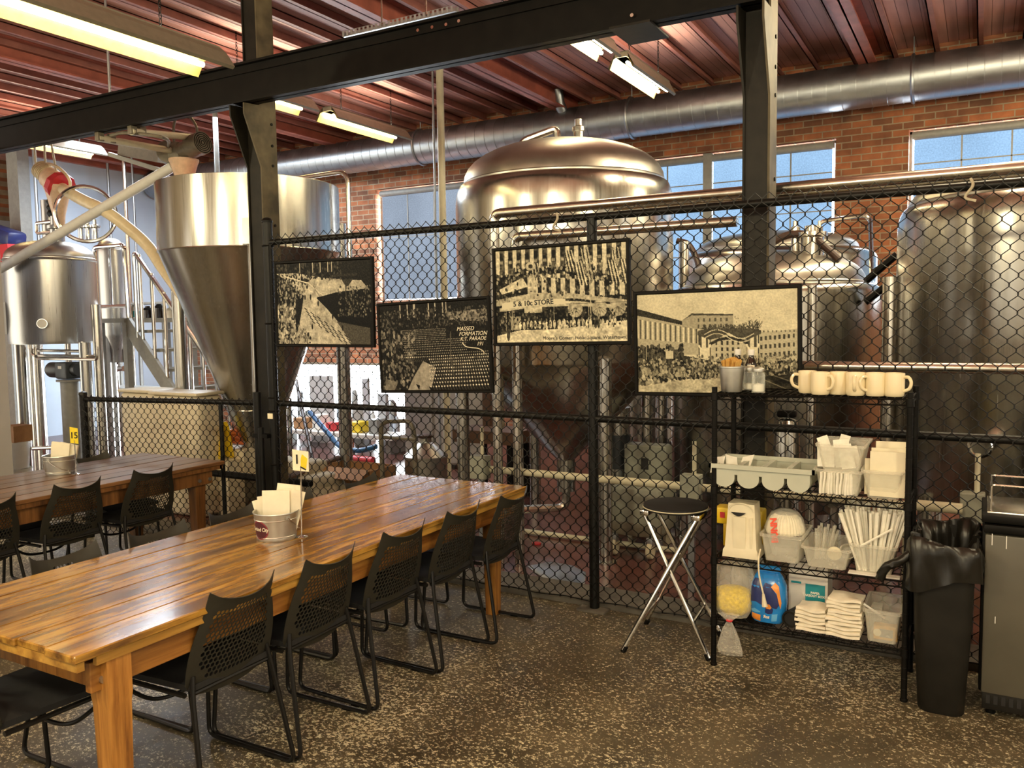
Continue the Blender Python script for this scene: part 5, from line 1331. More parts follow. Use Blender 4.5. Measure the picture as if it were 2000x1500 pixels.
# cooler
cx0, cy0 = .022, 4.06
t = root('undercounter_cooler', 'grey undercounter drinks cooler with a black top edge at the right border', 'cooler', (.33, 4.25, 0))
MB().rbox((.33, 4.27, .46), (.62, .36, .72), .006).build('cabinet', M['black'], t)
MB().rbox((.335, 4.085, .455), (.61, .05, .70), .008).build('door', M['fridge'], t)
MB().rbox((.335, 4.08, .832), (.622, .06, .035), .006).build('door_handle_strip', M['black'], t)
MB().rbox((.335, 4.26, .872), (.64, .40, .035), .006).build('worktop_edge', M['black'], t)
MB().rbox((.335, 4.27, .893), (.60, .36, .012), .004).build('drip_tray', M['pipe'], t)
rl = MB()
for z in (.955, 1.0):
    rl.tube(smooth_path([(.05, 4.12, z), (.05, 4.43, z), (.62, 4.43, z)], .02, 4), .004, 6)
for x, y in ((.05, 4.12), (.05, 4.43), (.20, 4.43), (.4, 4.43)): rl.tube([(x, y, .895), (x, y, 1.0)], .004, 6)
rl.build('guard_rail', M['chrome'], t)
gr = MB().rbox((.335, 4.085, .075), (.60, .04, .085), .004)
gr.build('grille', M['binblack'], t)
for i in range(20): MB().bb((.05 + .029 * i, 4.062, .06), (.066 + .029 * i, 4.066, .098)).build('grille_slot', M['hole'], t)
for x in (.07, .6): MB().cyl((x, 4.12, 0), (x, 4.12, .04), .02, n=12).build('foot', M['black'], t)
for x, z, h in ((.055, .76, .05), (.108, .75, .055), (.075, .42, .03)): MB().bb((x, 4.0585, z), (x + .003, 4.0602, z + h)).build('scratch', M['white'], t)
# ================================================================== BREWERY
def profile_arc(r0, z0, r1, z1, n=8):
    """quarter-ellipse shoulder from (r0,z0) on the wall to (r1,z1) at the top"""
    return [(r1 + (r0 - r1) * math.cos(PI / 2 * k / n), z0 + (z1 - z0) * math.sin(PI / 2 * k / n)) for k in range(n + 1)]
def vessel(name, label, cat, ax, r, zcone, zcyl, zsh, ztop, lid_r, lid_z, rout=.07, zout=.45, legs=(), leg_r=.05, mat='steel', legz=None, seams=(), n=64):
    x, y = ax
    t = root(name, label, cat, (x, y, 0))
    pr = [(rout, zout), (rout, zcone), (r * .985, zcyl - .01), (r, zcyl + .02)] + profile_arc(r, zsh, lid_r + .012, lid_z, 6) + [(lid_r, lid_z + .004)]
    MB().lathe([(0, zout)] + pr, (x, y, 0), n).build('shell', M[mat], t, angle=28)
    lid = [(lid_r + .006, lid_z - .02), (lid_r + .008, lid_z + .012), (lid_r, lid_z + .02)] + [(lid_r * math.cos(PI / 2 * k / 10) ** .9 if k < 10 else 0, lid_z + .02 + (ztop - lid_z - .02) * math.sin(PI / 2 * k / 10) ** .95) for k in range(1, 11)]
    MB().lathe(lid, (x, y, 0), n).build('dome', M['satin'], t, angle=28)
    for z in seams: MB().tube([(x + (r + .0005) * math.cos(a), y + (r + .0005) * math.sin(a), z) for a in [2 * PI * k / n for k in range(n)]], .004, 5, closed=True).build('weld_seam', M[mat], t)
    for lx, ly in legs:
        MB().cyl((lx, ly, .012), (lx, ly, (legz or zcyl) + .05), leg_r, n=18).build('leg', M['steel'], t)
        MB().lathe([(0, 0), (leg_r * 1.6, 0), (leg_r * 1.6, .012), (0, .014)], (lx, ly, 0), 18).build('foot', M['steel'], t)
    return t
# --- central tank
ax = tank_axis(890, 1315, 430, 6.73); cx, cy, r = ax
L = [(cx + .60 * sx, cy + .60 * sy) for sx in (-1, 1) for sy in (-1, 1)]
t = vessel('fermentation_tank', 'big domed steel tank in the centre, behind the highest print', 'tank', (cx, cy), r, .62, 1.42, 2.62, 3.14, .79, 2.80, .075, .36, L, .05)
MB().lathe([(.04, 0), (.04, .10), (.05, .10), (.05, .13), (.03, .14), (.03, .19), (0, .19)], (cx + .16, cy - .05, 3.10), 16).build('relief_valve', M['pipe'], t)
p = Vector((cx - .05, cy, 3.12))
MB().tube(smooth_path([p, p + Vector((0, 0, .14)), p + Vector((-.26, -.1, .05)), p + Vector((-.30, -.1, -.06))], .05), .03, 10).build('top_pipe', M['pipe'], t)
MB().tube(smooth_path([(cx, cy, .4), (cx, cy, .22), (cx - .35, cy - .25, .22)], .08), .035, 10).build('outlet_pipe', M['pipe'], t)
MB().cyl((cx - .38, cy - .27, .22), (cx - .62, cy - .42, .34), .055, n=14).build('outlet_valve', M['pvc'], t)
# --- cone-bottomed tank at left
ax = tank_axis(303, 663, 420, 8.3); cx, cy, r = ax
vv = Vector((cx, cy)).normalized(); vr = Vector((vv.y, -vv.x))
def vp(a, rr): q = -vv * math.cos(math.radians(a)) + vr * math.sin(math.radians(a)); return (cx + q.x * rr, cy + q.y * rr)
zt = at(480, 368, y=cy).z
t = root('grain_silo', 'open-topped steel tank with a long cone bottom, left of the black column', 'tank', (cx, cy, 0))
zc = at(480, 500, y=cy).z + .02
MB().lathe([(.06, .10), (.06, .30), (r * .33, .92), (r * .34, .96), (r * .985, zc - .02), (r, zc + .0), (r, zt), (r - .012, zt + .005), (r - .02, zt - .03), (0, zt - .12)], (cx, cy, 0), 72).build('shell', M['steel'], t, angle=28)
for z, q in ((zc, r), (.95, r * .338)): MB().tube([(cx + q * math.cos(a), cy + q * math.sin(a), z) for a in [2 * PI * k / 64 for k in range(64)]], .006, 5, closed=True).build('weld_seam', M['steel'], t)
MB().lathe([(.24, 0), (.25, .05), (.24, .085), (0, .085)], (at(388, 366, y=5.42).x, 5.42, zt - .045), 28).build('red_lid', M['red'], t)
for a, rr, z1 in ((2, r + .01, zc + .12), (98, r + .02, zt - .3), (-124, r + .02, zc + .1)):
    lx, ly = vp(a, rr)
    MB().cyl((lx, ly, 0), (lx, ly, z1), .066, n=20).build('leg', M['steel'], t)
lx, ly = vp(2, r + .01); lm = MB(); q = Vector((lx, ly, 0))
MB().box((lx, ly, zc + .12), (.20, .10, .22), rz=math.atan2(vr.y, vr.x)).build('leg_bracket', M['steel'], t)
a0, a1 = vp(70, r + .05), vp(125, r + .05)
MB().tube(smooth_path([(a1[0] - .7 * vr.x, a1[1] - .7 * vr.y, zt - .1), (a1[0] - .7 * vr.x, a1[1] - .7 * vr.y, zt + .10), (a0[0] + .04, a0[1] + .05, zt + .14), (a0[0] + .04, a0[1] + .05, zt - .9)], .12, 6), .022, 10).build('overflow_pipe', M['pipe'], t)
# --- mash vessel far left
ax = tank_axis(8, 190, 560, 10.3); cx, cy, r = ax
zt = at(100, 470, y=cy).z; zl = at(100, 508, y=cy).z; zb = at(100, 670, y=cy).z
legs = [(at(46, 800, y=cy - .3).x, cy - .3), (at(172, 800, y=cy - .1).x, cy - .1), (at(80, 800, y=cy + .3).x, cy + .3)]
t = vessel('mash_vessel', 'domed brewing vessel on legs at far left with a small round gauge', 'tank', (cx, cy), r, zb, zb + .01, zl - .03, zt, r - .004, zl, r - .05, zb - .005, legs, .058, 'steel2', zb - .04)
gp = at(82, 632, y=cy - r * .86)
gd = (Vector((gp.x, gp.y, 0)) * -1).normalized()
MB().cyl(gp - gd * .1, gp + gd * .03, .05, n=24).build('gauge_body', M['chrome'], t)
MB().cyl(gp + gd * .03, gp + gd * .034, .043, n=24).build('gauge_face', M['white'], t)
mp = at(17, 622, y=cy - r * .75); md = (Vector((mp.x, mp.y, 0)) * -1).normalized()
MB().cyl(mp - md * .15, mp + md * .10, .17, n=28).build('side_manway', M['steel2'], t)
MB().tube([(cx + (r + .004) * math.cos(a), cy + (r + .004) * math.sin(a), zl - .01) for a in [2 * PI * k / 48 for k in range(48)]], .012, 6, closed=True).build('rim_band', M['steel2'], t)
n1 = at(112, 460, y=cy)
MB().lathe([(.07, -.1), (.07, .08), (.10, .09), (.10, .12), (.06, .13), (.06, .45), (.05, .46), (0, .46)], (n1.x, cy, n1.z - .02), 18).build('grain_inlet', M['steel2'], t)
MB().lathe([(.075, 0), (.09, .03), (.075, .06), (.09, .09), (.075, .12), (.09, .15), (.075, .18)], (n1.x, cy, n1.z + .2), 16).build('black_bellows', M['black'], t)
b2 = at(97, 410, y=cy + .1)
MB().cyl((b2.x, cy + .1, b2.z - .6), (b2.x, cy + .1, b2.z + .10), .085, n=16).build('vent_stack', M['steel2'], t)
rl = MB(); q0, q1 = at(62, 435, y=cy - .05), at(95, 452, y=cy - .05)
rl.tube(smooth_path([(q1.x, cy, q0.z), (q0.x, cy, q0.z), (q0.x, cy, q1.z), (q1.x, cy, q1.z)], .03), .018, 8); rl.build('grab_rail', M['pipe'], t)
for px in (158, 172, 186): 
    q = at(px, 452, y=cy); MB().lathe([(.03, -.08), (.03, .03), (.05, .04), (.05, .06), (.02, .07), (.02, .12), (0, .12)], (q.x, cy, q.z), 12).build('top_fitting', M['chrome'], t)
hq = at(168, 418, y=cy - .1); rr = .275
hr = Vector((hq.y, -hq.x, 0)).normalized()
MB().tube([tuple(hq + hr * rr * math.cos(a) + Vector((0, 0, rr * math.sin(a)))) for a in [2 * PI * k / 40 for k in range(40)]], .02, 8, closed=True).build('metal_hoop', M['chrome'], t)
# under the vessel: drive and pipes
dq = at(127, 740, y=cy - .05)
t = root('agitator_drive', 'dark gear motor on a grey pedestal beneath the brewing vessel', 'motor', (dq.x, cy, 0))
MB().cyl((dq.x, cy, 0), (dq.x, cy, dq.z - .02), .092, n=24).build('pedestal', M['greymetal'], t)
MB().lathe([(0, 0), (.13, 0), (.13, .02), (0, .022)], (dq.x, cy, dq.z - .03), 24).build('flange', M['greymetal'], t)
MB().rbox((dq.x, cy, dq.z + .09), (.20, .2, .18), .02).build('gearbox', M['darkmotor'], t)
MB().cyl((dq.x - .30, cy, dq.z + .09), (dq.x - .08, cy, dq.z + .09), .085, n=18).build('motor_body', M['darkmotor'], t)
MB().cyl((dq.x + .08, cy, dq.z + .10), (dq.x + .18, cy, dq.z + .10), .07, n=14).build('motor_end', M['darkmotor'], t)
MB().bb((dq.x - .03, cy - .104, dq.z + .11), (dq.x + .03, cy - .101, dq.z + .14)).build('name_plate', M['white'], t)
MB().cyl((dq.x, cy, dq.z + .17), (dq.x, cy, zb), .03, n=12).build('shaft', M['chrome'], t)
for i, (px, y_, lab) in enumerate(((66, cy + .25, 'thin steel riser pipe under the brewing vessel, left of the pedestal'), (78, cy + .1, 'broad steel riser pipe under the brewing vessel, next to the pedestal'), (198, cy + .05, 'steel pipe standing just right of the brewing vessel'))):
    q = at(px, 800, y=y_); tag(MB().cyl((q.x, y_, 0), (q.x, y_, zb + (.4 if i == 2 else .02)), (.028, .05, .05)[i], n=14).build('riser_pipe', M['pipe']), lab, 'pipe')
for i, (pa, pb, py) in enumerate(((58, 162, 684), (62, 190, 694), (70, 190, 700))):
    a, b_ = at(pa, py, y=cy - .05 - .06 * i), at(pb, py + 2, y=cy - .05 - .06 * i)
    tag(MB().tube(smooth_path([a + Vector((0, 0, .12)), a, b_, b_ + Vector((0, 0, .1))], .05), .016, 8).build('transfer_pipe', M['pipe']), ['uppermost', 'middle', 'lowest'][i] + ' thin steel pipe running crosswise under the brewing vessel', 'pipe', 'pipes under the brewing vessel')
a, b_ = at(62, 876, y=cy - .1), at(150, 872, y=cy - .1)
tag(MB().cyl(a, b_, .022, n=10).build('floor_pipe', M['pipe']), 'steel pipe low down between the legs of the brewing vessel', 'pipe')
# second kettle behind the stair
ax = tank_axis(190, 248, 550, 12.0); kx, ky, kr = ax
z0, z1_ = at(218, 655, y=ky).z, at(218, 480, y=ky).z
t = vessel('kettle', 'shiny upright kettle behind the stair rail, catching blue daylight', 'tank', (kx, ky), kr, z0 - .2, z0, z1_ - .15, z1_ + .10, kr * .9, z1_ - .05, .1, z0 - .35, (), mat='steel2')
for a in (40, 160, 280): MB().cyl((kx + kr * .8 * math.cos(math.radians(a)), ky + kr * .8 * math.sin(math.radians(a)), 0), (kx + kr * .8 * math.cos(math.radians(a)), ky + kr * .8 * math.sin(math.radians(a)), z0), .04, n=10).build('leg', M['steel2'], t)
# --- brew deck with stair
PY_ = 6.15
pa, pb = at(190, 622, y=PY_), at(250, 622, y=PY_)
zp = (pa.z + pb.z) / 2
t = root('brew_stair', 'steel stair with round handrails climbing to the brew deck', 'stair', (pb.x, PY_, 0))
MB().bb((pa.x - .05, PY_ - .05, zp - .05), (pb.x, PY_ + 1.0, zp)).build('landing', M['greymetal'], t)
for x in (pa.x + .05, pb.x - .03):
    for y in (PY_, PY_ + .9): MB().bb((x - .035, y - .035, 0), (x + .035, y + .035, zp - .04)).build('landing_leg', M['greymetal'], t)
sb = at(452, 842, y=PY_); nst = 8
dxs, dzs = (sb.x - pb.x), -zp + .12
for s_ in (0, .85):
    y = PY_ + s_
    MB().prism([(0, .04), (0, -.20), (dxs, dzs - .20), (dxs, dzs + .02)], .04, frame_m((pb.x, y + .02, zp), (1, 0, 0), (0, 0, 1))).build('stringer', M['greymetal'], t)
    h = .92
    x_a = pb.x + .16; z_a = zp + dzs * .16 / dxs
    rail = smooth_path([(x_a, y, z_a - .05), (x_a, y, z_a + h), (pb.x + dxs, y, zp + dzs + h), (pb.x + dxs, y, .1)], .08, 6)
    MB().tube(rail, .026, 10).build('handrail', M['chrome'], t)
    for i in range(1, 8):
        f = i / 8; MB().cyl((pb.x + .05 + (dxs - .05) * f, y, zp + dzs * f - .05), (pb.x + .05 + (dxs - .05) * f, y, zp + dzs * f + h), .02, n=10).build('baluster', M['chrome'], t)
for i in range(nst):
    f = (i + .7) / nst
    MB().bb((pb.x + dxs * f - .14, PY_ + .05, zp + dzs * f - .02), (pb.x + dxs * f + .12, PY_ + .83, zp + dzs * f + .015)).build('tread', M['greymetal'], t)
q0, q1 = at(190, 600, y=PY_), at(242, 478, y=PY_)
gr = MB(); gr.tube(smooth_path([(q0.x, PY_, zp), (q0.x, PY_, q1.z), (q1.x, PY_, q1.z), (q1.x + .02, PY_, zp)], .06), .026, 10)
xm = (q0.x + q1.x) / 2
gr.build('landing_rail', M['chrome'], t)
MB().cyl((xm, PY_, zp + .12), (xm, PY_, q1.z), .014, n=8).build('landing_baluster', M['chrome'], t)
MB().cyl((q0.x, PY_, zp + .14), (q1.x, PY_, zp + .14), .022, n=8).build('landing_rail', M['chrome'], t)
# --- grain augers
def auger(mot, tilt, rf, label, dark, body, span, hop):
    t = root('grain_auger', label, 'auger', mot)
    return t
am = at(352, 312, y=5.4)
t = root('grain_auger', 'grey-tubed grain auger whose motor sits above the cone-bottomed tank', 'auger', am)
tubeP = [at(330, 330, y=5.4), at(0, 525, y=4.9)]
dirt = (tubeP[0] - tubeP[1]).normalized()
MB().tube([tubeP[0] + dirt * .05, tubeP[1]], .048, 16).build('auger_tube', M['pvc'], t)
mo = at(392, 280, y=5.37); m1 = at(338, 302, y=5.4)
dm = (mo - m1).normalized()
MB().rbox(m1 + (mo - m1) * .2, (.16, .14, .16), .02, M=dm.to_track_quat('X', 'Z').to_matrix()).build('gearbox', M['lightshell'], t)
MB().cyl(m1 + (mo - m1) * .35, m1 + (mo - m1) * .70, .075, n=20).build('motor_body', M['motor'], t)
MB().cyl(m1 + (mo - m1) * .68, mo + dm * .03, .102, n=24).build('motor_cap', M['motor'], t)
cap = mo + dm * .032
for i in range(5): MB().tube([cap + Vector((0, 0, 0)) + (dm.orthogonal().normalized() * math.cos(a) + dm.cross(dm.orthogonal().normalized()) * math.sin(a)) * (.018 + .018 * i) for a in [2 * PI * k / 20 for k in range(20)]], .004, 5, closed=True).build('fan_guard', M['black'], t)
MB().cyl(m1 - Vector((.06, 0, -.02)), m1 - Vector((-.0, .06, -.02)), .10, n=20).build('end_plate', M['motor'], t)
hp = at(360, 336, y=5.42)
hz0 = at(358, 365, y=5.0).z
MB().lathe([(.085, 0), (.125, .13), (.135, .15), (.135, .165), (0, .165)], (hp.x, 5.42, hp.z - .05), 24).build('hopper_spout', M['hopper'], t)
MB().lathe([(.06, -.09), (.07, 0), (.095, .06)], (hp.x, 5.42, hp.z - .10), 20).build('spout_neck', M['hopper'], t)
MB().tube(spline([m1 + Vector((.02, 0, .08)), m1 + Vector((.06, -.02, .28)), m1 + Vector((.20, -.03, .36)), m1 + Vector((.33, 0, .22)), m1 + Vector((.30, .02, .06))], 6), .012, 8).build('motor_cable', M['motor'], t)
# cable conduit and clamp rails under the beam carrying the auger
for pa, pb, lab in (((190, 250), (345, 296), 'cream support pipe clamped beneath the black beam, left one'), ((255, 240), (375, 268), 'cream support pipe clamped beneath the black beam, right one')):
    a = at(*pa, y=4.56); b_ = at(*pb, y=5.4); a.z = BZ0 - .045; 
    t2 = root('support_pipe', lab, 'pipe', a)
    MB().cyl(a + Vector((0, .0, 0)), b_, .03, n=12).build('pipe_body', M['cream'], t2)
    for f in (.02, .16): MB().rbox(a.lerp(b_, f) + Vector((0, 0, .012)), (.05, .06, .075), .006).build('clamp', M['motor'], t2)
p0 = at(230, 244, y=4.6)
tag(MB().tube(spline([(p0.x - .1, 4.6, BZ0 - .03), (p0.x + .1, 4.62, BZ0 - .03), (p0.x + .45, 4.7, BZ0 - .10), m1 + Vector((-.02, -.03, .06))], 8), .014, 8).build('flexible_conduit', M['motor']), 'curved grey conduit from the beam down to the auger motor', 'conduit')
bq0, bq1 = at(268, 290, y=7.0), at(330, 325, y=7.0)
t = root('hanging_duct_box', 'flat beige box duct hanging behind the auger motor', 'duct', bq0)
MB().box(((bq0.x + bq1.x) / 2 + .05, 7.0, (bq0.z + bq1.z) / 2 + .02), (.75, .5, .16), M=Matrix.Rotation(.22, 3, 'Y')).build('duct_body', M['lightshell'], t)
MB().box(((bq0.x + bq1.x) / 2, 6.75, (bq0.z + bq1.z) / 2 - .10), (1.0, .06, .05), M=Matrix.Rotation(.30, 3, 'Y')).build('edge_rail', M['greygreen'], t)
# second auger over the mash vessel
t2p = at(100, 350, y=cy - .1); hz = t2p.z
t = root('grain_auger', 'cream flexible auger with a red flange above the far-left brewing vessel', 'auger', t2p)
fl = at(122, 368, y=cy - .1); da = (at(122, 368, y=cy - .1) - at(85, 335, y=cy - .1)).normalized()
MB().cyl(at(84, 334, y=cy - .1), at(97, 347, y=cy - .1), .085, n=18).build('motor_body', M['pvc2'], t)
for i in range(6): MB().cyl(at(80 + i * 2.4, 331 + i * 2.2, y=cy - .1), at(80.8 + i * 2.4, 331.8 + i * 2.2, y=cy - .1), .10, n=18).build('cooling_fin', M['pvc2'], t)
MB().cyl(at(97, 347, y=cy - .1), at(115, 362, y=cy - .1), .115, n=20).build('auger_head', M['hopper'], t)
MB().cyl(at(114, 361, y=cy - .1), at(121, 367, y=cy - .1), .15, n=10).build('red_flange', M['red'], t)
MB().lathe([(.05, -.42), (.06, -.3), (.12, -.05), (.14, 0), (0, 0)], (t2p.x + .1, cy - .1, hz - .08), 20).build('hopper_spout', M['hopper'], t)
path = [at(120, 367, y=cy - .1), at(160, 390, y=cy - .2), at(205, 412, y=cy - .2), at(250, 445, y=cy - .1), at(290, 482, y=cy), at(320, 526, y=cy), at(366, 590, y=cy), at(416, 666, y=cy), at(470, 742, y=cy)]
MB().tube(spline(path, 8), .058, 14).build('auger_tube', M['pvc2'], t)
MB().tube(spline([at(80, 332, y=cy - .1), at(92, 320, y=cy - .1), at(115, 328, y=cy - .1), at(135, 350, y=cy - .1), at(137, 372, y=cy - .1)], 6), .016, 8).build('motor_cable', M['pvc2'], t)
MB().cyl(at(50, 268, y=cy - .1), at(115, 268, y=cy - .1), .015, n=8).build('support_bar', M['cream'], t)
for px, tx in ((72, 66), (90, 86), (112, 98)):
    MB().tube([at(px, 345, y=cy - .1), at(tx, 268, y=cy - .1)], .012, 6).build('hanger_cable', M['cream'], t)
# --- mid tank, tank behind, right tank
ax = tank_axis(1312, 1722, 590, 7.15); cx, cy, r = ax
zs = at(1515, 562, y=cy).z
Lm = [(cx + r * .72 * sx, cy + r * .72 * sy) for sx in (-1, 1) for sy in (-1, 1)]
t = vessel('bright_tank', 'steel tank with a brown hose arching over its dome, behind the largest print', 'tank', (cx, cy), r, .16, .30, zs - .06, at(1515, 497, y=cy).z + .03, r * .86, zs + .02, .2, .12, Lm, .05)
dz = at(1515, 490, y=cy).z
MB().tube(spline([at(1445, 540, y=cy - .3), at(1480, 500, y=cy - .3), at(1530, 462, y=cy - .3), at(1580, 460, y=cy - .3), at(1620, 490, y=cy - .3), at(1640, 508, y=cy - .3)], 8), .028, 10).build('brown_hose', M['rubber'], t)
for px, py, q in ((1553, 470, .03), (1600, 470, .02), (1585, 480, .09)):
    p = at(px, py, y=cy - .25); MB().lathe([(q, -.16), (q, .06), (q * 1.3, .07), (q * 1.3, .10), (q * .6, .11), (q * .6, .15), (0, .15)], (p.x, cy - .25, p.z), 16).build('top_fitting', M['pipe'], t)
MB().cyl((cx - .9, cy - .5, 0), (cx - .9, cy - .5, 2.25), .045, n=14).build('side_pipe', M['pipe'], t)
ax2 = tank_axis(1322, 1721, 500, 9.32); cx2, cy2, r2 = ax2
zs2 = at(1520, 492, y=cy2).z
t = vessel('bright_tank', 'second steel tank farther back, its pale dome showing against the blue window', 'tank', (cx2, cy2), r2 - .03, .8, 1.1, zs2 - .10, at(1600, 452, y=cy2).z + .02, r2 * .80, zs2, .08, .4, [(cx2 + .6 * a, cy2 + .6 * b) for a in (-1, 1) for b in (-1, 1)], .05)
p = [at(1595, 448, y=cy2), at(1605, 432, y=cy2), at(1690, 420, y=cy2), at(1700, 430, y=cy2), at(1703, 540, y=cy2 - .8)]
MB().tube(smooth_path(p, .08), .022, 8).build('top_pipe', M['pipe'], t)
p0, p1 = at(1330, 476, y=8.0), at(1368, 548, y=7.2)
tag(MB().tube(spline([at(1322, 470, y=7.6), at(1345, 478, y=7.6), at(1362, 510, y=7.4), at(1368, 545, y=7.0)], 8), .028, 10).build('brown_hose', M['rubber']), 'brown hose curling down left of the black column, in front of the blue window', 'hose')
pq = at(1336, 500, y=7.0)
tag(MB().cyl((pq.x, 7.0, 0), (pq.x, 7.0, pq.z + .12), .045, n=16).build('riser_pipe', M['pipe']), 'steel riser pipe left of the black column below the curling hose', 'pipe')
for dy, lab in ((0, 'upper thick black hose slanting between the two right-hand tanks'), (45, 'lower thick black hose slanting between the two right-hand tanks')):
    tag(MB().cyl(at(1690, 550 + dy * .9, y=6.6), at(1752, 497 + dy, y=6.6), .026, n=10).build('black_hose', M['black']), lab, 'hose', 'slanting black hoses')
axr = tank_axis(1750, 2420, 560, 6.3); cx3, cy3, r3 = axr
zsh = at(1752, 430, y=cy3).z
t = vessel('fermentation_tank', 'very large steel tank cut by the right edge of the photo', 'tank', (cx3, cy3), r3, .40, .58, zsh - .10, zsh + .26, r3 * .93, zsh + .05, .14, .28, [(cx3 + .65 * a, cy3 + .6 * b) for a in (-1, 1) for b in (-1, 1)], .05)
MB().cyl((cx3 - .35, cy3 - r3 + .06, 1.0), (cx3 - .37, cy3 - r3 - .06, 1.0), .055, n=18).build('sample_port', M['chrome'], t)
MB().tube([(cx3 - .37 + .055 * math.cos(a), cy3 - r3 - .06, .80 + .055 * math.sin(a) + .20) for a in [2 * PI * k / 20 for k in range(20)]], .01, 6, closed=True).build('clamp_ring', M['chrome'], t)
q = at(1705, 700, y=5.9)
tag(MB().cyl((q.x + .08, 6.1, 0), (q.x + .08, 6.1, 2.0), .05, n=16).build('riser_pipe', M['pipe']), 'steel pipe standing between the two right-hand tanks', 'pipe')
# --- long horizontal pipes right behind the fence
PYB = 5.02
def hpipe(pa, pb, r_, label, mat='pipe', xr=None, Y=PYB, ends=None, name='horizontal_pipe'):
    a, b_ = at(*pa, y=Y), at(*pb, y=Y); z = (a.z + b_.z) / 2
    x1 = xr if xr is not None else b_.x
    pts = [(a.x, Y, z), (x1, Y, z)]
    if ends == 'left': pts = smooth_path([(a.x, Y, 0), (a.x, Y, z), (x1, Y, z)], .05)
    if ends == 'right': pts = smooth_path([(a.x, Y, z), (x1, Y, z), (x1, Y, 0)], .05)
    return tag(MB().tube(pts, r_, 14).build(name, M[mat]), label, 'pipe')
hpipe((965, 412), (2000, 334), .034, 'thick steel pipe just above the fence top rail, turning down at its left end', xr=1.4, ends='left')
hpipe((1200, 402), (2000, 347), .022, 'thinner steel pipe running under the thick pipe along the fence top', xr=1.4, Y=5.12, ends='right')
hpipe((1005, 458), (1440, 438), .032, 'steel pipe behind the highest print, ending at the right column', Y=5.1, ends='left')
hpipe((1565, 716), (2000, 719), .030, 'steel pipe at mid height above the mugs, behind the fence', xr=1.4, ends='right')
hpipe((945, 915), (1345, 951), .026, 'cream conduit pipe running between two grey junction boxes', 'cream', xr=-.3, Y=5.15)
hpipe((1775, 985), (1880, 994), .030, 'pale pipe ending in the junction box behind the bin', 'cream', Y=5.0, ends='left')
hpipe((1015, 1036), (1139, 1052), .02, 'low pale pipe near the red floor under the central tank', 'cream', xr=-1.9, Y=5.9)
for px, py, s_, lab in ((938, 912, .125, 'grey junction box on the conduit beside the corner of the honey table'), (1350, 952, .125, 'grey junction box on the conduit beside the stool seat'), (1899, 990, .12, 'grey junction box behind the bin and the cooler')):
    p = at(px, py, y=5.1)
    tb = root('junction_box', lab, 'junction box', (p.x, 5.1, p.z - s_ / 2))
    MB().rbox((p.x, 5.1, p.z), (s_, .09, s_ * 1.35), .006).build('box_body', M['greygreen'], tb)
    MB().rbox((p.x, 5.052, p.z), (s_ * .94, .008, s_ * 1.28), .002, seg=1).build('cover', M['greygreen'], tb)
    MB().cyl((p.x + .02, 5.1, p.z + s_ * .6), (p.x + .02, 5.1, p.z + s_ * .6 + .22), .014, n=8).build('conduit_stub', M['cream'], tb)
    MB().bb((p.x - .02, 5.1, 0), (p.x + .02, 5.13, p.z - s_ * .6)).build('stand', M['galv'], tb)
for px, py, rr, lab in ((1015, 760, .022, 'bright steel pipe rising left of the central tank, below the corner-store print'), (976, 760, .030, 'pale pipe dropping to a small tap below the corner-store print')):
    p = at(px, py, y=5.3)
    tp = root('vertical_pipe', lab, 'pipe', (p.x, 5.3, 0))
    z0 = 0 if px > 1000 else at(976, 830, y=5.3).z
    MB().cyl((p.x, 5.3, z0), (p.x, 5.3, 2.3), rr, n=14).build('pipe_body', M['pipe' if px > 1000 else 'cream'], tp)
    if px < 1000: MB().lathe([(.012, -.05), (.02, -.03), (.035, 0), (.03, .03)], (p.x, 5.3, z0), 14).build('tap', M['cream'], tp)
q = at(1270, 800, y=8.6)
vessel('conditioning_tank', 'low steel tank in the shadows between the central tank and the largest print', 'tank', (q.x, 8.7), .38, .3, .45, 1.50, 1.78, .31, 1.60, .2, .2, [(q.x + .22 * a, 8.7 + .22 * b) for a in (-1, 1) for b in (-1, 1)], .04)
for px, Y_, r_, z1, lab in ((1584, 5.75, .030, 1.95, 'bright steel pipe standing right of the largest print, behind the mugs'), (1292, 6.6, .035, 1.35, 'steel pipe rising just behind the control box'), (1318, 6.9, .028, 1.3, 'slimmer steel pipe rising right of the control box')):
    p = at(px, 760, y=Y_); tag(MB().cyl((p.x, Y_, 0), (p.x, Y_, z1), r_, n=16).build('riser_pipe', M['pipe']), lab, 'pipe')
p = at(1536, 900, y=5.5)
t = root('steel_canister', 'slim steel canister with a black handle, seen between the two upper shelves', 'canister', (p.x, 5.5, 0))
zt_ = at(1536, 802, y=5.5).z
MB().lathe([(0, .5), (.085, .5), (.09, .52), (.078, zt_ - .12), (.06, zt_ - .06), (.03, zt_ - .05), (0, zt_ - .05)], (p.x, 5.5, 0), 24).build('canister_body', M['steel'], t)
MB().rbox((p.x, 5.5, zt_ - .02), (.12, .06, .05), .015).build('handle', M['black'], t)
MB().cyl((p.x, 5.5, 0), (p.x, 5.5, .5), .03, n=12).build('stand', M['motor'], t)
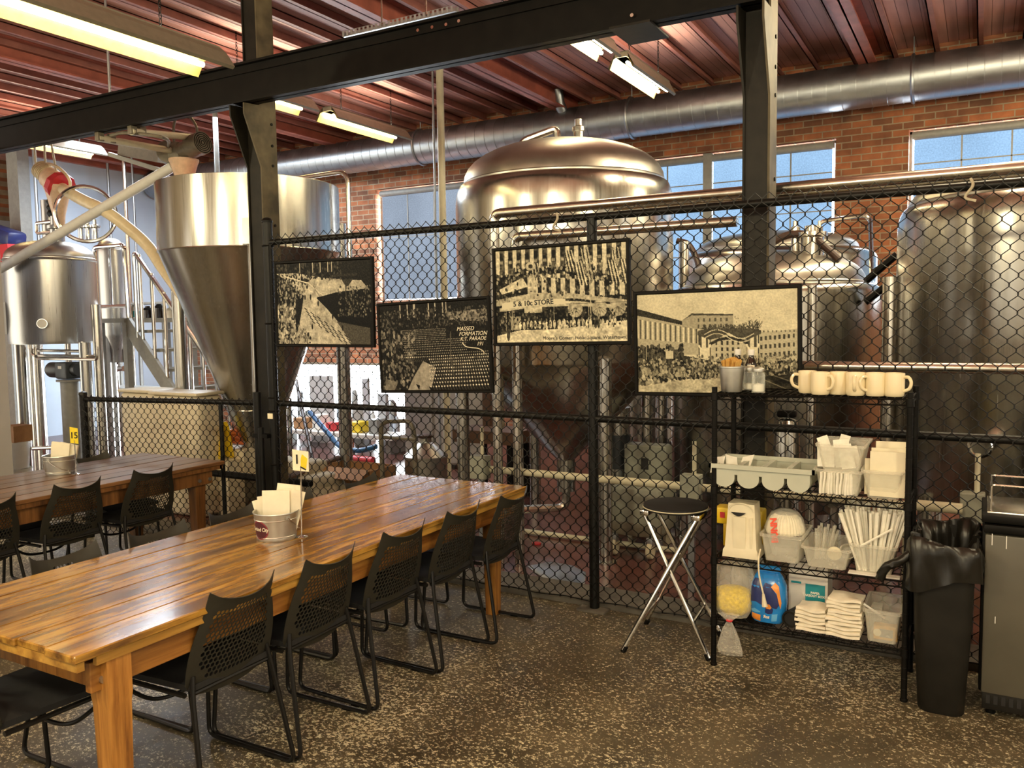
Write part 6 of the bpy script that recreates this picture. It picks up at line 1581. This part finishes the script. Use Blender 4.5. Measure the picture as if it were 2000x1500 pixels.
# --- control box, drum, cart
c0, c1 = at(1221, 866, y=6.2), at(1303, 965, y=6.2)
t = root('control_box', 'grey-green electrical control box with a small black plate', 'control box', ((c0.x + c1.x) / 2, 6.2, c1.z))
MB().rbox(((c0.x + c1.x) / 2, 6.25, (c0.z + c1.z) / 2), (c1.x - c0.x, .16, c0.z - c1.z), .012).build('box_body', M['greygreen'], t)
MB().rbox(((c0.x + c1.x) / 2, 6.165, (c0.z + c1.z) / 2), ((c1.x - c0.x) * .95, .012, (c0.z - c1.z) * .96), .004, seg=1).build('box_door', M['greygreen'], t)
k0 = at(1259, 906, y=6.155)
MB().bb((k0.x - .03, 6.154, k0.z - .045), (k0.x + .03, 6.160, k0.z + .045)).build('black_plate', M['ink'], t)
MB().bb(((c0.x + c1.x) / 2 - .03, 6.3, 0), ((c0.x + c1.x) / 2 + .03, 6.34, c1.z + .05)).build('stand', M['galv'], t)
k0 = at(1208, 915, y=6.4)
t = root('steel_keg', 'steel keg with a dark band and red cap, left of the control box', 'keg', (k0.x, 6.4, 0))
MB().cyl((k0.x, 6.4, .25), (k0.x, 6.4, 1.02), .10, n=22).build('keg_body', M['steel'], t)
MB().cyl((k0.x, 6.4, .52), (k0.x, 6.4, .80), .1015, n=22, caps=False).build('dark_band', M['darkmotor'], t)
MB().cyl((k0.x, 6.4, 1.02), (k0.x, 6.4, 1.05), .05, n=16).build('red_cap', M['red'], t)
MB().rbox((k0.x, 6.4, .125), (.3, .3, .25), .01).build('keg_stand', M['motor'], t)
w0, w1 = at(1192, 975, y=5.75), at(1292, 1085, y=5.75)
t = root('pump_cart', 'grey-green pump cart on a cream caster under the control box', 'cart', ((w0.x + w1.x) / 2, 5.8, 0))
MB().rbox(((w0.x + w1.x) / 2, 5.9, .33), (w1.x - w0.x, .4, .34), .015).build('cart_body', M['greygreen'], t)
MB().rbox(((w0.x + w1.x) / 2, 5.72, .20), (w1.x - w0.x + .02, .05, .10), .01).build('cart_frame', M['motor'], t)
for x in (w0.x + .06, w1.x - .06):
    MB().lathe([(0, -.02), (.055, -.02), (.062, -.012), (.062, .012), (.055, .02), (0, .02)], (x, 5.68, .063), 20, Matrix.Rotation(PI / 2, 3, 'Y')).build('caster_wheel', M['cream'], t)
    MB().rbox((x, 5.68, .13), (.05, .05, .06), .005).build('caster_fork', M['galv'], t)
    MB().lathe([(0, -.02), (.055, -.02), (.062, -.012), (.062, .012), (.055, .02), (0, .02)], (x, 6.05, .063), 20, Matrix.Rotation(PI / 2, 3, 'Y')).build('caster_wheel', M['cream'], t)
    MB().rbox((x, 6.05, .13), (.05, .05, .06), .005).build('caster_fork', M['galv'], t)
pts = [at(px, py, z=.004) for px, py in ((1030, 1105), (1075, 1097), (1120, 1105), (1145, 1118), (1142, 1140), (1100, 1143), (1065, 1130), (1045, 1118))]
m = MB(); n = len(pts)
m.add([(p.x, p.y, .003) for p in pts] + [(p.x * .9 + sum(q.x for q in pts) / n * .1, p.y * .9 + sum(q.y for q in pts) / n * .1, .012) for p in pts], [(i, (i + 1) % n, n + (i + 1) % n, n + i) for i in range(n)] + [tuple(range(n, 2 * n))])
tag(m.build('plastic_sheet', M['galv']), 'pale plastic sheet lying on the red floor behind the fence', 'sheet')
p = at(1048, 1062, z=.004); tag(MB().cyl((p.x, p.y, .002), (p.x, p.y, .012), .035, n=20).build('red_disc', M['red']), 'small bright red disc on the brewery floor', 'disc')
# --- things between the column and the central tank
k0, k1 = at(790, 780, y=8.2), at(905, 905, y=8.2)
t = root('steel_cabinet', 'pair of tall grey cabinet doors behind the shiny cone-lidded vessel', 'cabinet', ((k0.x + k1.x) / 2, 8.4, 0))
kz = at(790, 700, y=8.2).z
MB().bb((k0.x, 8.2, .05), (k1.x, 8.7, kz)).build('cabinet_body', M['greypaint'], t)
xm = (k0.x + k1.x) / 2 + .02
for a, b_ in ((k0.x + .02, xm - .02), (xm + .02, k1.x - .02)): MB().rbox(((a + b_) / 2, 8.19, kz / 2), (b_ - a, .03, kz - .14), .004, seg=1).build('cabinet_door', M['greypaint'], t)
for x in (k0.x + .06, k1.x - .06): MB().bb((x - .03, 8.25, 0), (x + .03, 8.6, .06)).build('cabinet_foot', M['black'], t)
t0, t1 = at(889, 850, y=6.9), at(1012, 850, y=6.9)
t = root('brown_stand', 'dark brown stand half hidden behind the galvanised tank leg', 'stand', ((t0.x + t1.x) / 2, 7.0, 0))
za, zb_ = at(900, 838, y=6.9).z, at(900, 862, y=6.9).z
MB().bb((t0.x, 6.85, zb_), (t1.x, 7.3, za)).build('stand_top', M['brown'], t)
MB().bb((t0.x + .14, 7.2, za), (t0.x + .22, 7.3, za + .45)).build('back_post', M['brown'], t)
for x in (t0.x + .12, t1.x - .1):
    for y in (6.92, 7.25): MB().bb((x - .025, y - .025, 0), (x + .025, y + .025, zb_)).build('stand_leg', M['black'], t)
v0 = at(832, 900, y=6.5); vr_ = abs(at(870, 900, y=6.5).x - at(796, 900, y=6.5).x) / 2 * .92
zr = at(832, 893, y=6.5).z; zt_ = at(832, 870, y=6.5).z
t = root('cone_lid_vessel', 'shiny steel vessel with a conical lid just behind the far end of the honey table', 'vessel', (v0.x, 6.5, 0))
MB().lathe([(0, .12), (vr_, .12), (vr_, zr), (vr_ * 1.04, zr + .005), (vr_ * 1.04, zr + .02), (vr_ * .3, zt_ + .03), (vr_ * .28, zt_ + .06), (.06, zt_ + .09), (0, zt_ + .09)], (v0.x, 6.5, 0), 40).build('vessel_body', M['satin'], t)
MB().lathe([(.05, 0), (.08, .01), (.08, .03), (.05, .04), (0, .04)], (v0.x, 6.5, zt_ + .07), 16).build('lid_knob', M['rubber'], t)
for a in (.5, 2.6, 4.7): MB().cyl((v0.x + vr_ * .8 * math.cos(a), 6.5 + vr_ * .8 * math.sin(a), 0), (v0.x + vr_ * .8 * math.cos(a), 6.5 + vr_ * .8 * math.sin(a), .14), .025, n=10).build('leg', M['steel2'], t)
h0, h1, hz_ = at(748, 940, y=6.0), at(812, 940, y=6.0), at(770, 826, y=6.0).z
t = root('hand_truck', 'dark tubular hand truck handle in front of the bright opening', 'hand truck', ((h0.x + h1.x) / 2, 6.0, 0))
MB().tube(smooth_path([(h0.x, 6.0, .05), (h0.x - .05, 6.05, hz_), (h1.x - .05, 6.05, hz_ + .02), (h1.x + .02, 6.0, .05)], .10, 6), .022, 10).build('handle_loop', M['motor'], t)
MB().bb((h0.x - .05, 5.75, 0), (h1.x + .05, 6.02, .02)).build('toe_plate', M['galv'], t)
for z in (.3, .7): MB().cyl((h0.x - .01, 6.02, z), (h1.x, 6.02, z), .016, n=8).build('cross_tube', M['motor'], t)
for x in (h0.x - .02, h1.x + .02): MB().lathe([(0, -.025), (.08, -.025), (.10, -.015), (.10, .015), (.08, .025), (0, .025)], (x, 6.1, .10), 18, Matrix.Rotation(PI / 2, 3, 'Y')).build('wheel', M['black'], t)
# hoses and poles in front of the bright opening
tag(MB().cyl(at(578, 742, y=7.6), at(612, 905, y=6.6), .022, n=8).build('red_pole', M['rubber']), 'rust-red pole leaning in front of the bright opening', 'pole')
tag(MB().tube(spline([at(605, 805, y=7.4), at(640, 845, y=7.2), at(665, 872, y=7.1), at(700, 880, y=7.0), at(735, 872, y=7.0)], 8), .028, 10).build('blue_hose', M['bluehose']), 'blue hose sagging behind the cone tank leg in the bright opening', 'hose')
tag(MB().tube(spline([at(675, 690, y=9.0), at(676, 760, y=9.0), at(686, 820, y=8.9), at(690, 880, y=8.8)], 8), .016, 8).build('orange_hose', M['orange']), 'thin orange hose hanging in the bright opening', 'hose')
a = at(690, 888, y=8.0); b_ = at(728, 878, y=8.0); a.z = b_.z = .052
tag(MB().cyl(a, b_, .05, n=14).build('red_tube', M['red']), 'pinkish red tube lying in front of the bright opening', 'tube')
for i, (px, pt, w, mt, lab) in enumerate(((700, 800, .09, 'greymetal', 'grey post in the bright opening, right of the cone tank leg'), (745, 770, .07, 'whitewall', 'white upright pipe in the bright opening, beside the hand truck'), (712, 740, .05, 'whitewall', 'slim white pipe in the bright opening, under the second print'), (620, 735, .16, 'greypaint', 'pale grey panel standing at the left of the bright opening'), (560, 800, .10, 'greypaint', 'grey post behind the wire mesh, nearest the black column'))):
    p = at(px, pt, y=9.2); tag(MB().bb((p.x - w, 9.2, 0), (p.x + w, 9.2 + w, p.z)).build('upright_post', M[mt]), lab, 'post')
bx, by = at(606, 830, y=8.9), 8.9
t = root('workbench', 'pale workbench cluttered with parts in front of the bright opening', 'bench', (bx.x, by, 0))
bz = at(606, 838, y=8.9).z
MB().bb((bx.x - .6, 8.7, bz - .05), (bx.x + 1.6, 9.15, bz)).build('bench_top', M['white'], t)
for x in (bx.x - .5, bx.x + 1.5): MB().bb((x - .04, 8.75, 0), (x + .04, 9.1, bz - .05)).build('bench_leg', M['greymetal'], t)
for i, (px, py, w, h, mt, lab) in enumerate(((590, 815, .10, .16, 'card', 'brown box on the pale workbench'), (625, 815, .08, .22, 'white', 'white tub on the pale workbench'), (650, 815, .07, .12, 'red', 'red tin on the pale workbench'), (700, 820, .09, .15, 'yellow', 'yellow container on the pale workbench'), (735, 815, .08, .2, 'greymetal', 'grey can on the pale workbench'))):
    p = at(px, py, y=8.9); tag(MB().rbox((p.x, 8.92, bz + h / 2 + .001), (w * 2, .2, h), .01, seg=1).build(lab.split()[1] + '_container', M[mt]), lab, 'container')
for i, (px, w, h, mt) in enumerate(((668, .07, .55, 'galv'), (722, .06, .45, 'white'), (756, .08, .62, 'galv'), (775, .05, .40, 'whitewall'), (585, .06, .7, 'galv'), (640, .05, .62, 'white'), (603, .07, .42, 'greymetal'), (690, .05, .75, 'greymetal'), (738, .04, .7, 'galv'))):
    p = at(px, 850, y=9.6); tag(MB().lathe([(0, 0), (w, 0), (w * 1.05, .03), (w, .06), (w, h - .08), (w * .6, h - .02), (w * .3, h), (0, h)], (p.x, 9.6 + .06 * (i % 3), 0), 16).build('pale_canister', M[mt]), 'indistinct pale canister among the clutter in the bright opening', 'canister', 'clutter in the bright opening')
d0 = at(640, 905, y=7.2)
t = root('cardboard_box', 'open brown cardboard box behind the fence, left of the cone-lidded vessel', 'box', (at(688, 925, y=6.1).x, 6.1, 0))
b0, b1 = at(632, 925, y=6.1), at(735, 925, y=6.1); bzt = at(680, 912, y=6.1).z
MB().bb((b0.x, 6.0, bzt - .36), (b0.x + .01, 6.4, bzt)).bb((b1.x - .01, 6.0, bzt - .36), (b1.x, 6.4, bzt)).bb((b0.x, 6.0, bzt - .36), (b1.x, 6.01, bzt)).bb((b0.x, 6.39, bzt - .36), (b1.x, 6.4, bzt)).bb((b0.x, 6.0, bzt - .37), (b1.x, 6.4, bzt - .36)).build('box_walls', M['card'], t)
MB().box(((b0.x + b1.x) / 2, 5.93, bzt - .03), (b1.x - b0.x, .16, .008), M=Matrix.Rotation(.5, 3, 'X')).build('flap', M['card'], t)
MB().bb((b0.x + .02, 6.02, 0), (b1.x - .02, 6.38, bzt - .37)).build('pallet_base', M['brown'], t)
t = root('striped_barrier_board', 'black and yellow striped board above the cardboard box', 'board', (at(718, 915, y=6.6).x, 6.6, 0))
s0, s1 = at(705, 912, y=6.6), at(735, 912, y=6.6)
MB().bb((s0.x, 6.6, 0), (s1.x, 6.62, s0.z + .05)).build('board', M['yellow'], t)
for i in range(4):
    x = s0.x + (s1.x - s0.x) * i / 4; MB().prism([(0, 0), (.02, 0), (.045, .09), (.025, .09)], .003, frame_m((x, 6.5985, s0.z - .05), (1, 0, 0), (0, 0, 1))).build('black_stripe', M['ink'], t)
# sacks on a pallet and the rail in front of them
for i, (px, py, w, lab) in enumerate(((560, 918, .42, 'beige grain sack on top of the pile beside the black column'), (590, 942, .45, 'beige grain sack in the middle of the pile beside the black column'), (600, 965, .45, 'lowest beige grain sack of the pile beside the black column'), (462, 915, .40, 'beige grain sack seen through the low fence, upper one'), (455, 960, .45, 'beige grain sack seen through the low fence, lower one'))):
    p = at(px, py, y=5.75); m = MB().rbox((p.x, 5.8, p.z), (w * 1.3, .5, .17), .06, seg=3)
    tag(m.build('grain_sack', M['sack']), lab, 'sack', 'grain sacks')
p = at(520, 985, y=5.75)
tag(MB().bb((p.x - .75, 5.5, 0), (p.x + .75, 6.1, max(.1, at(600, 985, y=5.75).z - .02))).build('pallet', M['brown']), 'dark pallet under the beige grain sacks', 'pallet')
a, b_ = at(545, 940, y=5.3), at(660, 895, y=6.4)
tag(MB().cyl(a, b_, .03, n=10).build('guard_rail', M['brown']), 'brown guard rail slanting behind the number stand', 'rail')
a, b_ = at(400, 922, y=5.0), at(500, 950, y=5.0)
tag(MB().cyl((-5.85, 5.0, a.z), (-4.7, 5.0, a.z), .03, n=10).build('guard_rail', M['black']), 'dark guard rail behind the low fence near the column', 'rail')
# --- behind the low fence
for i, (pa, pb, pt, pb_, lab) in enumerate(((232, 305, 765, 900, 'left cream plastic tote tank behind the low fence'), (292, 384, 770, 905, 'right cream plastic tote tank behind the low fence'))):
    a, b_ = at(pa, pt, y=5.2 - .12 * i), at(pb, pt, y=5.2 - .12 * i); x0, x1, y = a.x, b_.x, 5.2 - .12 * i
    t = root('tote_tank', lab, 'tank', ((x0 + x1) / 2, y, 0), 'cream tote tanks')
    MB().rbox(((x0 + x1) / 2, y + .15, a.z / 2), (x1 - x0, .3, a.z), .05, seg=3).build('tote_body', M['drum'], t)
    MB().rbox(((x0 + x1) / 2, y + .15, a.z + .012), ((x1 - x0) * 1.03, .33, .03), .012).build('tote_lid', M['drum'], t)
for i, (px, py, h, w, lab) in enumerate(((402, 838, .5, .055, 'left yellow folding floor sign behind the low fence'), (431, 824, .66, .06, 'right and taller yellow floor sign behind the low fence'))):
    p = at(px, py, y=5.35); t = root('yellow_floor_sign', lab, 'sign', (p.x, 5.35, 0))
    hh = p.z - at(px, 895, y=5.35).z
    pl = [(-w, -hh), (w, -hh), (w * .8, -.05), (w * .4, 0), (-w * .4, 0), (-w * .8, -.05)]
    MB().prism(pl, .02, frame_m((p.x, 5.35, p.z), (1, 0, 0), (0, .12, 1))).build('front_panel', M['yellow'], t)
    MB().prism(pl, .02, frame_m((p.x, 5.40, p.z), (1, 0, 0), (0, -.12, 1))).build('rear_panel', M['yellow'], t)
p = at(418, 897, y=5.3); tag(MB().bb((p.x - .2, 5.28, 0), (p.x + .2, 5.52, at(418, 895, y=5.35).z)).build('low_crate', M['drum']), 'pale low crate carrying the two yellow floor signs', 'crate')
p = at(455, 850, y=5.62)
t = root('orange_hose_coil', 'coil of orange hose on a pale box behind the low fence', 'hose', (p.x, 5.62, 0))
pts = [(p.x + (.22 + .02 * math.sin(k)) * math.cos(k * .45), 5.62 + .16 * math.sin(k * .45), p.z + .02 * math.sin(k * 1.3) + .002 * k - .06) for k in range(60)]
MB().tube(pts, .022, 7).build('hose_coil', M['orange'], t)
MB().bb((p.x - .3, 5.45, p.z - .38), (p.x + .32, 5.8, p.z - .10)).build('pale_box', M['drum'], t)
MB().bb((p.x - .28, 5.47, 0), (p.x + .3, 5.78, p.z - .38)).build('dark_base', M['motor'], t)
p = at(530, 850, y=7.0)
tag(MB().tube([(p.x + .16 * math.cos(k * .4), 7.0 + .05 * math.sin(k * .4), p.z + .10 * math.sin(k * .4) + .003 * k) for k in range(50)], .02, 7).build('orange_hose_loop', M['orange']), 'loop of orange hose hanging just right of the black column', 'hose')
p = at(30, 850, y=5.0)
t = root('white_bucket', 'stack of white buckets with a brown box on top, beside the grey wall', 'bucket', (p.x, 5.0, 0))
t.name = 'white_bucket'
zz = at(30, 862, y=5.0).z
MB().lathe([(0, 0), (.11, 0), (.13, zz * .5 - .02), (.138, zz * .5 - .02), (.138, zz * .5)], (p.x, 5.0, 0), 24).build('bucket_body', M['white'], t)
MB().lathe([(0, zz * .5), (.11, zz * .5), (.13, zz - .02), (.138, zz - .02), (.138, zz), (0, zz)], (p.x, 5.0, 0), 24).build('bucket_body', M['white'], t)
tag(MB().bb((p.x - .10, 4.92, zz + .002), (p.x + .11, 5.12, zz + .17)).build('cardboard_box', M['card']), 'small brown box on the white buckets beside the grey wall', 'box')
p = at(14, 458, y=7.2)
tag(MB().rbox((p.x - .1, 7.2, p.z), (.75, .3, .22), .06, M=Matrix.Rotation(.25, 3, 'Y')).build('rolled_banner', M['navy']), 'navy and white bundle glimpsed at the far left edge above the brewing vessel', 'bundle')
tag(MB().bb((p.x - .6, 7.05, p.z - .42), (p.x + .25, 7.45, p.z - .16)).build('red_crate', M['red']), 'red crate glimpsed at the far left edge beside the brewing vessel', 'crate')
tag(MB().bb((p.x - .6, 7.05, 0), (p.x + .2, 7.45, p.z - .42)).build('storage_rack', M['greymetal']), 'grey storage rack hidden behind the brewing vessel at the left edge', 'rack')
p = at(152, 870, y=5.6)
tag(MB().lathe([(0, 0), (.07, 0), (.07, .42), (.05, .50), (.02, .54), (0, .54)], (p.x - .02, 5.6, at(152, 905, y=5.6).z - .3), 20).build('red_cylinder', M['red']), 'red cylinder standing behind the end post of the low fence', 'cylinder')
p = at(158, 890, y=5.6)
tag(MB().bb((p.x - .16, 5.5, 0), (p.x + .12, 5.72, at(152, 905, y=5.6).z - .3)).build('low_plinth', M['motor']), 'dark low plinth under the red cylinder', 'plinth')
# shelving and pipework behind the stair
q = at(300, 640, y=8.6)
t = root('supply_shelf', 'grey shelf of jugs and parts seen through the stair balusters', 'shelf', (q.x, 8.6, 0))
for z in (at(300, 590, y=8.6).z, at(300, 625, y=8.6).z): MB().bb((q.x - .75, 8.5, z - .03), (q.x + .75, 8.9, z)).build('shelf_board', M['greymetal'], t)
for x in (q.x - .73, q.x + .73):
    for y in (8.52, 8.88): MB().bb((x - .02, y - .02, 0), (x + .02, y + .02, at(300, 560, y=8.6).z)).build('upright', M['greymetal'], t)
zs_ = at(300, 625, y=8.6).z
for i, (dx_, h, mt, lab) in enumerate(((-.55, .3, 'white', 'white jug with a green label on the supply shelf'), (-.25, .22, 'bottle', 'dark jar on the supply shelf'), (.02, .26, 'bottle', 'dark bottle on the supply shelf'), (.3, .2, 'drum', 'cream tub on the supply shelf'))):
    tj = root('supply_jug', lab, 'jug', (q.x + dx_, 8.7, zs_ + .002))
    MB().lathe([(0, 0), (.085, 0), (.09, .02), (.09, h * .7), (.05, h * .88), (.035, h * .9), (.035, h), (0, h)], (q.x + dx_, 8.7, zs_ + .002), 18).build('jug_body', M[mt], tj)
    if i == 0: MB().cyl((q.x + dx_, 8.7, zs_ + .05), (q.x + dx_, 8.7, zs_ + .15), .0915, n=18, caps=False).build('green_label', M['teal'], tj)
p = at(225, 770, y=8.0)
t = root('grey_plastic_tub', 'grey-blue tub on the floor beneath the stair landing', 'tub', (at(245, 780, y=7.9).x, 7.9, 0))
x_ = at(245, 780, y=7.9).x; z_ = at(245, 755, y=7.9).z
MB().rbox((x_ + .2, 7.95, z_ / 2), (1.1, .4, z_), .03).build('tub_body', M['greymetal'], t)
t = root('valve_cluster', 'cluster of shiny valves on a pipe below the stair landing', 'valve', at(225, 720, y=7.6))
vq = at(225, 722, y=7.6)
MB().cyl((vq.x - .2, 7.6, vq.z), (vq.x + .2, 7.6, vq.z + .02), .04, n=12).cyl((vq.x, 7.6, vq.z - .1), (vq.x, 7.6, vq.z + .12), .045, n=12).cyl((vq.x + .05, 7.6, 0), (vq.x + .05, 7.6, vq.z), .02, n=8).build('valve_body', M['chrome'], t)
MB().cyl((vq.x - .1, 7.58, vq.z - .12), (vq.x + .14, 7.58, vq.z + .2), .02, n=8).build('lever', M['black'], t)
# ================================================================== LIGHT AND CAMERA
w = bpy.data.worlds.new('World'); scene.world = w; w.use_nodes = True
bg = w.node_tree.nodes['Background']; bg.inputs[0].default_value = (1.0, .92, .76, 1); bg.inputs[1].default_value = 1.9
def area(name, loc, size, sizey, e, c, rot=(0, 0, 0)):
    l = bpy.data.lights.new(name, 'AREA'); l.shape = 'RECTANGLE'; l.size = size; l.size_y = sizey; l.energy = e; l.color = c
    o = bpy.data.objects.new(name, l); col.objects.link(o); o.location = loc; o.rotation_euler = rot; return o
WARM = (1.0, .86, .54)
def fill_point(name, loc, e, c, r=.14):
    l = bpy.data.lights.new(name, 'POINT'); l.energy = e; l.color = c; l.shadow_soft_size = r
    o = bpy.data.objects.new(name, l); col.objects.link(o); o.location = loc
for loc, e in (((-1.0, -.6, 3.3), 150), ((1.9, 1.6, 3.3), 120), ((1.2, -2.4, 3.2), 130), ((-4.2, -.8, 3.3), 130), ((-7.0, 1.0, 3.3), 100)): fill_point('taproom_fill', loc, e, WARM)  # unseen point fills added behind the camera to light joists and ceiling
fill_point('brewery_fill', (2.6, 7.4, 3.6), 110, WARM)  # unseen point fill added out of frame at the right
fill_point('brewery_fill', (-.2, 5.3, 4.1), 60, WARM)  # another added point fill, lifts the lower brewery; no lamp hangs here
area('brewery_area_fill', (.3, 7.3, 4.1), .3, 2.4, 80, (1, .86, .55))  # area fill over the brewery, no fixture modelled here
area('brewery_cool_fill', (-9.5, 8.0, 4.3), 3.0, 2.0, 230, (.80, .90, 1.0))  # cool area fill added below the closed deck, which has no skylight
for x, y0, y1, z, e in ((-4.37, 1.2, 3.9, 3.47, 12), (-2.98, 5.95, 7.12, 4.16, 10), (-2.98, 7.42, 8.62, 4.16, 10), (-6.6, 5.95, 7.18, 4.17, 10), (-6.62, 7.5, 8.92, 4.17, 10), (-10.7, 5.6, 7.45, 4.17, 14), (.3, 5.9, 8.6, 4.1, 10), (-.6, 1.0, 3.4, 3.6, 12)):
    area('ceiling_fill', (x, (y0 + y1) / 2, z + .075), .12, y1 - y0, e, (1, .88, .66), (PI, 0, 0))  # upward fill added to brighten the deck; the fixtures have no top slots
cam = bpy.data.cameras.new('Camera'); cam.sensor_width = 36; cam.lens = FPX / 2000 * 36; cam.clip_end = 100
co = bpy.data.objects.new('Camera', cam); col.objects.link(co)
m4 = Matrix.Identity(4)
for i in range(3): m4[i][0], m4[i][1], m4[i][2], m4[i][3] = CR[i], CU[i], -CF[i], EYEV[i]
co.matrix_world = m4; scene.camera = co
vs_ = scene.view_settings; scene.display_settings.display_device = 'sRGB'
vs_.view_transform = 'Standard'; vs_.look = 'None'; vs_.gamma = 1; vs_.exposure = 0.78; vs_.use_curve_mapping = False
cy_ = scene.cycles; cy_.use_denoising = True; cy_.max_bounces = 8; cy_.diffuse_bounces = 4; cy_.glossy_bounces = 5; cy_.transmission_bounces = 4; cy_.transparent_max_bounces = 16
cy_.sample_clamp_indirect = 6; cy_.caustics_reflective = False; cy_.caustics_refractive = False
